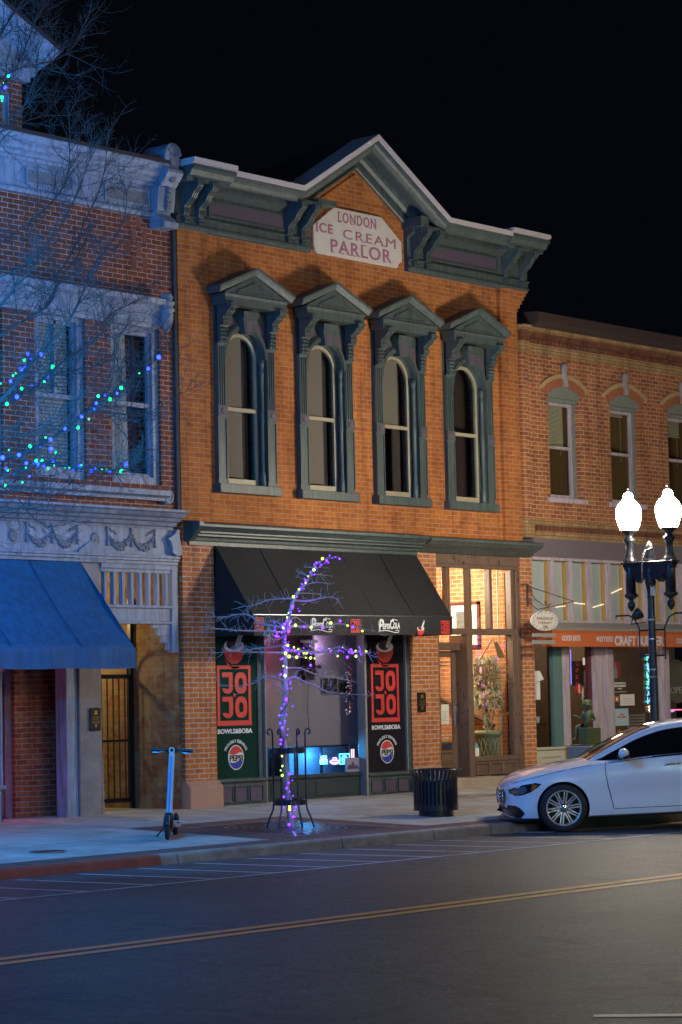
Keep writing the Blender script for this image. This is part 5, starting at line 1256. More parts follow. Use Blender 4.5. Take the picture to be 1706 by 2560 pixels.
mb = MB(); mb.quad((-9, 0.0, 0.47), (-3.46, 0.0, 0.47), (-3.46, 0.0, 3.43), (-9, 0.0, 3.43)); mb.build('shop_pane', 'glass', L)
# blue awning
mb = MB(); rows = []
nA = 40; rr_ = random.Random(5)
for i in range(15):
    u = i/14; row = []
    for k in range(nA+1):
        v = k/nA; x = -9+(6.93)*v
        fold = 0.012*math.sin(k*1.3+u*2)*u+0.008*math.sin(k*0.5+5*u)
        row.append((x, -0.17-1.03*u+fold, 3.42-1.19*u-0.05*math.sin(PI*u)+fold))
    rows.append(row)
for j in range(1, 5): rows.append([(x, y-0.006+0.010*math.sin(k*1.9)*j/4, 2.23-0.27*j/4+0.006*math.sin(k*0.8)*j/4) for k, (x, y, z) in enumerate(rows[14])])
mb.rings(rows, closed=False)
mb.add([(-2.07, -0.17, 3.42), (-2.07, -1.2, 2.23), (-2.07, -1.2, 1.96), (-2.07, -1.17, 1.96), (-2.07, -0.15, 3.30)], [(0, 1, 2, 3, 4)])
ba = mb.build('awning', 'blue', L)
mb = MB()
for x_ in (-6.6, -5.4, -4.2, -3.0): mb.tube([(x_, -0.17-1.03*q/12-0.004, 3.42-1.19*q/12-0.05*math.sin(PI*q/12)+0.012) for q in range(13)], 0.006, 5)
mb.build_each('seam', plain('blue_seam', (0.002, 0.08, 0.19), 0.8), ba)
mb = MB(); mb.tube([(-2.5, -1.19, 2.215), (-2.02, -1.19, 2.215)], 0.010, 6); mb.tube([(-2.12, -0.12, 3.40), (-2.12, -1.16, 2.20)], 0.014, 6); mb.tube([(-2.12, -0.12, 2.7), (-2.12, -1.16, 2.20)], 0.012, 6); mb.tube([(-2.03, -0.13, 3.38), (-2.0, -0.16, 3.3), (-2.02, -0.15, 3.2), (-1.98, -0.14, 3.12)], 0.014, 6); mb.build('awning_frame', 'iron_rough', ba)
# baluster screen over the passage
mb = MB(); mb.box(-1.6, -0.13, -0.09, 0.03, 3.36, 3.43); mb.box(-1.6, -0.13, -0.07, 0.02, 3.31, 3.36)
mb.box(-1.6, -0.13, -0.09, 0.03, 2.82, 2.86); mb.box(-1.6, -0.13, -0.06, 0.02, 2.64, 2.82); mb.box(-1.6, -0.13, -0.08, 0.03, 2.60, 2.64)
mb.box(-0.25, -0.13, -0.085, 0.02, 2.2, 3.43)
for q in range(4): mb.box(-0.60+0.095*q, -0.25, -0.05, 0.01, 2.54-0.085*q*1.2, 2.601-0.085*q*1.2+0.04)
bs = mb.build('baluster_screen', 'white', L, bevel=0.004)
mb = MB()
for q in range(8):
    x = -1.53+0.168*q; mb.box(x, x+0.05, -0.065, 0.01, 2.86, 3.31)
for q in range(8):
    x = -1.53+0.168*q; m2 = MB(); m2.box(x, x+0.05, -0.065, 0.01, 2.86, 3.31); m2.build('baluster', 'white', bs, bevel=0.003)
# passage: side wall, arch behind, weathered end wall
mb = MB(); mb.box(-0.045, -0.001, 0.02, 9, -0.1, 4.2); mb.box(-1.62, -1.5, 0.42, 9, -0.1, 4.2); mb.build('passage_wall', 'brick_pass', L)
mb = MB(); mb.box(-1.6, -0.04, 0.5, 9, 3.5, 3.6); mb.box(-1.6, -0.04, 8.9, 9, 0, 3.6); mb.build('passage_ceiling', 'dark', L)
gt = thing('iron_gate', 'black barred iron gate closing the lit brick passage', 'gate', (-0.8, 0.95, 0.0))
mb = MB()
yg = 0.95
mb.box(-0.10, -0.05, yg-0.03, yg+0.03, 0.0, 3.0); mb.build('gate_post', 'iron', gt)
mb = MB(); mb.box(-1.48, -0.10, yg-0.015, yg+0.015, 1.86, 1.92); mb.box(-1.48, -0.10, yg-0.015, yg+0.015, 0.10, 0.16); mb.box(-1.48, -0.10, yg-0.012, yg+0.012, 0.96, 0.99); mb.box(-0.14, -0.10, yg-0.02, yg+0.02, 0.1, 1.92); mb.build('gate_frame', 'iron', gt)
mb = MB(); mb.tube([(-0.14, yg, 1.92)]+[(-0.75+0.62*math.cos(a), yg, 1.92+0.62*math.sin(a)) for a in [R(10)+R(150)*k/14 for k in range(15)]], 0.016, 6); mb.tube([(-0.4, yg, 2.45), (-0.75, yg, 3.0), (-1.0, yg, 3.3)], 0.014, 6); mb.build('gate_arch', 'iron', gt)
for q in range(11):
    m2 = MB(); x = -0.20-0.115*q; m2.tube([(x, yg, 0.12), (x, yg, 1.90)], 0.0115, 6); m2.build('gate_bar', 'iron', gt)
lp = thing('assumed_passage_lamp', 'small assumed wall lamp, unseen, added inside the brick passage', 'lamp', (-1.45, 4.5, 2.6))  # assumed lamp, placed unseen to account for the warm light in the passage
mb = MB(); mb.ball((-1.38, 4.5, 2.7), 0.07); mb.build('assumed_lamp_globe', emit('warm_globe', (1, .75, .35), 20, False), lp)
lamp('assumed_passage_light', (-1.2, 2.3, 2.9), (1.0, 0.75, 0.32), 110, 0.12)  # assumed lights without fixtures, added to brighten the passage brick
lamp('assumed_passage_light', (-1.25, 5.0, 2.9), (1.0, 0.75, 0.32), 60, 0.12)

# ================================================================ RIGHT BUILDING (x > 8.1)
Q = thing('brick_shop_building', 'red-brown brick building at the right with tan bands and an orange burger shop awning', 'building', (8.4, 0, 0))
RW = [9.455, 11.30, 13.14, 14.98]
mb = MB(); mb.wall(8.09, 17, 4.45, 7.30, [(c-0.46, c+0.46, 4.86, 6.66) for c in RW], 0.0, 0.25)
mb.box(8.14, 8.34, -0.08, 0.0, 4.45, 7.30); mb.build('wall', 'brick_right', Q)
mb = MB(); mb.box(8.39, 17, 0.3, 13, 7.5, 7.6); mb.build('flat_roof', 'roof', Q)
mb = MB()
for z0, z1, y in ((7.27, 7.46, -0.03), (7.655, 7.735, -0.10)): mb.box(8.09, 17, y, 0.2, z0, z1); mb.box(8.12, 8.36, y-0.08, y, z0, z1)
mb.box(8.09, 17, -0.02, 0.2, 4.13, 4.27); mb.box(8.09, 17, -0.035, 0.2, 4.36, 4.46); mb.box(8.12, 8.36, -0.11, -0.03, 4.13, 4.46)
mb.build('tan_band', 'brick_tan', Q)
mb = MB()
for k in range(70):
    x = 8.42+0.122*k; mb.box(x, x+0.07, -0.085, 0.0, 7.46, 7.53); mb.box(x, x+0.07, -0.03, 0.0, 4.27, 4.36)
mb.box(8.09, 17, -0.045, 0.2, 7.46, 7.655); mb.box(8.09, 17, -0.005, 0.2, 4.27, 4.36); mb.box(8.12, 8.36, -0.12, -0.045, 7.46, 7.655); mb.box(8.09, 17, -0.07, 0.2, 7.60, 7.656)
mb.build('corbel_course', 'brick_dark', Q)
mb = MB(); mb.prism_x([(0.1, 7.735), (-0.13, 7.735), (-0.13, 7.77), (-0.20, 7.82), (-0.20, 7.98), (0.1, 8.0)], 8.50, 17); mb.build('gutter', 'roof_dk', Q)
def seg_arch_window(c, k):
    hw = 0.46; zs, zc = 6.66, 6.78
    rad = (hw**2+(zc-zs)**2)/(2*(zc-zs)); cz = zc-rad; a0 = math.asin(hw/rad)
    mb = MB()   # rough green head filling the arch + brick hood
    mb.prism_y([(c-hw, 6.58), (c+hw, 6.58)]+[(c+rad*math.sin(a), cz+rad*math.cos(a)) for a in [a0-2*a0*q/12 for q in range(13)]], -0.002, 0.2)
    mb.box(c-hw, c-hw+0.07, 0.10, 0.2, 4.86, 6.60); mb.box(c+hw-0.07, c+hw, 0.10, 0.2, 4.86, 6.60); mb.box(c-hw, c+hw, 0.06, 0.2, 6.52, 6.60)
    wd = mb.build('window', plain('flaking_green_paint', (0.20, 0.225, 0.19), 0.7, var=0.35, vscale=15, bmp=0.6), Q)
    mb = MB(); mb.frame_rect(c-hw+0.07, c+hw-0.07, 4.87, 6.52, 0.055, 0.13, 0.18); mb.box(c-hw+0.1, c+hw-0.1, 0.115, 0.18, 5.715, 5.765); mb.build('sash', 'pinkw', wd)
    mb = MB(); mb.quad((c-hw+0.1, 0.16, 4.9), (c+hw-0.1, 0.16, 4.9), (c+hw-0.1, 0.16, 6.5), (c-hw+0.1, 0.16, 6.5)); mb.build('pane', 'glass_d', wd)
    def band(r0, r1, a1, y0, n, gap=0.0):
        m3 = MB()
        for q in range(n):
            t0, t1 = a1-2*a1*(q+gap)/n, a1-2*a1*(q+1-gap)/n
            m3.prism_y([(c+r0*math.sin(t0), cz+r0*math.cos(t0)), (c+r1*math.sin(t0), cz+r1*math.cos(t0)), (c+r1*math.sin(t1), cz+r1*math.cos(t1)), (c+r0*math.sin(t1), cz+r0*math.cos(t1))], y0, 0.0)
        return m3
    band(rad+0.0, rad+0.145, a0*1.16, -0.028, 15, 0.06).build('brick_hood', plain('hood_brick', (0.36, 0.12, 0.05), 0.8, var=0.3, vscale=18), wd)
    band(rad+0.148, rad+0.225, a0*1.27, -0.035, 16, 0.04).build('tan_hood', plain('hood_tan_brick', (0.45, 0.30, 0.14), 0.8, var=0.2, vscale=18), wd)
    mb = MB(); rows = []
    for (x, z, y) in ((0.05, 6.77, -0.06), (0.055, 6.80, -0.11), (0.05, 6.88, -0.10), (0.07, 7.0, -0.07), (0.075, 7.10, -0.085), (0.06, 7.16, -0.10), (0.03, 7.20, -0.05)):
        rows.append([(c-x, 0.0, z), (c-x, y*0.7, z), (c-x*0.4, y, z), (c+x*0.4, y, z), (c+x, y*0.7, z), (c+x, 0, z)])
    mb.rings(rows, closed=True, smooth=True, capa=True, capb=True); mb.build('keystone', 'stone', wd)
    mb = MB(); mb.box(c-0.56, c+0.56, -0.06, 0.15, 4.765, 4.855); mb.build('sill', 'pinkw', wd, bevel=0.006)
    mb = MB(); mb.box(c-0.7, c+1.2, 1.1, 1.12, 4.5, 7); mb.box(c-0.7, c-0.68, 0.25, 1.1, 4.5, 7); mb.build('room_behind', 'dark', wd)
    mb = MB(); mb.box(c+0.46, c+0.5, 0.26, 1.1, 4.5, 7); mb.build('inner_reveal', plain('tan_reveal', (0.17, 0.105, 0.04), 0.7), wd)
    mb = MB()
    nb_ = 32 if k == 0 else 3 if k == 1 else 14
    for q in range(nb_): mb.box(c-0.36, c+0.24, 0.21, 0.222, 6.50-0.022*q, 6.515-0.022*q)
    mb.box(c-0.36, c+0.24, 0.205, 0.225, 6.50-0.022*nb_-0.01, 6.50-0.022*nb_+0.01)
    mb.tube([(c+0.14, 0.2, 6.5), (c+0.14, 0.2, 5.62)], 0.003, 4)
    mb.build('slat_blind', 'blind2', wd)
for k, c in enumerate(RW): seg_arch_window(c, k)
pl = thing('potted_plant', 'trailing green houseplant behind the first upper window of the right building', 'plant', (9.25, 0.30, 4.9))
mb = MB(); mb.lathe([(0.07, 0), (0.10, 0.14), (0.11, 0.15), (0.09, 0.13)], (9.25, 0.33, 4.90), 12); mb.build('pot', 'sand', pl)
mb = MB(); g_ = random.Random(8)
for k in range(30):
    a = g_.uniform(0, 2*PI); h_ = g_.uniform(0.15, 0.72); r_ = g_.uniform(0.03, 0.17)
    mb.tube([(9.25, 0.33, 5.02), (9.25+0.5*r_*math.cos(a), 0.33+0.3*r_*math.sin(a), 5.02+h_*0.6), (9.25+r_*math.cos(a), 0.33+0.4*r_*math.sin(a), 5.02+h_), (9.25+1.3*r_*math.cos(a), 0.33+0.4*r_*math.sin(a), 5.0+h_*0.85)], [0.010, 0.013, 0.010, 0.003], 4)
mb.build('leaves', 'leafg', pl)
lamp('upper_room_light', (9.2, 0.75, 6.2), (1.0, 0.85, 0.45), 1.6, 0.1)
lamp('upper_room_light', (11.1, 0.75, 6.2), (1.0, 0.85, 0.45), 1.0, 0.1)
# fascia and transom lights
mb = MB(); mb.box(8.40, 17, -0.05, 0.2, 3.82, 4.14); mb.build('fascia', 'fascia', Q)
mb = MB(); mb.box(8.38, 17, -0.06, 0.1, 3.77, 3.82); mb.box(8.38, 17, -0.03, 0.1, 2.70, 2.76)
mx = [8.93, 9.455, 10.03, 10.60, 11.17, 11.74, 12.31, 12.88, 13.45, 14.0, 14.6, 15.2]
for x in mx: mb.box(x-0.045, x+0.045, -0.045, 0.1, 2.76, 3.77)
tr2 = mb.build('transom_frame', 'pinkw', Q)
mb = MB()
for x in mx: mb.box(x-0.078, x-0.045, 0.02, 0.1, 2.76, 3.77)
mb.build_each('transom_reveal', 'ochre', tr2)
mb = MB(); mb.box(8.38, 17, 0.085, 0.095, 2.70, 3.8); mb.build('window_backing', 'panel', tr2)
mb = MB(); mb.quad((8.38, 0.05, 2.76), (17, 0.05, 2.76), (17, 0.05, 3.77), (8.38, 0.05, 3.77)); mb.build('pane', 'glass', tr2)
M['bulb_warm'] = emit('warm_string_bulb', (1.0, 0.78, 0.5), 2.0, False)
def strand(label, pts, n):
    t = thing('string_lights', label, 'string lights', tuple(pts[0]), group=None)
    mb = MB()
    for k in range(n):
        u = k/(n-1)*(len(pts)-1); i = min(int(u), len(pts)-2); p = pts[i].lerp(pts[i+1], u-i); mb.ball(p, 0.010, 5, 4)
    mb.build('light_beads', 'bulb_warm', t); return t
rp = lambda a, b: zat(1290, 1340, 3.7692, a, b, 0.03)
strand('short warm strand of tiny bulbs low in the second pale transom light', [rp(372, 672), rp(495, 655)], 8)
strand('warm strand of tiny bulbs in the third pale transom light', [rp(537, 625), rp(600, 638), rp(660, 640)], 9)
strand('warm strand of tiny bulbs in the fourth pale transom light', [rp(712, 678), rp(850, 635)], 11)
strand('rising warm strand of tiny bulbs in the fifth pale transom light', [rp(880, 550), rp(1008, 490)], 11)
mb = MB(); mb.prism_x([(0.0, 2.74), (-0.20, 2.62), (-0.20, 2.58), (0, 2.58)], 8.62, 17); mb.build('sill_flashing', 'flash', Q)
mb = MB(); mb.prism_x([(0.0, 2.58), (-0.27, 2.575), (-0.33, 2.52), (-0.335, 2.30), (-0.31, 2.30), (0, 2.40)], 8.30, 17); oa = mb.build('awning', 'orange', Q)
M['sgn'] = plain('awning_white_print', (0.62, 0.60, 0.60), 0.7, bmp=0)
text_obj('GOOD EATS', 'sgn', oa, (8.73, 9.26, 2.395, 2.49), -0.34, bold=0.03)
text_obj('warrens', 'sgn', oa, (9.74, 10.24, 2.385, 2.48), -0.34, shear=0.5)
text_obj('CRAFT BURGER', 'sgn', oa, (10.28, 11.80, 2.32, 2.49), -0.34, bold=0.04)
text_obj('COLD DRINKS', 'sgn', oa, (12.22, 12.95, 2.36, 2.46), -0.34, bold=0.03)
# shop front below
mb = MB()
mb.box(8.37, 9.20, 0.0, 0.10, 0.1, 0.60); mb.box(8.37, 9.22, -0.03, 0.1, 0.58, 0.62); mb.frame_rect(8.45, 9.12, 0.18, 0.50, 0.05, -0.02, 0.0)
mb.box(10.7, 17, 0.0, 0.1, 0.1, 0.55); mb.box(10.66, 17, -0.03, 0.1, 0.55, 0.60); mb.build('base_panel', 'cream', Q, bevel=0.004)
mb = MB(); mb.box(9.20, 9.42, -0.01, 0.1, 0.1, 0.62); mb.box(9.18, 9.44, -0.035, 0.1, 0.58, 0.64); mb.box(9.52, 9.62, 0.5, 0.56, 0.1, 2.4); mb.box(10.38, 10.72, -0.02, 0.1, 0.55, 0.66); mb.build_each('ochre_trim', 'ochre', Q)
mb = MB(); mb.box(9.18, 9.38, -0.015, 0.10, 0.62, 2.60); mb.box(10.12, 10.40, -0.01, 0.10, 0.15, 2.60); mb.box(10.40, 10.68, -0.03, 0.1, 0.6, 2.6); mb.box(10.45, 10.62, -0.045, -0.03, 0.6, 2.5); mb.box(12.24, 12.44, -0.03, 0.1, 0.6, 2.6); mb.box(13.9, 14.1, -0.03, 0.1, 0.6, 2.6); mb.box(15.6, 17.0, -0.03, 0.3, 0.1, 2.7)
mb.build_each('post', 'pinkw', Q, bevel=0.005)
mb = MB(); mb.box(8.93, 9.18, 0.0, 0.08, 0.62, 2.60); mb.build('side_panel', 'teal', Q)
M['maroon'] = plain('maroon_door', (0.11, 0.025, 0.035), 0.5)
mb = MB(); mb.box(9.60, 9.70, 1.0, 1.05, 0.15, 2.6); mb.frame_rect(9.62, 10.5, 0.2, 2.5, 0.10, 0.98, 1.04); mb.box(10.0, 10.12, 0.05, 0.1, 0.2, 2.4); sd = mb.build('door', 'maroon', Q)
mb = MB(); mb.box(8.4, 16.5, 2.5, 2.55, 0.1, 2.7); mb.box(8.4, 16.5, 0.12, 2.5, 2.66, 2.7); mb.box(8.4, 16.5, 0.12, 2.5, 0.08, 0.11); mb.box(8.40, 8.42, 0.12, 2.5, 0.1, 2.7); mb.build('room_behind', plain('restaurant_wall', (0.10, 0.052, 0.022), 0.7, var=0.3), Q)
mb = MB(); mb.quad((8.37, 0.05, 0.62), (8.93, 0.05, 0.62), (8.93, 0.05, 2.4), (8.37, 0.05, 2.4)); mb.quad((10.68, 0.05, 0.6), (12.24, 0.05, 0.6), (12.24, 0.05, 2.4), (10.68, 0.05, 2.4)); mb.quad((12.44, 0.05, 0.6), (13.9, 0.05, 0.6), (13.9, 0.05, 2.4), (12.44, 0.05, 2.4)); mb.quad((14.1, 0.05, 0.6), (15.6, 0.05, 0.6), (15.6, 0.05, 2.4), (14.1, 0.05, 2.4)); mb.build_each('pane', 'glass', Q)
lamp('restaurant_light', (11.6, 1.6, 2.45), (1.0, 0.70, 0.38), 22, 0.15)
lamp('restaurant_light', (9.6, 1.7, 2.45), (1.0, 0.75, 0.45), 24, 0.15)
lamp('restaurant_light', (13.4, 1.5, 2.4), (1.0, 0.85, 0.7), 34, 0.15)
def shop_card(name, label, cat, a, b, c, d, mat, y=0.03, th=0.012):
    """thin card or sign on the glass, pixel box a,b (left/bottom) c,d (right/top) of the shop crop"""
    p, q = rp(a, b), rp(c, d)
    k = (y+0.03)*0+0
    t = thing(name, label, cat, ((p.x+q.x)/2, y, p.z))
    mb = MB(); mb.box(p.x, q.x, y-th, y, p.z, q.z); mb.build('card', mat, t); return t, p, q
t, p, q = shop_card('bottle_poster', 'red poster with a white bottle in the dark restaurant window', 'poster', 912, 1330, 1005, 1180, plain('deep_red_poster', (0.28, 0.02, 0.02), 0.5, bmp=0), 0.09)
mb = MB(); cx = (p.x+q.x)/2; h_ = q.z-p.z
mb.prism_y([(cx-0.045, p.z-0.02), (cx+0.045, p.z-0.02), (cx+0.05, p.z+h_*.3), (cx+0.035, p.z+h_*.5), (cx+0.015, p.z+h_*.7), (cx+0.015, p.z+h_*.88), (cx-0.015, p.z+h_*.88), (cx-0.015, p.z+h_*.7), (cx-0.035, p.z+h_*.5), (cx-0.05, p.z+h_*.3)], 0.072, 0.076); mb.build('bottle_print', plain('dim_white_print', (0.30, 0.28, 0.26), 0.6, bmp=0), t)
t, p, q = shop_card('licence_card', 'cream certificate stuck to the restaurant glass', 'certificate', 985, 1600, 1112, 1490, 'paper'); mb = MB()
for k in range(4): mb.box(p.x+0.06, q.x-0.06, 0.016, 0.0175, q.z-0.08-0.04*k, q.z-0.075-0.04*k)
mb.build('printed_lines', 'flash', t)
t, p, q = shop_card('delivery_poster', 'pale blue poster with red lettering, low in the restaurant window', 'poster', 935, 1790, 1055, 1625, plain('pale_blue_poster', (0.38, 0.55, 0.58), 0.6, bmp=0))
text_obj('WE', 'red', t, (p.x+0.14, q.x-0.14, q.z-0.12, q.z-0.085), 0.016, bold=0.02); text_obj('DELIVER', 'red', t, (p.x+0.07, q.x-0.07, q.z-0.165, q.z-0.13), 0.016, bold=0.02)
t, p, q = shop_card('round_sticker', 'small orange and white round sticker beside the certificate', 'sticker', 930, 1565, 965, 1510, 'orange'); mb = MB(); mb.ball(((p.x+q.x)/2, 0.017, (p.z+q.z)/2), 0.03, 8, 6, (1, .1, 1)); mb.build('sticker_centre', 'paper', t)
t, p, q = shop_card('mountain_decal', 'orange mountain decal low on the restaurant glass above the car', 'sticker', 950, 1895, 1018, 1862, 'orange'); mb = MB(); mb.prism_y([(p.x, q.z), (q.x, q.z), (q.x-0.05, q.z+0.05), ((p.x+q.x)/2+0.02, q.z+0.03), ((p.x+q.x)/2-0.02, q.z+0.085), (p.x+0.04, q.z+0.05)], 0.018, 0.03); mb.build('peak', 'orange', t)
t = thing('window_lettering', 'white restaurant lettering high on the dark glass', 'lettering', (10.9, 0.04, 1.4))
p, q = rp(930, 1425), rp(1045, 1405); text_obj('RESTAURANT', 'wht', t, (p.x, q.x, p.z, q.z+0.01), 0.04, bold=0.02)
p, q = rp(935, 1395), rp(1040, 1382); text_obj('NEIGHBORHOOD', 'wht', t, (p.x, q.x, p.z, q.z+0.01), 0.04)
p, q = rp(965, 1445), rp(1010, 1437); text_obj('GRILL', 'wht', t, (p.x, q.x, p.z, q.z+0.01), 0.04)
p, q = rp(930, 1472), rp(1048, 1468); mb = MB(); mb.box(p.x, q.x, 0.036, 0.04, p.z, q.z+0.004); mb.build('underline', 'wht', t)
# hanging open sign and cards inside the entrance recess
rq = lambda a, b, y=0.3: zat(1290, 1340, 3.7692, a, b, y)
t = thing('open_sign', 'tall dark board reading OPEN in dull red letters, hung in the restaurant entrance', 'sign', tuple(rq(590, 1415)))
mb = MB(); p, q = rq(545, 1410), rq(635, 1180); mb.box(p.x, q.x, 0.3, 0.33, p.z, q.z); mb.build('board', 'iron_rough', t)
for k, ch in enumerate('OPEN'):
    p, q = rq(565, 1225+62*k), rq(590, 1187+62*k); text_obj(ch, 'redp', t, (p.x, q.x, p.z, q.z), 0.296, bold=0.02)
p = rq(583, 1440); mb = MB(); mb.prism_y([(p.x+0.085*math.cos(k*PI/12), p.z+0.095*math.sin(k*PI/12)) for k in range(24)], 0.27, 0.30); mb.build('round_badge', 'red', t); mb = MB(); mb.prism_y([(p.x-.02, p.z-.07), (p.x+.02, p.z-.07), (p.x+.015, p.z+.07), (p.x-.015, p.z+.07)], 0.265, 0.27); mb.build('badge_bottle', 'paper', t)
t = thing('entrance_cards', 'white and orange card pinned on the door of the restaurant entrance', 'notice', tuple(rq(655, 1270)))
p, q = rq(632, 1215), rq(678, 1148); mb = MB(); mb.box(p.x, q.x, 0.29, 0.3, p.z, q.z); mb.build('card', emit('self_lit_card', (1, .9, .75), 0.55, False), t)  # white card given a faint glow of its own to look lit
p, q = rq(636, 1270), rq(678, 1218); mb = MB(); mb.box(p.x, q.x, 0.29, 0.3, p.z, q.z); mb.build('card', 'orange', t)
t = thing('craft_sign', 'scalloped white, orange and green burger sign behind the bronze child', 'sign', tuple(rq(665, 1590)))
p = rq(668, 1520); mb = MB(); mb.prism_y([(p.x+(0.17+0.015*(k % 2))*math.cos(k*PI/14), p.z+0.03+(0.21+0.015*(k % 2))*math.sin(k*PI/14)) for k in range(28)], 0.26, 0.28); mb.build('board', 'paper', t)
mb = MB(); mb.prism_y([(p.x+0.12*math.cos(k*PI/12), p.z+0.07+0.14*math.sin(k*PI/12)) for k in range(24)], 0.25, 0.26); mb.build('orange_disc', plain('bright_orange_print', (0.65, 0.12, 0.03), 0.5, bmp=0), t)
mb = MB(); mb.prism_y([(p.x-0.17, p.z-0.13), (p.x+0.18, p.z-0.02), (p.x+0.18, p.z+0.09), (p.x-0.17, p.z-0.01)], 0.24, 0.25); gb = mb.build('green_ribbon', plain('green_print', (0.02, 0.16, 0.10), 0.5, bmp=0), t)
text_obj('CRAFT', 'paper', gb, (p.x-0.13, p.x+0.14, p.z-0.07, p.z+0.03), 0.235, bold=0.03)
t = thing('wall_frame', 'small dark framed picture on the brown wall of the dim restaurant bay', 'picture', (8.7, 2.4, 1.4))
mb = MB(); mb.frame_rect(10.55, 10.85, 1.25, 1.5, 0.03, 2.46, 2.49); mb.build('frame', 'blkp', t); mb = MB(); mb.box(10.58, 10.82, 2.48, 2.495, 1.28, 1.47); mb.build('print', 'curtain', t)
# restaurant chair and glasses on a table
t = thing('restaurant_chair', 'pale ladder-back chair behind the restaurant window, partly hidden by the car', 'chair', (11.5, 0.5, 0.1))
for k in range(6):
    p, q = rq(1060, 1700+28*k, 0.5), rq(1212, 1690+28*k, 0.5); mb = MB(); mb.box(p.x, q.x, 0.49, 0.51, p.z, p.z+0.03); mb.build('slat', 'flash', t)
for a in (1058, 1208): p = rq(a, 1690, 0.5); mb = MB(); mb.box(p.x-0.015, p.x+0.015, 0.485, 0.515, 0.12, p.z+0.04); mb.build('chair_post', 'flash', t)
mb = MB(); p, q = rq(1060, 1850, 0.5), rq(1212, 1850, 0.5); mb.box(p.x, q.x, 0.5, 0.9, 0.52, 0.56); mb.build('seat', 'dark_wood', t)
tb2 = thing('restaurant_table', 'dark table set with glasses in the leftmost restaurant window', 'table', (9.0, 0.7, 0.1))
mb = MB(); mb.box(8.45, 9.35, 0.5, 1.0, 0.98, 1.02); mb.build('tabletop', 'dark_wood', tb2)
for x in (8.5, 9.3): mb = MB(); mb.box(x-.02, x+.02, 0.72, 0.76, 0.1, 0.98); mb.build('leg', 'dark_wood', tb2)
for k in range(5):
    x = 8.80+0.10*k; g2 = thing('drinking_glass', 'clear tumbler in the row on the restaurant table', 'glass', (x, 0.55, 1.02), group='tumblers on the restaurant table')
    mb = MB(); mb.lathe([(0.025, 0), (0.035, 0.11), (0.030, 0.11), (0.022, 0.01), (0, 0.01)], (x, 0.55, 1.02), 10); mb.build('tumbler', 'panel', g2)
wl = thing('wall_lantern', 'small white lantern on the edge of the right building beside the brick pier', 'lantern', (8.45, 0.0, 1.45))
mb = MB(); mb.box(8.39, 8.47, -0.05, 0.0, 1.42, 1.72); mb.prism_y([(8.37, 1.72), (8.53, 1.76), (8.42, 1.90), (8.37, 1.90)], -0.09, 0.0); mb.build('housing', 'paper', wl)
# fairy lights behind the post, and glints in the last window
M['bulb_b2'] = emit('blue_string_bulb', (0.15, 0.35, 1.0), 2.5, False); M['bulb_g2'] = emit('green_string_bulb', (0.1, 1.0, 0.55), 2.0, False)
t = thing('string_lights', 'tall strand of blue and green lights hanging just left of the black lamp post', 'string lights', tuple(rq(1245, 1640, 0.02)))
for mt in ('bulb_b2', 'bulb_g2'):
    mb = MB()
    for k in range(60): mb.ball(rq(1245+random.gauss(0, 9), random.uniform(1120, 1580), 0.02), 0.009, 5, 4)
    mb.build('light_beads', mt, t)
t = thing('string_lights', 'small knot of white lights low on the blue-green strand by the lamp post', 'string lights', tuple(rq(1260, 1670, 0.02)))
mb = MB()
for k in range(12): mb.ball(rq(1258+random.gauss(0, 9), random.uniform(1600, 1660), 0.02), 0.010, 5, 4)
mb.build('light_beads', 'bulb_warm', t)
t = thing('neon_sign', 'thin blue light tube upright in the restaurant doorway', 'neon sign', tuple(rq(515, 1400, 0.4)))
mb = MB(); mb.tube([rq(515, 1070, 0.4), rq(522, 1400, 0.4)], 0.008, 6); mb.build('neon_tube', emit('violet_tube', (0.25, 0.2, 1.0), 1.5), t)
t = thing('neon_sign', 'red and blue light bar low in the window right of the lamp post', 'neon sign', tuple(rq(1500, 1640, 0.3)))
mb = MB(); mb.tube([rq(1450, 1640, 0.3), rq(1560, 1636, 0.3)], 0.012, 6); mb.build('neon_tube', emit('red_tube', (1, .1, .2), 3), t)
mb = MB(); mb.tube([rq(1455, 1655, 0.3), rq(1490, 1652, 0.3)], 0.012, 6); mb.build('neon_tube', emit('blue_tube', (.1, .2, 1), 3), t)
t = thing('round_menu_board', 'large pale oval board reading OPEN in the window right of the lamp post', 'sign', tuple(rq(1510, 1480, 0.35)))
p = rq(1525, 1370, 0.35); mb = MB(); mb.prism_y([(p.x+0.36*math.cos(k*PI/14), p.z+0.40*math.sin(k*PI/14)) for k in range(28)], 0.35, 0.37); mb.build('board', plain('dull_oval', (0.16, 0.15, 0.12), 0.6), t)
text_obj('OPEN', 'curtain', t, (p.x-0.25, p.x+0.28, p.z-0.22, p.z-0.10), 0.345)

# ---------------------------------------------------------------- oval hanging sign on its scrolled bracket
sy = -0.5
hs = thing('hanging_sign', 'white oval massage sign hanging from a scrolled iron bracket over the sidewalk', 'sign', (8.0, sy, 2.3))
sg = lambda a, b, y=sy: zat(1290, 1340, 3.7692, a, b, y)
mb = MB(); c_ = sg(268, 800); rx_ = (sg(395, 800).x-sg(140, 790).x)/2; rz_ = 0.165
mb.prism_y([(c_.x+rx_*math.cos(k*PI/18), c_.z+rz_*math.sin(k*PI/18)) for k in range(36)], sy-0.015, sy+0.015); bd = mb.build('board', 'signw', hs, bevel=0.004)
text_obj('MASSAGE', plain('brown_script', (0.16, 0.10, 0.06), 0.6, bmp=0), bd, (c_.x-0.24, c_.x+0.24, c_.z+0.015, c_.z+0.065), sy-0.018, shear=0.3)
text_obj('THERAPY', 'gold', bd, (c_.x-0.20, c_.x+0.20, c_.z-0.055, c_.z-0.01), sy-0.018, shear=0.3)
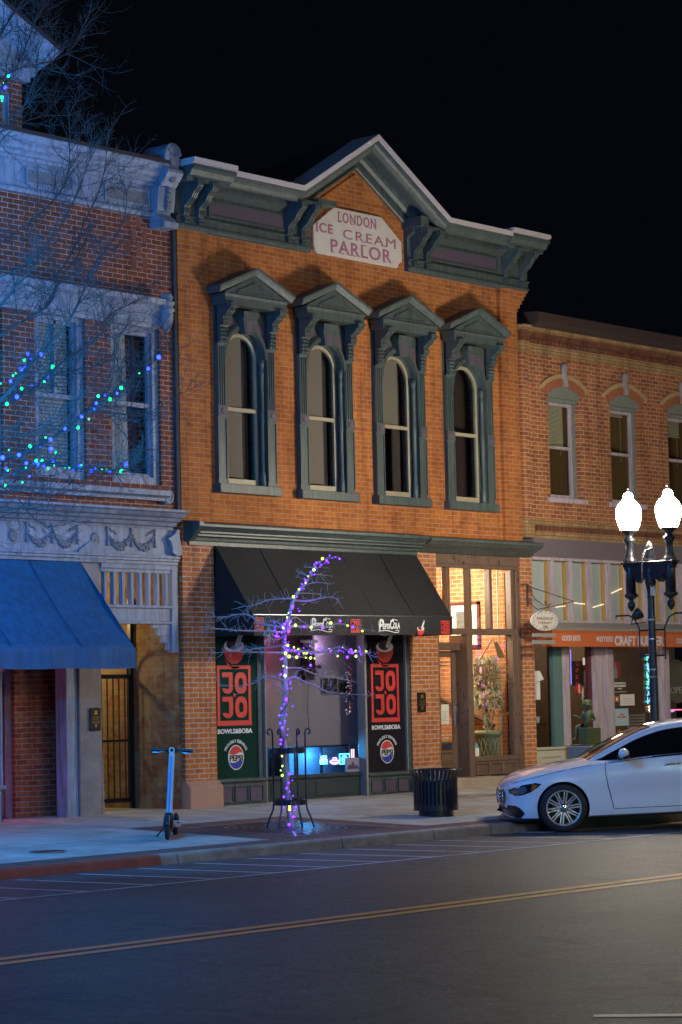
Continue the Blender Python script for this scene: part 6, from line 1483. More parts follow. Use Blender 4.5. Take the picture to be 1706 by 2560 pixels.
text_obj('256', 'plq', bd, (c_.x-0.07, c_.x+0.07, c_.z-0.125, c_.z-0.075), sy-0.018, shear=0.2)
mb = MB()
for k in range(18):
    a = 2*PI*k/18+0.1; mb.ball((c_.x+rx_*0.86*math.cos(a), sy-0.016, c_.z+rz_*0.84*math.sin(a)), 0.012, 6, 4, (1.4, .2, .8))
mb.build('leaf_border', plain('teal_leaf_paint', (0.02, 0.22, 0.20), 0.6, bmp=0), bd)
mb = MB(); mb.box(8.18, 8.21, -0.05, -0.03, 2.98, 3.35)
mb.tube([(8.19, -0.05, 3.32), (8.19, sy-0.5, 3.02)], 0.009, 6); mb.tube([(8.19, -0.05, 3.05), (8.19, -0.25, 2.92), (8.19, sy-0.5, 3.02)], 0.009, 6)
mb.tube([(8.19, -0.05, 3.32), (8.19, -0.2, 3.10), (8.19, -0.38, 2.98), (8.19, -0.55, 3.0)], 0.007, 6)
for (y, z, r_) in ((-0.10, 3.24, 0.045), (-0.09, 3.08, 0.04), (-0.42, 3.02, 0.035)):
    mb.tube([(8.19, y+r_*(1-k/30)*math.cos(k*0.5), z+r_*(1-k/30)*math.sin(k*0.5)) for k in range(22)], 0.006, 5)
mb.box(8.03, 8.24, -0.05, -0.03, 3.33, 3.355)
mb.build('bracket', plain('rusty_iron', (0.09, 0.05, 0.035), 0.7, var=0.4), hs)
mb = MB()
for dx in (-0.24, 0.24): mb.tube([(c_.x+dx, sy, c_.z+0.09), (8.19+dx*0.3, sy+dx*0.4, 3.0)], 0.004, 5)
mb.build('chain', 'iron_rough', hs)
for k, (z0) in enumerate((2.475, 2.34)):
    p, q = sg(155, 935+66*k), sg(372, 950+66*k)
    t = thing('sign_slat', ('upper', 'lower')[k]+' of the two blank grey slats below the oval massage sign', 'sign slat', ((p.x+q.x)/2, sy, p.z))
    mb = MB(); mb.box(p.x, q.x, sy-0.01, sy+0.01, p.z-0.03, p.z+0.035); mb.build('slat', 'flash', t, bevel=0.003)
    mb = MB(); mb.tube([(p.x+0.1, sy, p.z+0.03), (p.x+0.1, sy, p.z+0.12)], 0.004, 5); mb.tube([(q.x-0.1, sy, p.z+0.03), (q.x-0.1, sy, p.z+0.12)], 0.004, 5); mb.build('chain', 'iron_rough', t)

# ================================================================ STREET FURNITURE
def street_lamp(loc, label, strength=1.0, tint=(1.0, 0.875, 0.70)):
    X, Y, Z = loc
    t = thing('street_lamp', label, 'street lamp', loc, group='twin-globe street lamps')
    mb = MB()
    mb.lathe([(0.24, 0), (0.24, 0.10), (0.20, 0.16), (0.20, 0.34), (0.15, 0.42), (0.12, 0.75), (0.14, 0.78), (0.14, 0.84), (0.08, 0.92), (0.066, 1.0), (0.050, 3.25), (0.055, 3.32), (0.080, 3.44), (0.086, 3.46), (0.068, 3.48), (0.068, 3.51), (0.074, 3.52), (0.074, 3.55), (0.066, 3.56), (0.075, 3.66), (0.085, 3.7)], loc, 24)
    for k in range(12):
        a = 2*PI*k/12; mb.tube([(X+0.062*math.cos(a), Y+0.062*math.sin(a), Z+1.0), (X+0.047*math.cos(a), Y+0.047*math.sin(a), Z+3.25)], 0.006, 4)
    mb.build('post', 'iron', t)
    mb = MB()   # cast crossarm with sagging soffit
    pr = [(-0.42, 3.72), (-0.42, 3.66), (-0.40, 3.62), (-0.26, 3.56), (-0.25, 3.50), (-0.19, 3.44), (-0.14, 3.48), (-0.08, 3.50), (0.08, 3.50), (0.14, 3.48), (0.19, 3.44), (0.25, 3.50), (0.26, 3.56), (0.40, 3.62), (0.42, 3.66), (0.42, 3.72)]
    mb.prism_x([(Y+a, Z+b) for a, b in pr], X-0.06, X+0.06)
    mb.box(X-0.10, X+0.10, Y-0.45, Y+0.45, Z+3.72, Z+3.75); mb.box(X-0.075, X+0.075, Y-0.43, Y+0.43, Z+3.68, Z+3.72)
    arm = mb.build('crossarm', 'iron', t, bevel=0.006)
    mb = MB()
    for s_ in (-1, 1):
        for sx in (-1, 1): mb.tube([(X+sx*0.065, Y+s_*(0.17+0.05*(1-k/20)*math.cos(k*0.5)), Z+3.54+0.05*(1-k/20)*math.sin(k*0.5)) for k in range(16)], 0.009, 5)
    mb.build('scroll_relief', 'iron', arm)
    mb = MB(); mb.lathe([(0.10, 3.75), (0.10, 3.78), (0.06, 3.80), (0.085, 3.82), (0.04, 3.86), (0.07, 3.92), (0.062, 3.97), (0.025, 4.03), (0, 4.05)], loc, 16); mb.build('finial', 'iron', t)
    for s_ in (-1, 1):
        c = (X, Y+s_*0.345, Z)
        mb = MB(); mb.lathe([(0.075, 3.70), (0.075, 3.30), (0.11, 3.27), (0.10, 3.25), (0.04, 3.21), (0.03, 3.19), (0.06, 3.15), (0.055, 3.10), (0.02, 3.04), (0, 3.03)], c, 14); mb.build('pendant', 'iron', t)
        mb = MB(); mb.lathe([(0.10, 3.75), (0.10, 3.79), (0.07, 3.81), (0.075, 3.84), (0.055, 3.88), (0.055, 4.02), (0.085, 4.06), (0.09, 4.09), (0.055, 4.11), (0.05, 4.15), (0.11, 4.20), (0.13, 4.22), (0.12, 4.23)], c, 18); mb.build('socket', 'iron', t)
        M['globe'] = emit('lit_globe_%.2f' % strength, tint, LAMP*strength)
        mb = MB(); mb.lathe([(0.125, 4.23), (0.155, 4.30), (0.180, 4.40), (0.186, 4.47), (0.178, 4.545), (0.150, 4.605), (0.112, 4.645), (0.078, 4.675), (0.070, 4.70), (0.074, 4.725), (0.066, 4.74), (0.052, 4.765), (0.025, 4.785), (0, 4.79)], c, 20); g = mb.build('globe', M['globe'], t)
        mb = MB(); mb.lathe([(0.02, 4.785), (0.006, 4.80), (0.006, 4.83), (0.028, 4.835), (0.0, 4.85)], c, 10); mb.build('globe_tip', 'iron', g)
    # banner arms and the scrap of wire
    for s_ in (-1, 1):
        y0 = Y+s_*0.05; mb = MB()
        mb.tube([(X, y0, Z+2.75), (X, Y+s_*0.22, Z+2.75)], 0.014, 6); mb.tube([(X, y0, Z+2.38), (X, Y+s_*0.22, Z+2.38)], 0.014, 6)
        mb.tube([(X, Y+s_*0.22, Z+2.32), (X, Y+s_*0.22, Z+2.78), (X, Y+s_*0.30, Z+2.93), (X, Y+s_*0.40, Z+2.98), (X, Y+s_*0.62, Z+2.98), (X, Y+s_*0.62, Z+2.94)], 0.013, 6)
        mb.build('banner_arm', 'iron', t)
    return t
LAMP = 268.0
LX, LY = 5.12, -4.55
lz = 4.12-4.47
street_lamp((LX, LY, lz), 'black cast-iron street lamp with two lit white globes behind the parked car')
mb = MB(); X, Y = LX, LY
t = thing('spotlight', 'small black adjustable floodlight clamped to the left of the lamp post', 'spotlight', (LX-0.1, LY+0.2, 2.6))
mb = MB(); mb.lathe([(0.0, -0.07), (0.05, -0.05), (0.085, 0.06), (0.09, 0.08), (0.0, 0.07)], (0, 0, 0), 14)
rm = Matrix.Rotation(R(50), 3, 'Y') @ Matrix.Rotation(R(30), 3, 'X')
mb.v = [tuple(rm @ Vector(p)+Vector((LX-0.02, LY+0.26, 2.62))) for p in mb.v]; mb.build('lamp_head', 'iron', t)
mb = MB(); mb.tube([(LX, LY+0.09, 2.52), (LX, LY+0.36, 2.50), (LX, LY+0.33, 2.58)], 0.009, 5); mb.build('clamp', 'iron', t)
t = thing('lamp_sticker', 'small white sticker high on the black lamp post', 'sticker', (LX-0.06, LY-0.06, 2.95))
mb = MB(); mb.add([(LX-0.062, LY-0.030, 2.90), (LX-0.012, LY-0.066, 2.90), (LX-0.012, LY-0.066, 3.05), (LX-0.062, LY-0.030, 3.05)], [(0, 1, 2, 3)]); mb.v = [(a, b-0.006, c) for a, b, c in mb.v]; mb.build('paper', 'paper', t)
t = thing('loose_wire', 'loose pale wire trailing from the lamp finial down the post', 'wire', (LX, LY, 3.0))
lw = lambda a, b: zat(1500, 1180, 5.3495, a, b, LY-0.13)
mb = MB(); mb.tube([lw(700, 1010), lw(600, 1050), lw(565, 1140), lw(560, 1250), lw(565, 1400), lw(590, 1560), lw(645, 1720)], 0.006, 5); mb.tube([lw(600, 1050), lw(575, 1140)], 0.013, 5); mb.build('wire', 'flash', t)
for z_ in (2.27, 1.83, 1.72, 2.55):
    t = thing('post_strap', {2.27: 'shiny steel strap on the lamp post just below the orange awning line', 1.83: 'shiny steel strap at mid height on the lamp post, above another strap', 1.72: 'lowest shiny steel strap on the lamp post', 2.55: 'steel strap on the lamp post between the banner arms'}[z_], 'strap', (LX, LY, z_))
    mb = MB(); mb.lathe([(0.060, z_-lz-0.012), (0.069, z_-lz-0.012), (0.069, z_-lz+0.012), (0.060, z_-lz+0.012)], (LX, LY, lz), 20); mb.build('band', 'steel', t)
# assumed further lamps of the street, added outside the frame for their light
street_lamp((-16.5, -23.2, -0.04), 'assumed unseen twin-globe street lamp on the far pavement, near the camera', 0.32, (1.0, 0.92, 0.88))
street_lamp((-1.5, -23.2, -0.04), 'assumed unseen twin-globe street lamp on the far pavement, opposite the brick building', 0.5, (1.0, 0.90, 0.82))
street_lamp((26.0, -4.6, -0.15), 'assumed unseen distant twin-globe street lamp further up the street', 0.7)

for (X, Y, lab) in ((-12.0, -41.0, 'added unseen fill light pole far across the street, left one'), (10.0, -41.0, 'added unseen fill light pole far across the street, right one')):  # unseen light poles added to fill the facade shadows
    t = thing('fill_light_pole', lab, 'light pole', (X, Y, -0.2), group='added fill light poles out of view')
    mb = MB(); mb.lathe([(0.20, 0), (0.20, 0.5), (0.09, 0.6), (0.06, 9.0), (0, 9.02)], (X, Y, -0.2), 14); mb.tube([(X, Y, 8.6), (X, Y+0.6, 8.9), (X, Y+1.0, 8.9)], 0.04, 6); mb.build('pole', 'iron', t)
    mb = MB(); mb.ball((X, Y+1.2, 8.75), 0.26, 16, 10, (1, 1.2, 0.7)); mb.build('lamp_head', emit('fill_pole_lamp', (1.0, 0.86, 0.72), 2100.0), t)
t = thing('string_lights', 'unseen cold white festoon added across the street to mirror in the car', 'string lights', (-16.5, -23.0, 3.9))  # unseen strings added so their streaks mirror in the car paint
mb = MB(); mb.tube([(-16.5+15*q/40, -23.0, 3.9-1.5*math.sin(PI*q/40)) for q in range(41)], 0.006, 4); mb.build('cable', 'iron', t)
mb = MB()
for q in range(110): mb.ball((-16.5+15*q/110+random.gauss(0, .03), -23.0+random.gauss(0, .05), 3.9-1.5*math.sin(PI*q/110)-0.06+random.gauss(0, .07)), 0.035, 6, 4)
for q in range(110): mb.ball((-15.5+13*q/110+random.gauss(0, .03), -22.9+random.gauss(0, .05), 1.5-0.5*math.sin(PI*q/110)+random.gauss(0, .10)), 0.03, 6, 4)
mb.build('light_beads', emit('reflection_festoon', (0.55, 1.0, 1.0), 110.0, False), t)
# ---- litter bin
bx, by = 1.38, -3.45; bz = swz(bx, by)
bn = thing('litter_bin', 'black slatted steel litter bin with a flared rim on the sidewalk', 'litter bin', (bx, by, bz))
mb = MB(); mb.lathe([(0.0, 0.0), (0.235, 0.0), (0.235, 0.085), (0.0, 0.085)], (bx, by, bz), 28, False); mb.build('base', 'iron', bn)
mb = MB(); mb.lathe([(0.28, 0.075), (0.305, 0.075), (0.305, 0.15), (0.28, 0.15), (0.28, 0.075)], (bx, by, bz), 32, False); mb.build('bottom_band', 'iron', bn)
mb = MB(); mb.lathe([(0.282, 0.485), (0.29, 0.485), (0.29, 0.50), (0.282, 0.50), (0.282, 0.485)], (bx, by, bz), 32, False); mb.build('hoop', 'steel', bn)
mb = MB(); mb.tube([(bx+0.352*math.cos(2*PI*k/40), by+0.352*math.sin(2*PI*k/40), bz+0.625) for k in range(41)], 0.011, 6, cap=False); mb.build('rim', 'iron', bn)
mb = MB(); mb.lathe([(0.255, 0.10), (0.262, 0.47), (0.24, 0.47), (0.24, 0.12), (0, 0.12)], (bx, by, bz), 28, False); mb.build('liner', 'iron_rough', bn)
sl = None
for k in range(34):
    a = 2*PI*k/34; m2 = MB(); w_ = 0.016
    pr = [(0.292, 0.11), (0.293, 0.46), (0.30, 0.52), (0.325, 0.58), (0.352, 0.625)]
    ca, sa = math.cos(a), math.sin(a); rows = []
    for r_, z in pr:
        rows.append([(bx+(r_+q)*ca-p_*sa, by+(r_+q)*sa+p_*ca, bz+z) for p_, q in ((-w_, 0), (w_, 0), (w_, 0.008), (-w_, 0.008))])
    m2.rings(rows, closed=True, smooth=False, capa=True, capb=True); m2.build('slat', 'iron', bn)

# ---- tree pit: grate, guard, small tree with its lights
tx, ty = -1.62, -3.50; tz = swz(tx, ty)
gr = thing('tree_grate', 'square black cast-iron grate with ring openings round the small tree', 'tree grate', (tx, ty, tz))
mb = MB()
sz = 0.92; f0 = lambda x, y, l: (x, y, swz(x, y)+l)
ringr = [0.16, 0.27, 0.38, 0.49, 0.60, 0.71, 0.82]
for r_ in ringr:
    n = 48
    for k in range(n):
        a0, a1 = 2*PI*k/n, 2*PI*(k+1)/n
        mb.add([f0(tx+rr_*math.cos(a), ty+rr_*math.sin(a), 0.011) for rr_, a in ((r_-0.022, a0), (r_+0.022, a0), (r_+0.022, a1), (r_-0.022, a1))], [(0, 1, 2, 3)])
for k in range(40):
    a = 2*PI*k/40; c_, s_ = math.cos(a), math.sin(a); L1 = min(sz/max(abs(c_), 1e-6), sz/max(abs(s_), 1e-6))
    mb.add([f0(tx+c_*0.16-s_*0.010, ty+s_*0.16+c_*0.010, 0.0115), f0(tx+c_*L1-s_*0.014, ty+s_*L1+c_*0.014, 0.0115), f0(tx+c_*L1+s_*0.014, ty+s_*L1-c_*0.014, 0.0115), f0(tx+c_*0.16+s_*0.010, ty+s_*0.16-c_*0.010, 0.0115)], [(0, 3, 2, 1)])
mb.build('grille', 'steel' if False else plain('worn_cast_iron', (0.07, 0.07, 0.075), 0.35, metal=0.6, var=0.4), gr)
mb = MB()
for (x0, x1, y0, y1) in ((-sz, sz, -sz-0.03, -sz), (-sz, sz, sz, sz+0.03), (-sz-0.03, -sz, -sz, sz), (sz, sz+0.03, -sz, sz)):
    mb.add([f0(tx+a, ty+b, 0.012) for a, b in ((x0, y0), (x1, y0), (x1, y1), (x0, y1))], [(0, 1, 2, 3)])
mb.build('frame', 'flash', gr)
mb = MB(); mb.add([f0(tx+a, ty+b, 0.0065) for a, b in ((-sz, -sz), (sz, -sz), (sz, sz), (-sz, sz))], [(0, 1, 2, 3)]); mb.build('pit', 'dark', gr)
gd = thing('tree_guard', 'black iron tree guard with curled tops standing on the grate', 'tree guard', (tx, ty, tz))
for k in range(6):
    a = 2*PI*k/6+R(12); c_, s_ = math.cos(a), math.sin(a)
    P = lambda r_, z: (tx+r_*c_, ty+r_*s_, tz+z)
    m2 = MB(); m2.tube([P(0.30, 0.012), P(0.265, 0.12), P(0.215, 0.24), P(0.205, 0.32), P(0.205, 1.19), P(0.212, 1.235), P(0.235, 1.255), P(0.262, 1.245), P(0.275, 1.215), P(0.262, 1.19), P(0.24, 1.19)], 0.013, 6); m2.build('upright', 'iron', gd)
for z_, r_ in ((0.33, 0.20), (0.98, 0.20)):
    m2 = MB(); m2.lathe([(r_-0.006, z_-0.035), (r_+0.006, z_-0.035), (r_+0.006, z_+0.035), (r_-0.006, z_+0.035), (r_-0.006, z_-0.035)], (tx, ty, tz), 32, False); m2.build('hoop', 'iron', gd)
def sm(pts, n=3):
    """Catmull-Rom through points"""
    P = [Vector(p) for p in pts]; out = []
    for i in range(len(P)-1):
        a, b, c, d = P[max(i-1, 0)], P[i], P[i+1], P[min(i+2, len(P)-1)]
        for k in range(n):
            t = k/n
            out.append(0.5*((2*b)+(c-a)*t+(2*a-5*b+4*c-d)*t*t+(3*b-a-3*c+d)*t**3))
    out.append(P[-1]); return out
ZC = (500, 1560, 2.8); ZF = (530, 1360, 3.3362)
rt = random.Random(11)
st = thing('young_tree', 'small leafless tree wrapped in purple and yellow lights inside an iron guard', 'tree', (tx, ty, tz))
Yt = ty
tr_pts = [Vector((tx+0.02, ty, tz))]+[zat(*ZC, a, b, Yt) for a, b in [(632, 1300), (610, 1150), (597, 950), (582, 800), (577, 700), (592, 600), (600, 500), (598, 350), (600, 200)]]+[zat(*ZF, a, b, Yt) for a, b in [(602, 850), (607, 740), (625, 660), (642, 600), (658, 540), (680, 470), (720, 400), (780, 330), (820, 260), (860, 180), (905, 140), (950, 122), (1010, 112), (1070, 108)]]
tp = sm(tr_pts, 3)
def taper(n, a, b, p=1.0): return [a+(b-a)*(i/(n-1))**p for i in range(n)]
mb = MB(); rad = [0.037*(1-i/len(tp))**0.75+0.004 for i in range(len(tp))]; mb.tube(tp, [r_*(1+0.10*math.sin(i*1.9)) for i, r_ in enumerate(rad)], 8); mb.build('trunk', 'twig', st)
def twig(mb, p, d, L, r, depth, rng, nseg=4, wig=0.35, sides=3, up=0.1):
    pts = [Vector(p)]; d = Vector(d).normalized()
    for k in range(nseg):
        d = (d+Vector((rng.gauss(0, wig), rng.gauss(0, wig), rng.gauss(0, wig)+up))*0.5).normalized()
        pts.append(pts[-1]+d*(L/nseg))
    mb.tube(pts, taper(len(pts), r, r*0.45), sides, cap=False)
    if depth > 0:
        for k in range(1, nseg+1):
            for _ in range(2 if depth > 1 else 1):
                if rng.random() < 0.9:
                    ax = (d+Vector((rng.gauss(0, .8), rng.gauss(0, .8), rng.gauss(0, .8)+up))).normalized()
                    twig(mb, pts[k], ax, L*rng.uniform(0.3, 0.5), r*0.55, depth-1, rng, max(2, nseg-1), wig, sides, up)
    return pts
BR = [(ZF, [(665, 455), (600, 455), (480, 465), (400, 495), (330, 515), (260, 522)], .2), (ZF, [(690, 470), (800, 475), (900, 455), (1000, 440), (1055, 465)], -.3),
      (ZF, [(720, 412), (800, 410), (900, 422)], .2), (ZF, [(780, 340), (880, 320), (1000, 335)], -.2), (ZF, [(800, 270), (750, 240), (700, 275)], .2), (ZF, [(820, 260), (900, 255), (990, 268)], .1), (ZF, [(850, 200), (920, 192)], 0), (ZF, [(850, 195), (770, 195)], 0),
      (ZF, [(610, 700), (500, 680), (400, 660), (340, 610), (280, 585), (200, 590), (100, 610), (0, 605)], .4), (ZF, [(605, 740), (500, 730), (350, 725), (200, 720), (100, 710), (0, 705), (-60, 715)], -.4),
      (ZF, [(640, 690), (750, 690), (850, 695), (950, 690), (1040, 665), (1120, 675), (1200, 700), (1290, 715), (1390, 740)], .35), (ZF, [(605, 890), (700, 890), (850, 905), (950, 890), (1050, 860), (1120, 880), (1200, 900), (1300, 915), (1345, 940)], -.4),
      (ZF, [(600, 905), (450, 905), (300, 900), (150, 895), (0, 915)], -.3), (ZF, [(600, 840), (500, 860), (400, 870), (300, 880), (180, 870)], .4), (ZF, [(640, 640), (700, 610), (760, 650), (830, 700)], .3), (ZF, [(600, 950), (700, 940), (800, 950), (900, 945)], .3),
      (ZC, [(600, 310), (700, 310), (800, 350), (900, 370), (1000, 385), (1060, 400)], .3), (ZC, [(600, 400), (660, 370), (720, 400), (800, 430), (880, 470), (980, 485), (1200, 500)], -.3), (ZC, [(600, 400), (500, 370), (430, 380), (350, 425), (150, 435)], .3), (ZC, [(600, 480), (560, 440), (500, 420), (450, 400)], -.3),
      (ZF, [(600, 690), (520, 640), (440, 660), (400, 690)], .35), (ZF, [(610, 760), (540, 800), (460, 770), (440, 740)], -.3)]
mb = MB(); 
for z_, pts, dy in BR:
    n = len(pts); P3 = sm([zat(*z_, a, b, Yt+dy*i/(n-1)) for i, (a, b) in enumerate(pts)], 3)
    r0 = 0.004+0.0012*len(P3)**0.8; mb.tube(P3, taper(len(P3), r0, 0.0028), 5, cap=False)
    for i in range(1, len(P3)):
        for _ in range(2 if n > 4 else 1):
            d = (P3[i]-P3[i-1]).normalized()
            ax = (d*0.7+Vector((rt.gauss(0, .7), rt.gauss(0, .7), rt.gauss(0, .7)))).normalized()
            twig(mb, P3[i], ax, rt.uniform(0.05, 0.17), 0.0042, 1 if rt.random() < .45 else 0, rt, 3, 0.5, 3, 0.05)
mb.build('branches', 'twig', st)
mb = MB()   # a few dead leaves and a knot of burlap near the fork
for k in range(26):
    c0 = zat(*ZF, rt.uniform(440, 520), rt.uniform(700, 830), Yt+rt.uniform(-.1, .1)); d_ = Vector((rt.gauss(0, .4), rt.gauss(0, .4), -1)).normalized(); s_ = d_.cross(Vector((rt.random(), rt.random(), .1))).normalized(); L_ = rt.uniform(.03, .06)
    mb.add([c0, c0+d_*L_*.5+s_*L_*.25, c0+d_*L_, c0+d_*L_*.5-s_*L_*.25], [(0, 1, 2, 3)])
mb.build('dead_leaves', 'leafd', st)
M['b_pur'] = emit('purple_bulb', (0.13, 0.014, 1.0), 6.0); M['b_yel'] = emit('yellow_green_bulb', (0.60, 1.0, 0.07), 3.2)
M['b_blu'] = emit('blue_bulb', (0.013, 0.022, 1.0), 9.0); M['b_grn'] = emit('green_bulb', (0.01, 1.0, 0.20), 3.6)
def bulbs(root, lst, mats, depthj, Y, sizes=0.019, rng=rt):
    proto = {}
    for (z_, a, b, c, *s) in lst:
        p = zat(*z_, a, b, Y-0.03+rng.uniform(-depthj, depthj))
        key = c
        if key not in proto:
            m2 = MB(); m2.ball((0, 0, 0), 1.0, 8, 6)
            o = m2.build('bulb', mats[c], None); proto[key] = o.data; 
            bpy.data.objects.remove(o)
        o = bpy.data.objects.new('bulb', proto[key]); COL.objects.link(o); o.parent = root
        q = sizes*(s[0] if s else 1.0)*(0.8 if c == 'y' else 1.0); o.scale = (q, q, q*1.1)
        o.location = p-root.location
PB = {'p': 'b_pur', 'y': 'b_yel', 'b': 'b_blu', 'g': 'b_grn'}
L2 = thing('string_lights', 'purple and yellow bulb string wound up the small bare tree', 'string lights', (tx, ty, tz+0.05))
lst = [(ZF, a, b, c, s) for a, b, c, s in [(923, 122, 'y', 1.5), (958, 140, 'p', 1.2), (872, 155, 'p', .9), (852, 215, 'y', 1.5), (803, 270, 'y', .8), (782, 305, 'p', 1.1), (782, 325, 'y', .8), (726, 378, 'y', 1.1), (708, 440, 'p', .7), (680, 440, 'y', 1.5), (680, 515, 'p', .8), (674, 533, 'p', 1.0), (640, 575, 'y', .7), (628, 612, 'y', .9), (628, 640, 'p', 1.0), (606, 668, 'p', 1.2), (595, 700, 'y', 1.2), (583, 735, 'p', 1.0), (640, 730, 'p', 1.3), (545, 742, 'p', .8), (537, 768, 'p', 1.3), (557, 772, 'p', .9), (612, 792, 'p', .9),
      (698, 678, 'y', 1.6), (770, 690, 'p', 1.1), (828, 695, 'y', 1.4), (922, 702, 'p', 1.1), (993, 658, 'y', 1.5), (1070, 642, 'p', 1.2), (1132, 680, 'y', 1.1), (1174, 694, 'p', 1.2), (1256, 726, 'y', 1.1), (635, 845, 'y', 1.4), (685, 862, 'y', 1.0), (697, 888, 'p', 1.0), (722, 876, 'y', .9), (630, 885, 'p', 1.2), (614, 912, 'y', 1.6), (645, 938, 'y', 1.7), (708, 944, 'y', 1.5), (726, 918, 'p', 1.0), (768, 908, 'y', 1.3), (790, 908, 'y', 1.5), (826, 913, 'p', .8), (824, 950, 'y', 1.4), (858, 955, 'y', .8), (905, 884, 'p', 1.1), (980, 876, 'y', .9), (990, 890, 'p', .9), (1092, 866, 'y', .9), (1049, 935, 'y', 1.0), (1130, 944, 'p', 1.2), (1160, 885, 'p', 1.4), (1172, 905, 'p', 1.4), (1200, 895, 'y', 1.4), (1202, 936, 'y', 1.4), (1244, 920, 'p', .8), (1288, 897, 'y', 1.2), (590, 955, 'p', 1.0), (576, 962, 'p', .7), (824, 1012, 'p', 1.1), (784, 948, 'y', .8), (597, 1018, 'y', .9), (625, 1030, 'y', .7)]]
lst += [(ZC, a, b, c, s) for a, b, c, s in [(597, 362, 'y', 1.5), (567, 353, 'p', 1.0), (604, 530, 'p', 1.4), (572, 590, 'p', .9), (557, 640, 'p', .8), (561, 695, 'p', .8), (577, 726, 'p', 1.1), (568, 812, 'p', 1.0), (566, 840, 'p', 1.0), (575, 925, 'y', 1.1), (578, 995, 'y', 1.0), (566, 1025, 'y', .8), (577, 1060, 'y', 1.4), (628, 1050, 'p', 1.0), (622, 1112, 'p', .9), (607, 1150, 'p', 1.0), (588, 1210, 'p', 1.0), (574, 1250, 'p', .6), (588, 1284, 'p', .8), (628, 1278, 'y', 1.3), (628, 1298, 'y', 1.5), (652, 1350, 'p', .9), (624, 1405, 'p', 1.2)]]
bulbs(L2, lst, PB, 0.02, Yt-0.03, 0.0145)
mb = MB()
for k in range(110):
    if k < 70: i = rt.randrange(2, len(tp)-1); p_ = tp[i].lerp(tp[i-1], rt.random())+Vector((rt.gauss(0, .035), -0.05+rt.gauss(0, .02), rt.gauss(0, .03)))
    else: p_ = zat(*ZF, rt.uniform(600, 1250), 905+rt.gauss(0, 20)-(20 if k % 2 else 0), Yt-0.05) if k < 98 else zat(*ZF, rt.uniform(520, 660), rt.gauss(720, 40), Yt-0.05)
    mb.ball(p_, rt.uniform(0.006, 0.011), 6, 4)
mb.build('small_bulbs', 'b_pur', L2, kind='stuff')
mb = MB(); cp = [p+Vector((0.05*math.cos(i*0.9), 0.05*math.sin(i*0.9), 0)) for i, p in enumerate(tp)]; mb.tube(cp, 0.004, 4, cap=False); mb.build('cable', 'iron_rough', L2)
for p_, w_ in (((tx-0.1, ty-0.2, 0.12), 1.6), ((tx-0.15, ty-0.25, 1.9), 4), ((tx+0.5, ty-0.3, 1.9), 3), ((tx+1.0, ty-0.3, 1.95), 3), ((tx+0.25, ty-0.25, 2.7), 3), ((tx-0.05, ty-0.22, 1.0), 2)): lamp('bulb_glow', p_, (0.36, 0.16, 1.0), w_, 0.08)

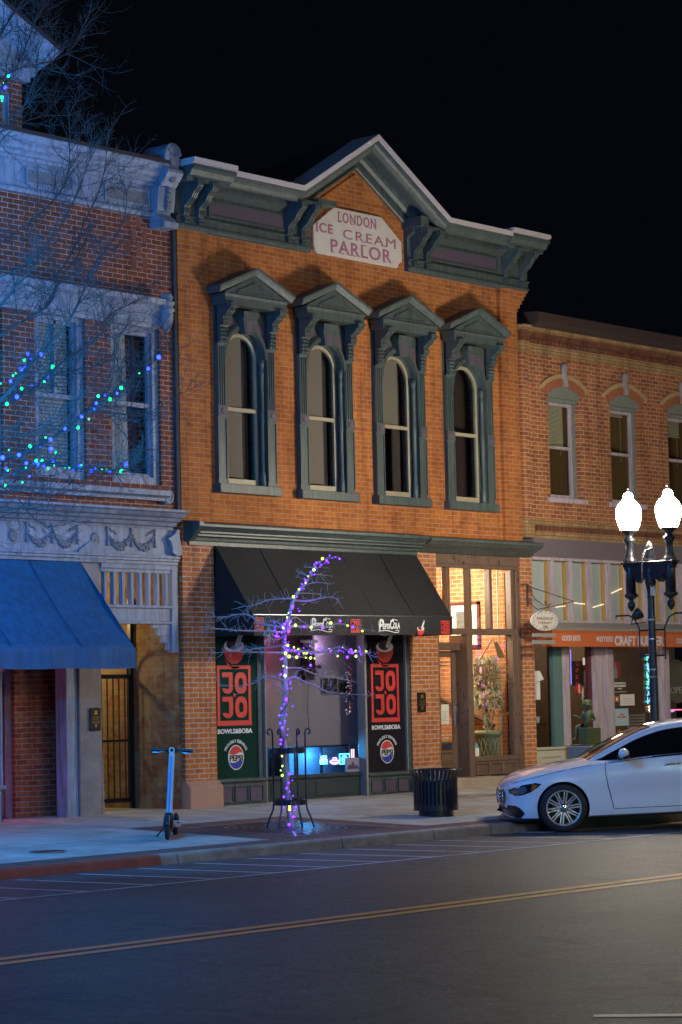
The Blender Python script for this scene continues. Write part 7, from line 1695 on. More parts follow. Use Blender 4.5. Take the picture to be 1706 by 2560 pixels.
# ---- large bare tree at the left, trunk just outside the frame
Yb = -3.7; ZB = (0, 640, 3.0154); ZU = (0, 0, 2.8)
bt = thing('bare_tree', 'large leafless tree hung with blue and green lights in front of the left building', 'tree', (-7.9, Yb, swz(-7.9, Yb)))
fork = Vector((-7.75, Yb, 2.7))
limbs = [
 (ZB, [(-300, 1560), (0, 1520), (140, 1500), (380, 1380), (490, 1300), (620, 1210), (740, 1120), (830, 1075), (960, 960), (1090, 850), (1200, 760), (1290, 690)], 0.3, .034),
 (ZB, [(-250, 1300), (0, 1090), (120, 960), (200, 850), (310, 740), (470, 560), (560, 420), (620, 290), (690, 150), (760, 0), (880, -60)], -0.5, .036),
 (ZB, [(-250, 1330), (0, 1130), (130, 1060), (260, 1000), (340, 930), (460, 880), (640, 850), (830, 790)], 0.5, .022),
 (ZB, [(300, 960), (410, 850), (560, 740), (700, 650), (780, 560), (830, 450), (1000, 350), (1130, 280)], 0.2, .018),
 (ZB, [(-300, 1800), (0, 1680), (200, 1600), (350, 1560), (560, 1590), (690, 1620), (830, 1610), (940, 1600), (1020, 1555)], -0.3, .022),
 (ZB, [(-300, 900), (0, 600), (200, 480), (300, 420), (380, 350), (450, 190), (560, 30), (640, -80)], 0.4, .030),
 (ZB, [(-300, 700), (0, 380), (120, 230), (220, 130), (300, -20)], -0.4, .028),
 (ZU, [(-100, 1850), (150, 1600), (300, 1480), (420, 1350), (480, 1200), (490, 1000), (483, 800)], 0.4, .016),
 (ZU, [(380, 1960), (520, 1740), (600, 1540), (690, 1350), (740, 1150), (745, 970)], 0.2, .012),
 (ZU, [(600, 1960), (700, 1800), (820, 1640), (880, 1480), (890, 1330)], -0.3, .010),
 (ZU, [(-150, 900), (0, 640), (100, 500), (180, 330), (250, 130), (290, 20)], 0.3, .016),
 (ZU, [(-150, 1100), (60, 900), (170, 740), (240, 560), (270, 480)], -0.3, .012),
 (ZU, [(-150, 760), (0, 560), (160, 470), (300, 445), (420, 400), (540, 300), (575, 190)], 0.2, .014),
 (ZU, [(-100, 500), (0, 260), (80, 120), (160, 0), (200, -60)], 0.2, .014),
 (ZU, [(-150, 1300), (0, 1000), (160, 860), (300, 810), (370, 750)], 0.3, .010),
 (ZU, [(-100, 2050), (200, 1850), (440, 1560), (600, 1200), (640, 1050)], -0.3, .014),
 (ZB, [(560, 1240), (700, 1160), (880, 1190), (1060, 1200), (1180, 1150), (1360, 1040), (1500, 980)], 0.3, .009),
 (ZB, [(-300, 1950), (0, 1800), (180, 1760), (400, 1800), (620, 1740), (800, 1640)], 0.4, .014),
 (ZB, [(0, 1730), (150, 1840), (240, 1960), (400, 2060)], 0.3, .010), (ZB, [(-200, 1400), (60, 1370), (300, 1310), (420, 1180), (560, 1080)], -0.4, .014),
 (ZB, [(700, 1120), (820, 1000), (860, 820), (870, 640), (960, 520)], 0.2, .010), (ZB, [(820, 1200), (920, 1320), (1000, 1420), (1130, 1460)], 0.3, .006), (ZB, [(-200, 2000), (100, 1900), (350, 1920), (560, 2000)], .2, .012)]
rg = random.Random(23)
mbL = MB(); mbT = MB(); P0 = {}
mb = MB(); mb.tube(sm([(-7.9, Yb, swz(-7.9, Yb)), (-7.85, Yb, 1.0), (-7.8, Yb, 2.0), tuple(fork)], 3), taper(10, 0.17, 0.12), 12); mb.build('trunk', 'bark', bt)
for li, (z_, pts, dy, r0) in enumerate(limbs):
    n = len(pts); P3 = [zat(*z_, a, b, Yb+dy*(i/(n-1)) + 0.08*math.sin(i*1.7+li)) for i, (a, b) in enumerate(pts)]
    if pts[0][0] < 0: P3 = [fork, fork.lerp(P3[0], 0.55)+Vector((0, 0.1*math.sin(li*2), 0.15))]+P3
    P3 = sm(P3, 3); rr3 = taper(len(P3), r0, 0.004, 0.8)
    mbL.tube(P3, rr3, 6, cap=False)
    st0 = 6 if pts[0][0] < 0 else 1
    for i in range(st0, len(P3)):
        d = (P3[i]-P3[i-1]).normalized()
        if P3[i].x < -7.5: continue
        for _ in range(2 if r0 > .012 else 1):
            ax = (d*0.75+Vector((rg.gauss(0.1, .5), rg.gauss(0, .55), rg.gauss(0.15, .5)))).normalized()
            twig(mbT, P3[i], ax, rg.uniform(0.25, 0.75)*(0.6 if i > len(P3)*0.8 else 1), 0.0052, 2, rg, 4, 0.30, 3, 0.12)
mbL.build('limbs', 'bark', bt); mbT.build('twigs', 'bark', bt)
print('twig faces', len(mbT.f))
L1 = thing('string_lights', 'blue and green bulb string along the branches of the large bare tree', 'string lights', (-7.5, Yb, 3.0))
lst = [(ZB, a, b, c, s) for a, b, c, s in [(213, 738, 'b', 1.2), (310, 740, 'b', 1.2), (184, 786, 'g', 1.3), (236, 776, 'b', .7), (160, 853, 'b', 1.3), (192, 838, 'b', .8), (178, 855, 'b', .7), (100, 902, 'g', 1.0), (120, 885, 'g', .6), (82, 943, 'b', 1.1), (165, 1000, 'g', 1.3), (128, 1061, 'b', 1.4), (53, 1115, 'g', 1.5), (8, 962, 'g', .6), (400, 835, 'g', 1.8), (358, 911, 'b', 1.1), (335, 947, 'g', .9), (243, 973, 'b', .6), (1198, 762, 'b', 1.5), (1119, 848, 'b', 1.2), (1052, 884, 'g', .7), (915, 993, 'g', 1.6), (884, 1035, 'b', .9), (829, 1080, 'g', 1.7), (742, 1056, 'g', 1.3), (792, 1050, 'b', .7), (726, 1110, 'b', 1.1), (712, 1153, 'b', .7), (616, 1210, 'b', 1.2), (671, 1230, 'g', .8), (590, 1294, 'g', 1.4), (491, 1302, 'b', 1.1), (346, 1368, 'g', .9), (383, 1384, 'b', 1.4), (228, 1434, 'g', 1.5), (386, 1456, 'b', 1.6), (424, 1482, 'g', 1.2), (306, 1440, 'b', .6), (145, 1500, 'b', 1.3), (68, 1462, 'g', .7), (20, 1521, 'b', 1.5), (274, 1543, 'g', 1.3), (317, 1543, 'g', 1.3), (289, 1569, 'b', 1.2), (199, 1561, 'b', 1.1), (398, 1543, 'b', 1.2), (330, 1580, 'b', .9), (364, 1601, 'g', 1.0), (258, 1568, 'b', .7), (196, 1596, 'g', .7), (50, 1605, 'b', 1.1), (60, 1615, 'g', .9), (103, 1639, 'b', .9), (222, 1661, 'b', .7), (150, 1614, 'g', .6), (410, 1580, 'g', .6), (494, 1594, 'g', .6), (524, 1598, 'g', .7), (553, 1614, 'b', .7), (597, 1584, 'b', 1.2), (616, 1578, 'g', .7), (690, 1622, 'b', 1.1), (720, 1602, 'b', .6), (771, 1611, 'g', .7), (804, 1616, 'g', 1.1), (830, 1626, 'b', .9), (918, 1612, 'g', 1.2), (910, 1626, 'g', 1.2), (948, 1570, 'b', 1.3), (170, 1706, 'g', .9), (40, 1726, 'g', 1.1)]]
lst += [(ZU, a, b, c, s) for a, b, c, s in [(75, 522, 'b', .8), (60, 533, 'g', 1.2), (38, 613, 'b', 1.3), (8, 628, 'b', .7), (14, 682, 'g', 1.5), (16, 705, 'g', .8), (27, 582, 'g', .6)]]
bulbs(L1, [(z_, a, b, c, q*(0.95 if c == 'b' else 0.72)) for z_, a, b, c, q in lst], PB, 0.12, Yb, 0.0185, rg)
BLUE = (0.005, 0.31, 1.0)
for (p, w_, aim) in (((-8.8, -5.4, 6.0), 4200, (-1, 2, 4.5)), ((-8.6, -5.8, 3.4), 1900, (0, 1, 1.2)), ((-5.4, -5.0, 4.6), 420, (-2, 1, 4.5)), ((-9.5, -5.6, 8.6), 1500, (-1, 0, 8.5))):
    lamp('blue_bulb_glow', p, BLUE, w_*0.31, 0.25, spot=R(150), aim=aim)
lamp('blue_bulb_glow', (-6.6, -5.2, 4.4), BLUE, 240, 0.3)
lamp('blue_bulb_glow', (-4.6, -1.9, 5.3), (0.01, 0.30, 1.0), 110, 0.3); lamp('blue_bulb_glow', (-3.6, -1.8, 8.6), (0.01, 0.30, 1.0), 60, 0.3)

# ---- electric scooter (modelled along local +x = travel direction)
sx, sy_ = -3.93, -3.62
sc = thing('electric_scooter', 'white and blue electric kick scooter parked upright on the sidewalk, facing the street', 'scooter', (sx, sy_, swz(sx, sy_)+0.002), (R(-3), 0, R(-141)), local=True)
M['scw'] = plain('scooter_white', (0.50, 0.50, 0.52), 0.35, var=0.1, coat=0.4, bmp=0)
M['scb'] = plain('scooter_blue', (0.03, 0.26, 0.62), 0.35, coat=0.4, bmp=0)
def wheelmb(cx, r, w):
    mb = MB(); pr = [(r*0.62, -w/2), (r*0.86, -w/2), (r*0.96, -w*0.36), (r, -w*0.12), (r, w*0.12), (r*0.96, w*0.36), (r*0.86, w/2), (r*0.62, w/2), (r*0.62, -w/2)]
    n = 28; vs = [(cx+a*math.cos(2*PI*k/n), y, r+a*math.sin(2*PI*k/n)) for a, y in pr for k in range(n)]
    mb.add(vs, [(i*n+k, i*n+(k+1) % n, (i+1)*n+(k+1) % n, (i+1)*n+k) for i in range(len(pr)-1) for k in range(n)], True); return mb
for cx, r, nm in ((0.0, 0.128, 'front'), (-0.88, 0.115, 'rear')):
    w_ = wheelmb(cx, r, 0.055).build('wheel', 'rubber', sc)
    mb = MB(); n = 16
    for s_ in (-0.02, 0.02): mb.add([(cx+r*0.63*math.cos(2*PI*k/n), s_, r+r*0.63*math.sin(2*PI*k/n)) for k in range(n)], [tuple(range(n))])
    mb.build('hub', 'iron_rough', w_)
mb = MB()
for s_ in (-0.045, 0.045): mb.tube([(0.0, s_, 0.128), (-0.03, s_, 0.25), (-0.06, s_*0.7, 0.31)], 0.016, 6)
mb.tube([(-0.05, -0.03, 0.31), (-0.05, 0.03, 0.31)], 0.026, 8)
mb.build('fork', 'iron', sc)
mb = MB(); mb.tube([(0.13*math.cos(a), 0, 0.128+0.15*math.sin(a)) for a in [R(20)+R(120)*k/8 for k in range(9)]], 0.026, 8); mb.build('mudguard', 'iron', sc)
mb = MB(); mb.rings([[(x+a, b, z) for a, b in ((-0.032, -0.035), (0.026, -0.035), (0.036, -0.02), (0.036, 0.02), (0.026, 0.035), (-0.032, 0.035))] for x, z in ((-0.062, 0.30), (-0.085, 0.45), (-0.15, 1.00), (-0.158, 1.04))], closed=True, smooth=False, capa=True, capb=True)
stm = mb.build('stem', 'scw', sc, bevel=0.006, seg=2)
mb = MB(); mb.rings([[(x+0.038, b, z) for b in (-0.009, 0.009)] for x, z in ((-0.066, 0.32), (-0.150, 0.99))], closed=False, smooth=False); mb.rings([[(x+0.0375, b, z) for b in (-0.034, 0.02)] for x, z in ((-0.105, 0.58), (-0.130, 0.80))], closed=False, smooth=False); mb.build('blue_stripe', 'scb', stm)
mb = MB(); mb.tube([(-0.15, -0.25, 1.055), (-0.155, 0, 1.06), (-0.15, 0.25, 1.055)], 0.014, 8); mb.tube([(-0.15, -0.255, 1.055), (-0.152, -0.14, 1.057)], 0.021, 8); mb.tube([(-0.15, 0.255, 1.055), (-0.152, 0.14, 1.057)], 0.021, 8); hb = mb.build('handlebar', 'iron', sc)
mb = MB(); mb.tube([(-0.13, -0.10, 1.045), (-0.11, -0.15, 1.03), (-0.115, -0.23, 1.025)], 0.008, 5); mb.tube([(-0.13, 0.10, 1.045), (-0.11, 0.15, 1.03), (-0.115, 0.23, 1.025)], 0.008, 5); mb.build('brake_lever', 'steel', hb)
mb = MB(); mb.box(-0.185, -0.115, -0.055, 0.055, 1.03, 1.09); mb.build('head_unit', 'iron', hb, bevel=0.008)
mb = MB(); n = 18; mb.rings([[(-0.113, 0.036*math.cos(a), 1.06+0.036*math.sin(a)), (-0.108, 0.030*math.cos(a), 1.06+0.030*math.sin(a)), (-0.113, 0.022*math.cos(a), 1.06+0.022*math.sin(a))] for a in [2*PI*k/n for k in range(n+1)]], closed=False); mb.build('headlight_ring', 'paper', hb)
mb = MB(); mb.rings([[(x, a, z+b) for a, b in ((-w2, 0), (w2, 0), (w2, 0.045), (-w2, 0.045))] for x, z, w2 in ((-0.13, 0.20, 0.045), (-0.20, 0.15, 0.085), (-0.35, 0.13, 0.095), (-0.65, 0.13, 0.095), (-0.76, 0.15, 0.07))], closed=True, smooth=False, capa=True, capb=True); dk = mb.build('deck', 'scw', sc, bevel=0.008)
mb = MB(); mb.box(-0.66, -0.22, -0.075, 0.075, 0.176, 0.182); mb.build('grip_mat', 'rubber', dk)
mb = MB(); mb.rings([[(x+a, b, z) for a, b in ((-0.05, -0.045), (0.02, -0.045), (0.02, 0.045), (-0.05, 0.045))] for x, z in ((-0.16, 0.17), (-0.09, 0.32))], closed=True, smooth=False, capa=True, capb=True); mb.build('neck', 'scw', sc, bevel=0.006)
mb = MB(); mb.tube([(-0.45, -0.08, 0.14), (-0.50, -0.19, 0.0)], 0.009, 6); mb.build('kickstand', 'iron', sc)
mb = MB(); mb.tube([(-0.88+0.14*math.cos(a), 0, 0.115+0.14*math.sin(a)) for a in [R(40)+R(120)*k/8 for k in range(9)]], 0.028, 8); mb.build('mudguard', 'iron', sc)

# ---- brick plinth with a seated bronze child
pw = thing('brick_plinth', 'low maroon brick plinth with a thick stone coping behind the parked car', 'plinth', (5.45, -2.9, swz(5.4, -3)))
ps = lambda a, b, Y=-3.2: zat(1410, 1720, 13.0667, a, b, Y)
# corner facing the viewer at (5.44,-3.2)
cxn, cyn = 5.44, -3.2
mb = MB(); mb.box(5.42, 5.98, -3.2, -2.74, 0.53, 0.72); mb.build('coping', 'stone', pw, bevel=0.015, seg=2)
mb = MB(); mb.box(5.46, 5.94, -3.16, -2.78, -0.12, 0.53); mb.build('brick_base', 'brick_red', pw)
mb = MB(); mb.quad((5.457, -3.16, -0.12), (5.457, -2.78, -0.12), (5.457, -2.78, 0.53), (5.457, -3.16, 0.53)); mb.build('brick_side', 'brick_red_yz', pw)
stt = thing('bronze_statue', 'green bronze statue of a curly-haired seated child with one arm held out', 'statue', (5.6, -3.0, 0.72))
mb = MB(); mb.box(5.42+0.04, 5.42+0.36, -3.13, -2.95, 0.745, 0.99); mb.box(5.44, 5.80, -3.14, -2.80, 0.72, 0.745)
blk = mb.build('block_seat', 'bronze', stt, bevel=0.008)
mb = MB()
for k in range(6): mb.box(5.463, 5.777, -3.137, -3.13, 0.752+0.040*k, 0.752+0.040*k+0.032)
mb.build('brick_relief', 'bronze', blk)
uv = (Vector((math.cos(YAW), -math.sin(YAW), 0)), Vector((math.sin(YAW), math.cos(YAW), 0)))
S0 = Vector((5.60, -3.03, 0.99))      # hip centre on the seat
SCL = 1/2130.0
def sp3(a, b, w=0.0): return S0+uv[0]*((a-930)*SCL)+Vector((0, 0, (1290-b)*SCL))+uv[1]*w
def skin_body(name, joints, edges, mat, parent, lv=2):
    me = bpy.data.meshes.new(name); org = ORG.get(parent.name, Vector((0, 0, 0)))
    me.from_pydata([tuple(Vector(p)-org) for p, r_ in joints], edges, [])
    o = bpy.data.objects.new(name, me); COL.objects.link(o); o.parent = parent
    md = o.modifiers.new('skin', 'SKIN'); sv = me.skin_vertices[0].data
    for i, (p, r_) in enumerate(joints): sv[i].radius = (r_, r_)
    sv[0].use_root = True
    md.use_smooth_shade = True
    sb_ = o.modifiers.new('s', 'SUBSURF'); sb_.levels = lv; sb_.render_levels = lv
    me.materials.append(M[mat]); ORG[o.name] = org; return o
J = [(sp3(930, 1240), .062), (sp3(930, 1120), .055), (sp3(930, 960), .060), (sp3(930, 830), .058), (sp3(930, 740), .030), (sp3(930, 690), .026), (sp3(935, 600), .052),
     (sp3(830, 800), .028), (sp3(780, 900, .0), .024), (sp3(725, 1000, .02), .020), (sp3(620, 950, .02), .016), (sp3(530, 905, .02), .012), (sp3(490, 890, .02), .013),
     (sp3(1050, 790), .028), (sp3(1110, 920), .024), (sp3(1150, 1040, .02), .021), (sp3(1080, 1050, .09), .017), (sp3(1020, 1000, .14), .013),
     (sp3(860, 1250, .03), .046), (sp3(720, 1235, .05), .040), (sp3(575, 1285, .07), .032), (sp3(545, 1440, .07), .026), (sp3(545, 1600, .07), .017), (sp3(500, 1650, .06), .014), (sp3(445, 1668, .05), .009),
     (sp3(900, 1250, .07), .044), (sp3(760, 1235, .13), .038), (sp3(620, 1290, .16), .030), (sp3(600, 1440, .16), .024), (sp3(600, 1600, .16), .016), (sp3(550, 1650, .16), .012)]
Ed = [(0, 1), (1, 2), (2, 3), (3, 4), (4, 5), (5, 6), (3, 7), (7, 8), (8, 9), (9, 10), (10, 11), (11, 12), (3, 13), (13, 14), (14, 15), (15, 16), (16, 17), (0, 18), (18, 19), (19, 20), (20, 21), (21, 22), (22, 23), (23, 24), (0, 25), (25, 26), (26, 27), (27, 28), (28, 29), (29, 30)]
body = skin_body('body', J, Ed, 'bronze', stt)
for k, (da, db, ln) in enumerate(((-62, -22, 0), (-66, -4, 0), (-60, 12, .01), (-48, 26, .01), (20, -42, 0))):
    m2 = MB(); m2.tube([sp3(490, 890, .02), sp3(490+da*0.55, 890+db*0.7, .02+ln), sp3(490+da, 890+db-6, .02+ln)], [0.0065, 0.006, 0.004], 6); m2.build('finger', 'bronze', body)
mb = MB(); rh = random.Random(4)
hc = sp3(930, 545, 0.0)
mb.ball(hc, 0.068, 14, 10, (1.02, 1.0, 0.98))
for k in range(150):
    v = Vector((rh.gauss(0, 1), rh.gauss(0, 1), rh.gauss(0, 1))).normalized()
    if v.z < -0.75: continue
    c = hc+Vector((v.x*0.070, v.y*0.070, v.z*0.066)); mb.ball(c, rh.uniform(0.008, 0.015), 6, 4)
mb.build('curly_hair', 'bronze', body)
mb = MB(); mb.tube([sp3(1010, 760, .0), sp3(1060, 745, -.01), sp3(1085, 790, .0)], 0.012, 6); mb.build('shoulder_strap', 'bronze', body)

# ---- parked car, local x from nose to tail, visible flank at local -y
def interp(xs, ys):
    def f(x):
        if x <= xs[0]: return ys[0]
        for i in range(len(xs)-1):
            if x <= xs[i+1]:
                a, b = xs[i], xs[i+1]; t = (x-a)/(b-a)
                m0 = (ys[i+1]-ys[i-1])/(xs[i+1]-xs[i-1]) if i > 0 else (ys[i+1]-ys[i])/(b-a)
                m1 = (ys[i+2]-ys[i])/(xs[i+2]-xs[i]) if i+2 < len(xs) else (ys[i+1]-ys[i])/(b-a)
                h = b-a
                return (2*t**3-3*t*t+1)*ys[i]+(t**3-2*t*t+t)*h*m0+(-2*t**3+3*t*t)*ys[i+1]+(t**3-t*t)*h*m1
        return ys[-1]
    return f
car_th = R(-46)
wz = roadz(-5.65)
car = thing('parked_car', 'white four-door saloon with multi-spoke alloy wheels parked nose-in at the kerb', 'car', (0, 0, 0), (0, R(-1.6), car_th), local=True)
CS = 0.975
car.scale = (CS, CS, CS)
rotm = Matrix.Rotation(car_th, 3, 'Z') @ Matrix.Rotation(R(-1.6), 3, 'Y')
NUDGE = Vector((0.01, -0.01, 0))
con = rotm @ (Vector((0.84, -0.80, 0.0))*CS)
car.location = Vector((1.30, -5.62, wz+0.004))+NUDGE-con
def car_paint():
    m, n, b = nt('pearl_white_paint')
    b.inputs['Base Color'].default_value = (0.78, 0.77, 0.80, 1); sset(b, 0.24, 0.0, 0.5, 1.0)
    b.inputs['Coat Roughness'].default_value = 0.04
    return m
M['paint'] = car_paint()
M['cglass'] = plain('tinted_car_glass', (0.006, 0.007, 0.008), 0.04, var=0, bmp=0, spec=0.6)
M['alloy'] = plain('machined_alloy', (0.62, 0.60, 0.58), 0.28, metal=0.55, bmp=0)
M['trim'] = plain('black_trim', (0.010, 0.010, 0.012), 0.25, bmp=0)
Lc = 4.75
fw = interp([0, .04, .12, .3, .6, .84, 1.4, 2.4, 3.4, 3.9, 4.35, 4.6, 4.75], [.40, .56, .70, .815, .885, .90, .905, .91, .91, .905, .87, .80, .66])
fs = interp([0, .05, .15, .35, .6, .84, 1.2, 1.6, 2.2, 2.9, 3.5, 4.0, 4.4, 4.75], [.57, .62, .655, .71, .765, .80, .855, .90, .95, .975, .985, .98, .95, .86])
ft = interp([0, .05, .12, .3, .6, .9, 1.2, 1.45, 2.0, 3.6, 3.9, 4.2, 4.5, 4.75], [.60, .665, .705, .78, .855, .90, .94, .965, .985, 1.0, 1.05, 1.07, 1.06, .98])
fb = interp([0, .06, .2, .6, 4.1, 4.5, 4.75], [.30, .21, .18, .17, .17, .22, .36])
sts = [0, .02, .05, .09, .14, .2, .28]+[.36+.08*i for i in range(52)]+[4.56, 4.62, 4.67, 4.71, 4.75]
rows = []
for x in sts:
    w_, s_, t_, b_ = fw(x), fs(x), ft(x), fb(x)
    tuck = 0.035*math.exp(-((x-2.4)/1.2)**2)
    half = [(0, b_), (w_*.5, b_), (w_*.86, b_+.004), (w_*.955, b_+.03), (w_*.975, b_+.10), (w_*.985-tuck, .40), (w_*.995-tuck*.4, .54), (w_, .66 if s_ > .72 else s_-.05), (w_*.995, s_-.075), (w_*.98, s_-.03), (w_*.945, s_+.002), (w_*.88, s_+(t_-s_)*.30), (w_*.74, s_+(t_-s_)*.62), (w_*.5, s_+(t_-s_)*.88), (w_*.25, s_+(t_-s_)*.98), (0, t_)]
    xx = x+0.11*max(0.0, 1-x/.40)**1.5
    ring = [(xx+0.05*max(0, 1-x/.3)*(y/.8)**2, -y, z) for y, z in half]+[(xx+0.05*max(0, 1-x/.3)*(y/.8)**2, y, z) for y, z in reversed(half[1:-1])]
    rows.append(ring)
mb = MB(); mb.rings(rows, closed=True, smooth=True, capa=True, capb=True)
shell = mb.build('body', 'paint', car)
# cut the wheel arches
cutters = []
for cx in (0.84, 3.705):
    c2 = MB(); n = 48
    for s_ in (-1, 1):
        y0, y1 = s_*0.62, s_*1.05
        c2.add([(cx+0.350*math.cos(2*PI*k/n), y0, 0.318+0.350*math.sin(2*PI*k/n)) for k in range(n)]+[(cx+0.350*math.cos(2*PI*k/n), y1, 0.318+0.350*math.sin(2*PI*k/n)) for k in range(n)],
               [tuple(range(n)), tuple(range(2*n-1, n-1, -1))]+[(k, k+n, (k+1) % n+n, (k+1) % n) for k in range(n)])
    co = c2.build('cutter', 'rubber', None); cutters.append(co)
    md = shell.modifiers.new('arch', 'BOOLEAN'); md.operation = 'DIFFERENCE'; md.object = co; md.solver = 'EXACT'
for co in cutters:      # same frame as the shell while the cut is evaluated
    co.parent = car
bpy.context.view_layer.update()
dg = bpy.context.evaluated_depsgraph_get()
me2 = bpy.data.meshes.new_from_object(shell.evaluated_get(dg))
shell.modifiers.clear(); shell.data = me2
for co in cutters: bpy.data.objects.remove(co)
for p in me2.polygons:
    if p.material_index > 0: p.use_smooth = False
if len(me2.materials) < 2: me2.materials.append(M['rubber'])
for p in me2.polygons:      # arch liners: faces lying on the cutter
    c = p.center
    for cx in (0.84, 3.705):
        if all(abs(math.hypot(me2.vertices[vi].co.x-cx, me2.vertices[vi].co.z-0.318)-0.350) < 0.004 for vi in p.vertices) or (abs(abs(c.y)-0.62) < 0.002 and math.hypot(c.x-cx, c.z-0.318) < 0.36): p.material_index = 1; p.use_smooth = False
try: me2.set_sharp_from_angle(angle=R(35))
except Exception as e: print(e)
bmx = bmesh.new(); bmx.from_mesh(me2); bvh = BVHTree.FromBMesh(bmx); bmx.free()
def drape(name, poly, mat, parent, side=-1, off=0.004, cuts=3, bv=None, axis='y'):
    """lay a polygon given in (x,z) onto the flank of the body"""
    bm = bmesh.new(); vs = [bm.verts.new((x, 0, z)) for x, z in poly]; bm.faces.new(vs)
    bmesh.ops.triangulate(bm, faces=bm.faces[:]); bmesh.ops.subdivide_edges(bm, edges=bm.edges[:], cuts=cuts, use_grid_fill=True); bmesh.ops.triangulate(bm, faces=bm.faces[:])
    bv = bv or bvh
    for v in bm.verts:
        if axis == 'y': h = bv.ray_cast(Vector((v.co.x, side*2.0, v.co.z)), Vector((0, -side, 0)))
        elif axis == 'x': h = bv.ray_cast(Vector((-1.0, v.co.x, v.co.z)), Vector((1, 0, 0)))
        else: h = bv.ray_cast(Vector((v.co.x, v.co.z, 3)), Vector((0, 0, -1)))
        if h[0] is not None: v.co = h[0]+h[1]*off if h[1].dot(Vector((0, side, 0)) if axis == 'y' else Vector((-1, 0, 0)) if axis == 'x' else Vector((0, 0, 1))) > 0 else h[0]
    m_ = bpy.data.meshes.new(name); bm.to_mesh(m_); bm.free()
    for p in m_.polygons: p.use_smooth = True
    o = bpy.data.objects.new(name, m_); COL.objects.link(o); o.parent = parent; ORG[o.name] = Vector((0, 0, 0)); m_.materials.append(M[mat]); return o
def strip(name, pts, wd, mat, parent, side=-1, off=0.003):
    pts = sm([(a, 0, b) for a, b in pts], 6); L_, R_ = [], []
    for i, p in enumerate(pts):
        a = pts[max(i-1, 0)]; b = pts[min(i+1, len(pts)-1)]; t = (b-a).normalized(); n_ = Vector((-t.z, 0, t.x))*wd/2
        for lst_, q in ((L_, p+n_), (R_, p-n_)):
            h = bvh.ray_cast(Vector((q.x, side*2, q.z)), Vector((0, -side, 0)))
            lst_.append(tuple(h[0]+Vector((0, side*off, 0))) if h[0] is not None else (q.x, side*0.9, q.z))
    mb = MB(); mb.rings([[a, b] for a, b in zip(L_, R_)], closed=False); return mb.build(name, mat, parent)
for side in (-1, 1):
    drape('headlight', [(.155, .58), (.165, .54), (.22, .505), (.30, .508), (.42, .548), (.50, .60), (.565, .648), (.48, .668), (.33, .648), (.22, .612)], 'trim', car, side, 0.004, 3)
    hl = bpy.context.scene.collection.objects[-1]
M['lens'] = plain('headlamp_optics', (0.35, 0.38, 0.42), 0.08, metal=0.9, var=0.9, vscale=40, bmp=0.8, bscale=60)
M['amber'] = plain('amber_reflector', (0.55, 0.13, 0.03), 0.2, bmp=0)
for side in (-1, 1):
    drape('headlamp_lens', [(.175, .565), (.20, .53), (.25, .518), (.33, .532), (.37, .57), (.35, .63), (.25, .60)], 'lens', car, side, 0.008, 3)
    drape('indicator', [(.42, .565), (.47, .59), (.52, .64), (.44, .645)], 'amber', car, side, 0.008, 2)
    drape('air_intake', [(.05, .31), (.09, .315), (.12, .376), (.22, .376), (.28, .335), (.33, .268), (.285, .212), (.20, .215), (.13, .262), (.05, .29)], 'trim', car, side, 0.004, 3)
    0 and drape('lip_insert', [(.03, .245), (.09, .225), (.15, .19), (.13, .185), (.05, .19)], 'trim', car, side, 0.004, 2)
    strip('door_gap', [(1.45, .895), (1.425, .84), (1.43, .70), (1.455, .55), (1.49, .40), (1.51, .28)], 0.010, 'trim', car, side)
    strip('door_gap', [(2.62, .945), (2.66, .75), (2.64, .5), (2.60, .28)], 0.010, 'trim', car, side)
    strip('door_gap', [(3.60, .955), (3.55, .8), (3.35, .62)], 0.010, 'trim', car, side)
    strip('sill_gap', [(1.51, .275), (2.0, .272), (2.6, .27), (3.30, .275)], 0.008, 'trim', car, side)
    strip('bonnet_gap', [(.20, .668), (.40, .72), (.8, .80), (1.25, .868)], 0.006, 'trim', car, side)
    strip('body_crease', [(.60, .80), (1.2, .835), (2.0, .85), (3.0, .86)], 0.004, 'paint', car, side, 0.004)
    strip('window_trim', [(1.47, .888), (2.0, .93), (2.8, .965), (3.5, .98)], 0.022, 'trim', car, side, 0.006)
    mb = MB(); y = side*0.925
    for x in (2.22, 3.22):
        mb = MB(); mb.tube([(x, side*0.895, .815), (x+.03, y, .822), (x+.19, y, .830), (x+.22, side*0.895, .832)], 0.012, 6); mb.build('door_handle', 'chrome', car)
drape('grille', [(-.44, .44), (-.36, .38), (.36, .38), (.44, .44), (.43, .54), (.33, .585), (-.33, .585), (-.43, .54)], 'trim', car, off=0.004, cuts=2, axis='x')
mb = MB()
for k in range(12): a = 2*PI*k/12; mb.ball((-0.012, 0.30*math.cos(a)*1.0, 0.485+.06*math.sin(a)), 0.008, 5, 4)
mb.tube([(-0.014, -.31, .485), (-0.016, 0, .487), (-0.014, .31, .485)], 0.012, 6); mb.tube([(-.016, .085*math.cos(a), 0.485+.085*math.sin(a)) for a in [2*PI*k/24 for k in range(25)]], 0.010, 5)
for q in range(3): a = PI/2+2*PI*q/3; mb.tube([(-.018, 0, .485), (-.018, .08*math.cos(a), 0.485+.08*math.sin(a))], 0.006, 5)
mb.tube([(-.006, -.36, .43), (-.006, -.30, .38), (-.006, .30, .38), (-.006, .36, .43), (-.006, .35, .55), (-.004, .27, .585), (-.004, -.27, .585), (-.006, -.35, .55), (-.006, -.36, .43)], 0.009, 5)
mb.v = [(x+0.108, y, z) for x, y, z in mb.v]; mb.build('grille_bars', 'chrome', car)
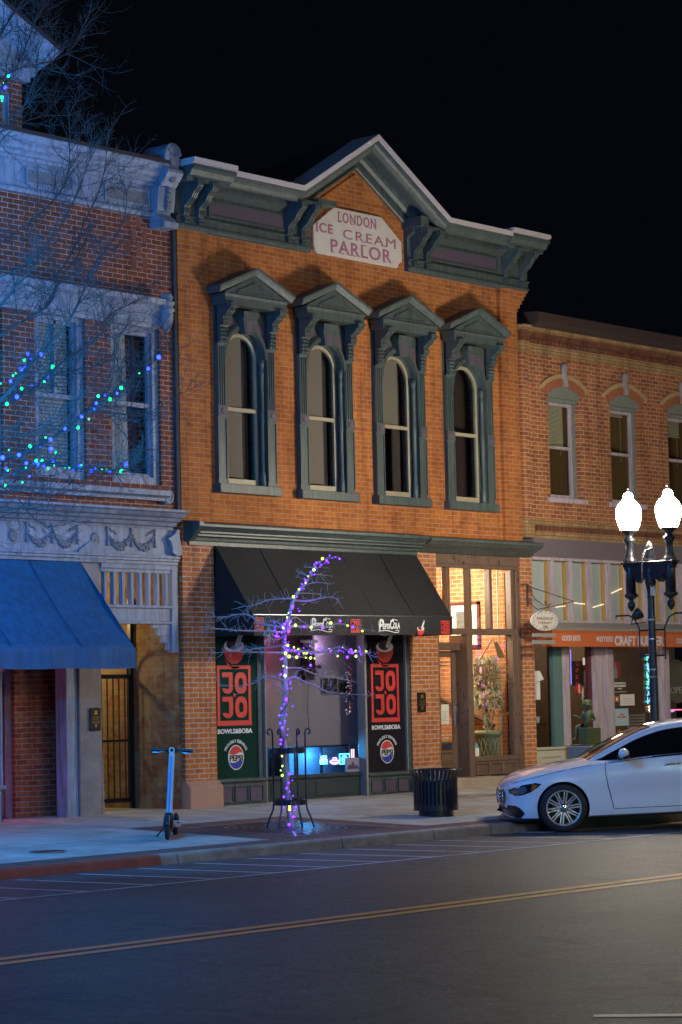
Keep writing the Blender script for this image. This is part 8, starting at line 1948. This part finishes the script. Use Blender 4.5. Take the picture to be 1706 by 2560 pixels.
mb = MB(); mb.rings([[(x, y, z) for y, z in ((-w_, .165), (w_, .165), (w_, .195), (-w_, .195))] for x, w_ in ((0.10, .36), (.14, .55), (.20, .70), (.42, .83))], closed=True, smooth=False, capa=True, capb=True); mb.build('front_splitter', 'trim', car)
# greenhouse
gz = interp([1.24, 1.40, 1.65, 1.9, 2.2, 2.5, 2.8, 3.2, 3.55, 3.9, 4.2, 4.35], [.945, 1.03, 1.155, 1.27, 1.362, 1.40, 1.41, 1.395, 1.335, 1.225, 1.11, 1.05])
gb = interp([1.24, 1.6, 2.2, 3.0, 3.6, 4.35], [.70, .815, .84, .845, .83, .70])
gr_ = interp([1.24, 1.6, 1.9, 2.2, 2.5, 3.2, 3.7, 4.35], [.62, .63, .61, .60, .60, .59, .60, .60])
def gsec(x):
    zt, wb, yr = gz(x), gb(x), gr_(x); z0 = fs(x)-.03; h = zt-z0
    return [(wb, z0), (wb-.012, z0+.06), (wb-(wb-yr)*.50, z0+h*.55), (yr+.055, zt-.085), (yr+.028, zt-.050), (yr-.02, zt-.028), (yr*.7, zt-.010), (yr*.35, zt-.002), (0, zt)]
gx = [1.24+.074*i for i in range(43)]
rows = []
for x in gx:
    h_ = gsec(x); rows.append([(x, -y, z) for y, z in h_]+[(x, y, z) for y, z in reversed(h_[:-1])])
mb = MB(); mb.rings(rows, closed=False, smooth=True); mb.build('glasshouse', 'cglass', car)
rows = []
for x in [2.12+.075*i for i in range(18)]:
    h_ = gsec(x)[4:]; rows.append([(x, -y, z+.007) for y, z in h_]+[(x, y, z+.007) for y, z in reversed(h_[:-1])])
mb = MB(); mb.rings(rows, closed=False, smooth=True); mb.build('roof', 'paint', car)
for side in (-1, 1):
    rows = []
    for i in range(44):
        x = 1.26+.0725*i; h_ = gsec(x); wide = 1.0 if x < 2.2 else 0.75 if x < 3.2 else 1.0+ (x-3.2)*1.2
        (ya, za), (yb, zb_), (yc, zc_) = h_[3], h_[4], h_[5]
        lo = Vector((0, ya, za)).lerp(Vector((0, h_[2][0], h_[2][1])), min(0.9, 0.10*wide if x < 3.2 else 0.12+(x-3.2)*0.6))
        rows.append([(x, side*(lo.y+.006), lo.z), (x, side*(ya+.010), za+.002), (x, side*(yb+.010), zb_+.007), (x, side*(yc+.004), zc_+.010)])
    mb = MB(); mb.rings(rows, closed=False, smooth=True); mb.build('roof_rail', 'paint', car)
    # dark line under the rail and pillar between the doors
    mb = MB(); mb.tube([(x, side*(gsec(x)[3][0]+.018), gsec(x)[3][1]-.016) for x in [1.55+.1*i for i in range(20)]], 0.006, 5); mb.build('window_seal', 'trim', car)
    mb = MB(); mb.rings([[(x_, side*(gsec(2.6)[j][0]+.004), gsec(2.6)[j][1]) for x_ in (2.58-0.02*j, 2.66-0.02*j)] for j in range(4)], closed=False); mb.build('door_pillar', 'trim', car)
    # mirror
    mb = MB(); mb.ball((1.66, side*1.03, 1.00), 0.1, 16, 10, (.72, 1.15, .72)); mo = mb.build('door_mirror', 'paint', car)
    mb = MB(); mb.tube([(1.62, side*.86, .945), (1.66, side*.98, .955)], [0.035, 0.03], 8); mb.ball((1.675, side*1.03, .965), 0.095, 14, 8, (.70, 1.10, .50)); mb.build('mirror_base', 'trim', mo)
# wheels
def car_wheel(cx, side):
    r, wd = 0.318, 0.225; y0 = side*(0.80+0.0); out = side
    mb = MB(); pr = [(.232, -.10), (.285, -.112), (.308, -.10), (.318, -.075), (.318, .075), (.308, .10), (.285, .112), (.232, .10)]
    n = 48; vs = [(cx+a*math.cos(2*PI*k/n), y0+y, r+a*math.sin(2*PI*k/n)) for a, y in pr for k in range(n)]
    mb.add(vs, [(i*n+k, i*n+(k+1) % n, (i+1)*n+(k+1) % n, (i+1)*n+k) for i in range(len(pr)-1) for k in range(n)], True)
    wh = mb.build('wheel', 'rubber', car)
    P = lambda rad, a, y: (cx+rad*math.cos(a), y0+out*y, r+rad*math.sin(a))
    mb = MB(); mb.rings([[P(.236, a, .085), P(.236, a, .108), P(.228, a, .110), P(.218, a, .095), P(.216, a, .02)] for a in [2*PI*k/48 for k in range(49)]], closed=False); mb.build('rim', 'alloy', wh)
    for k in range(10):
        a = 2*PI*k/10+.12; m2 = MB()
        for s_ in (-1, 1):
            a0, a1 = a+s_*.20, a+s_*.085; w0, w1 = .0065, .008
            def arm(rad, ac, wv, y):
                c, s2 = math.cos(ac), math.sin(ac); return [(cx+rad*c-s2*wv*q, y0+out*yy, r+rad*s2+c*wv*q) for q, yy in ((-1, y), (1, y), (1, y-.02), (-1, y-.02))]
            m2.rings([arm(.055, a+s_*.30, w0*1.3, .088), arm(.14, a+s_*.11, w1, .094), arm(.222, a+s_*.085, w0, .100)], closed=True, smooth=False, capa=True, capb=True)
        m2.build('spoke', 'alloy', wh)
    mb = MB(); mb.rings([[P(.062, a, .07), P(.060, a, .092), P(.03, a, .098), P(0.001, a, .098)] for a in [2*PI*k/24 for k in range(25)]], closed=False); mb.build('hub', 'chrome', wh)
    mb = MB()
    for k in range(5): a = 2*PI*k/5; mb.ball(P(.045, a, .096), 0.008, 6, 4)
    mb.build('wheel_nut', 'trim', wh)
    mb = MB(); mb.rings([[P(.15, a, .02), P(.06, a, .022)] for a in [2*PI*k/32 for k in range(33)]], closed=False); mb.build('brake_disc', 'iron_rough', wh)
    mb = MB(); mb.add([P(.215, 2*PI*k/32, -.02) for k in range(32)], [tuple(range(32))]); mb.build('wheel_back', 'trim', wh)
for cx in (0.84, 3.705):
    for side in (-1, 1): car_wheel(cx, side)
mb = MB(); mb.box(.35, 4.45, -.62, .62, .15, .60); mb.build('underbody', 'rubber', car)
print('objects', len(bpy.data.objects))
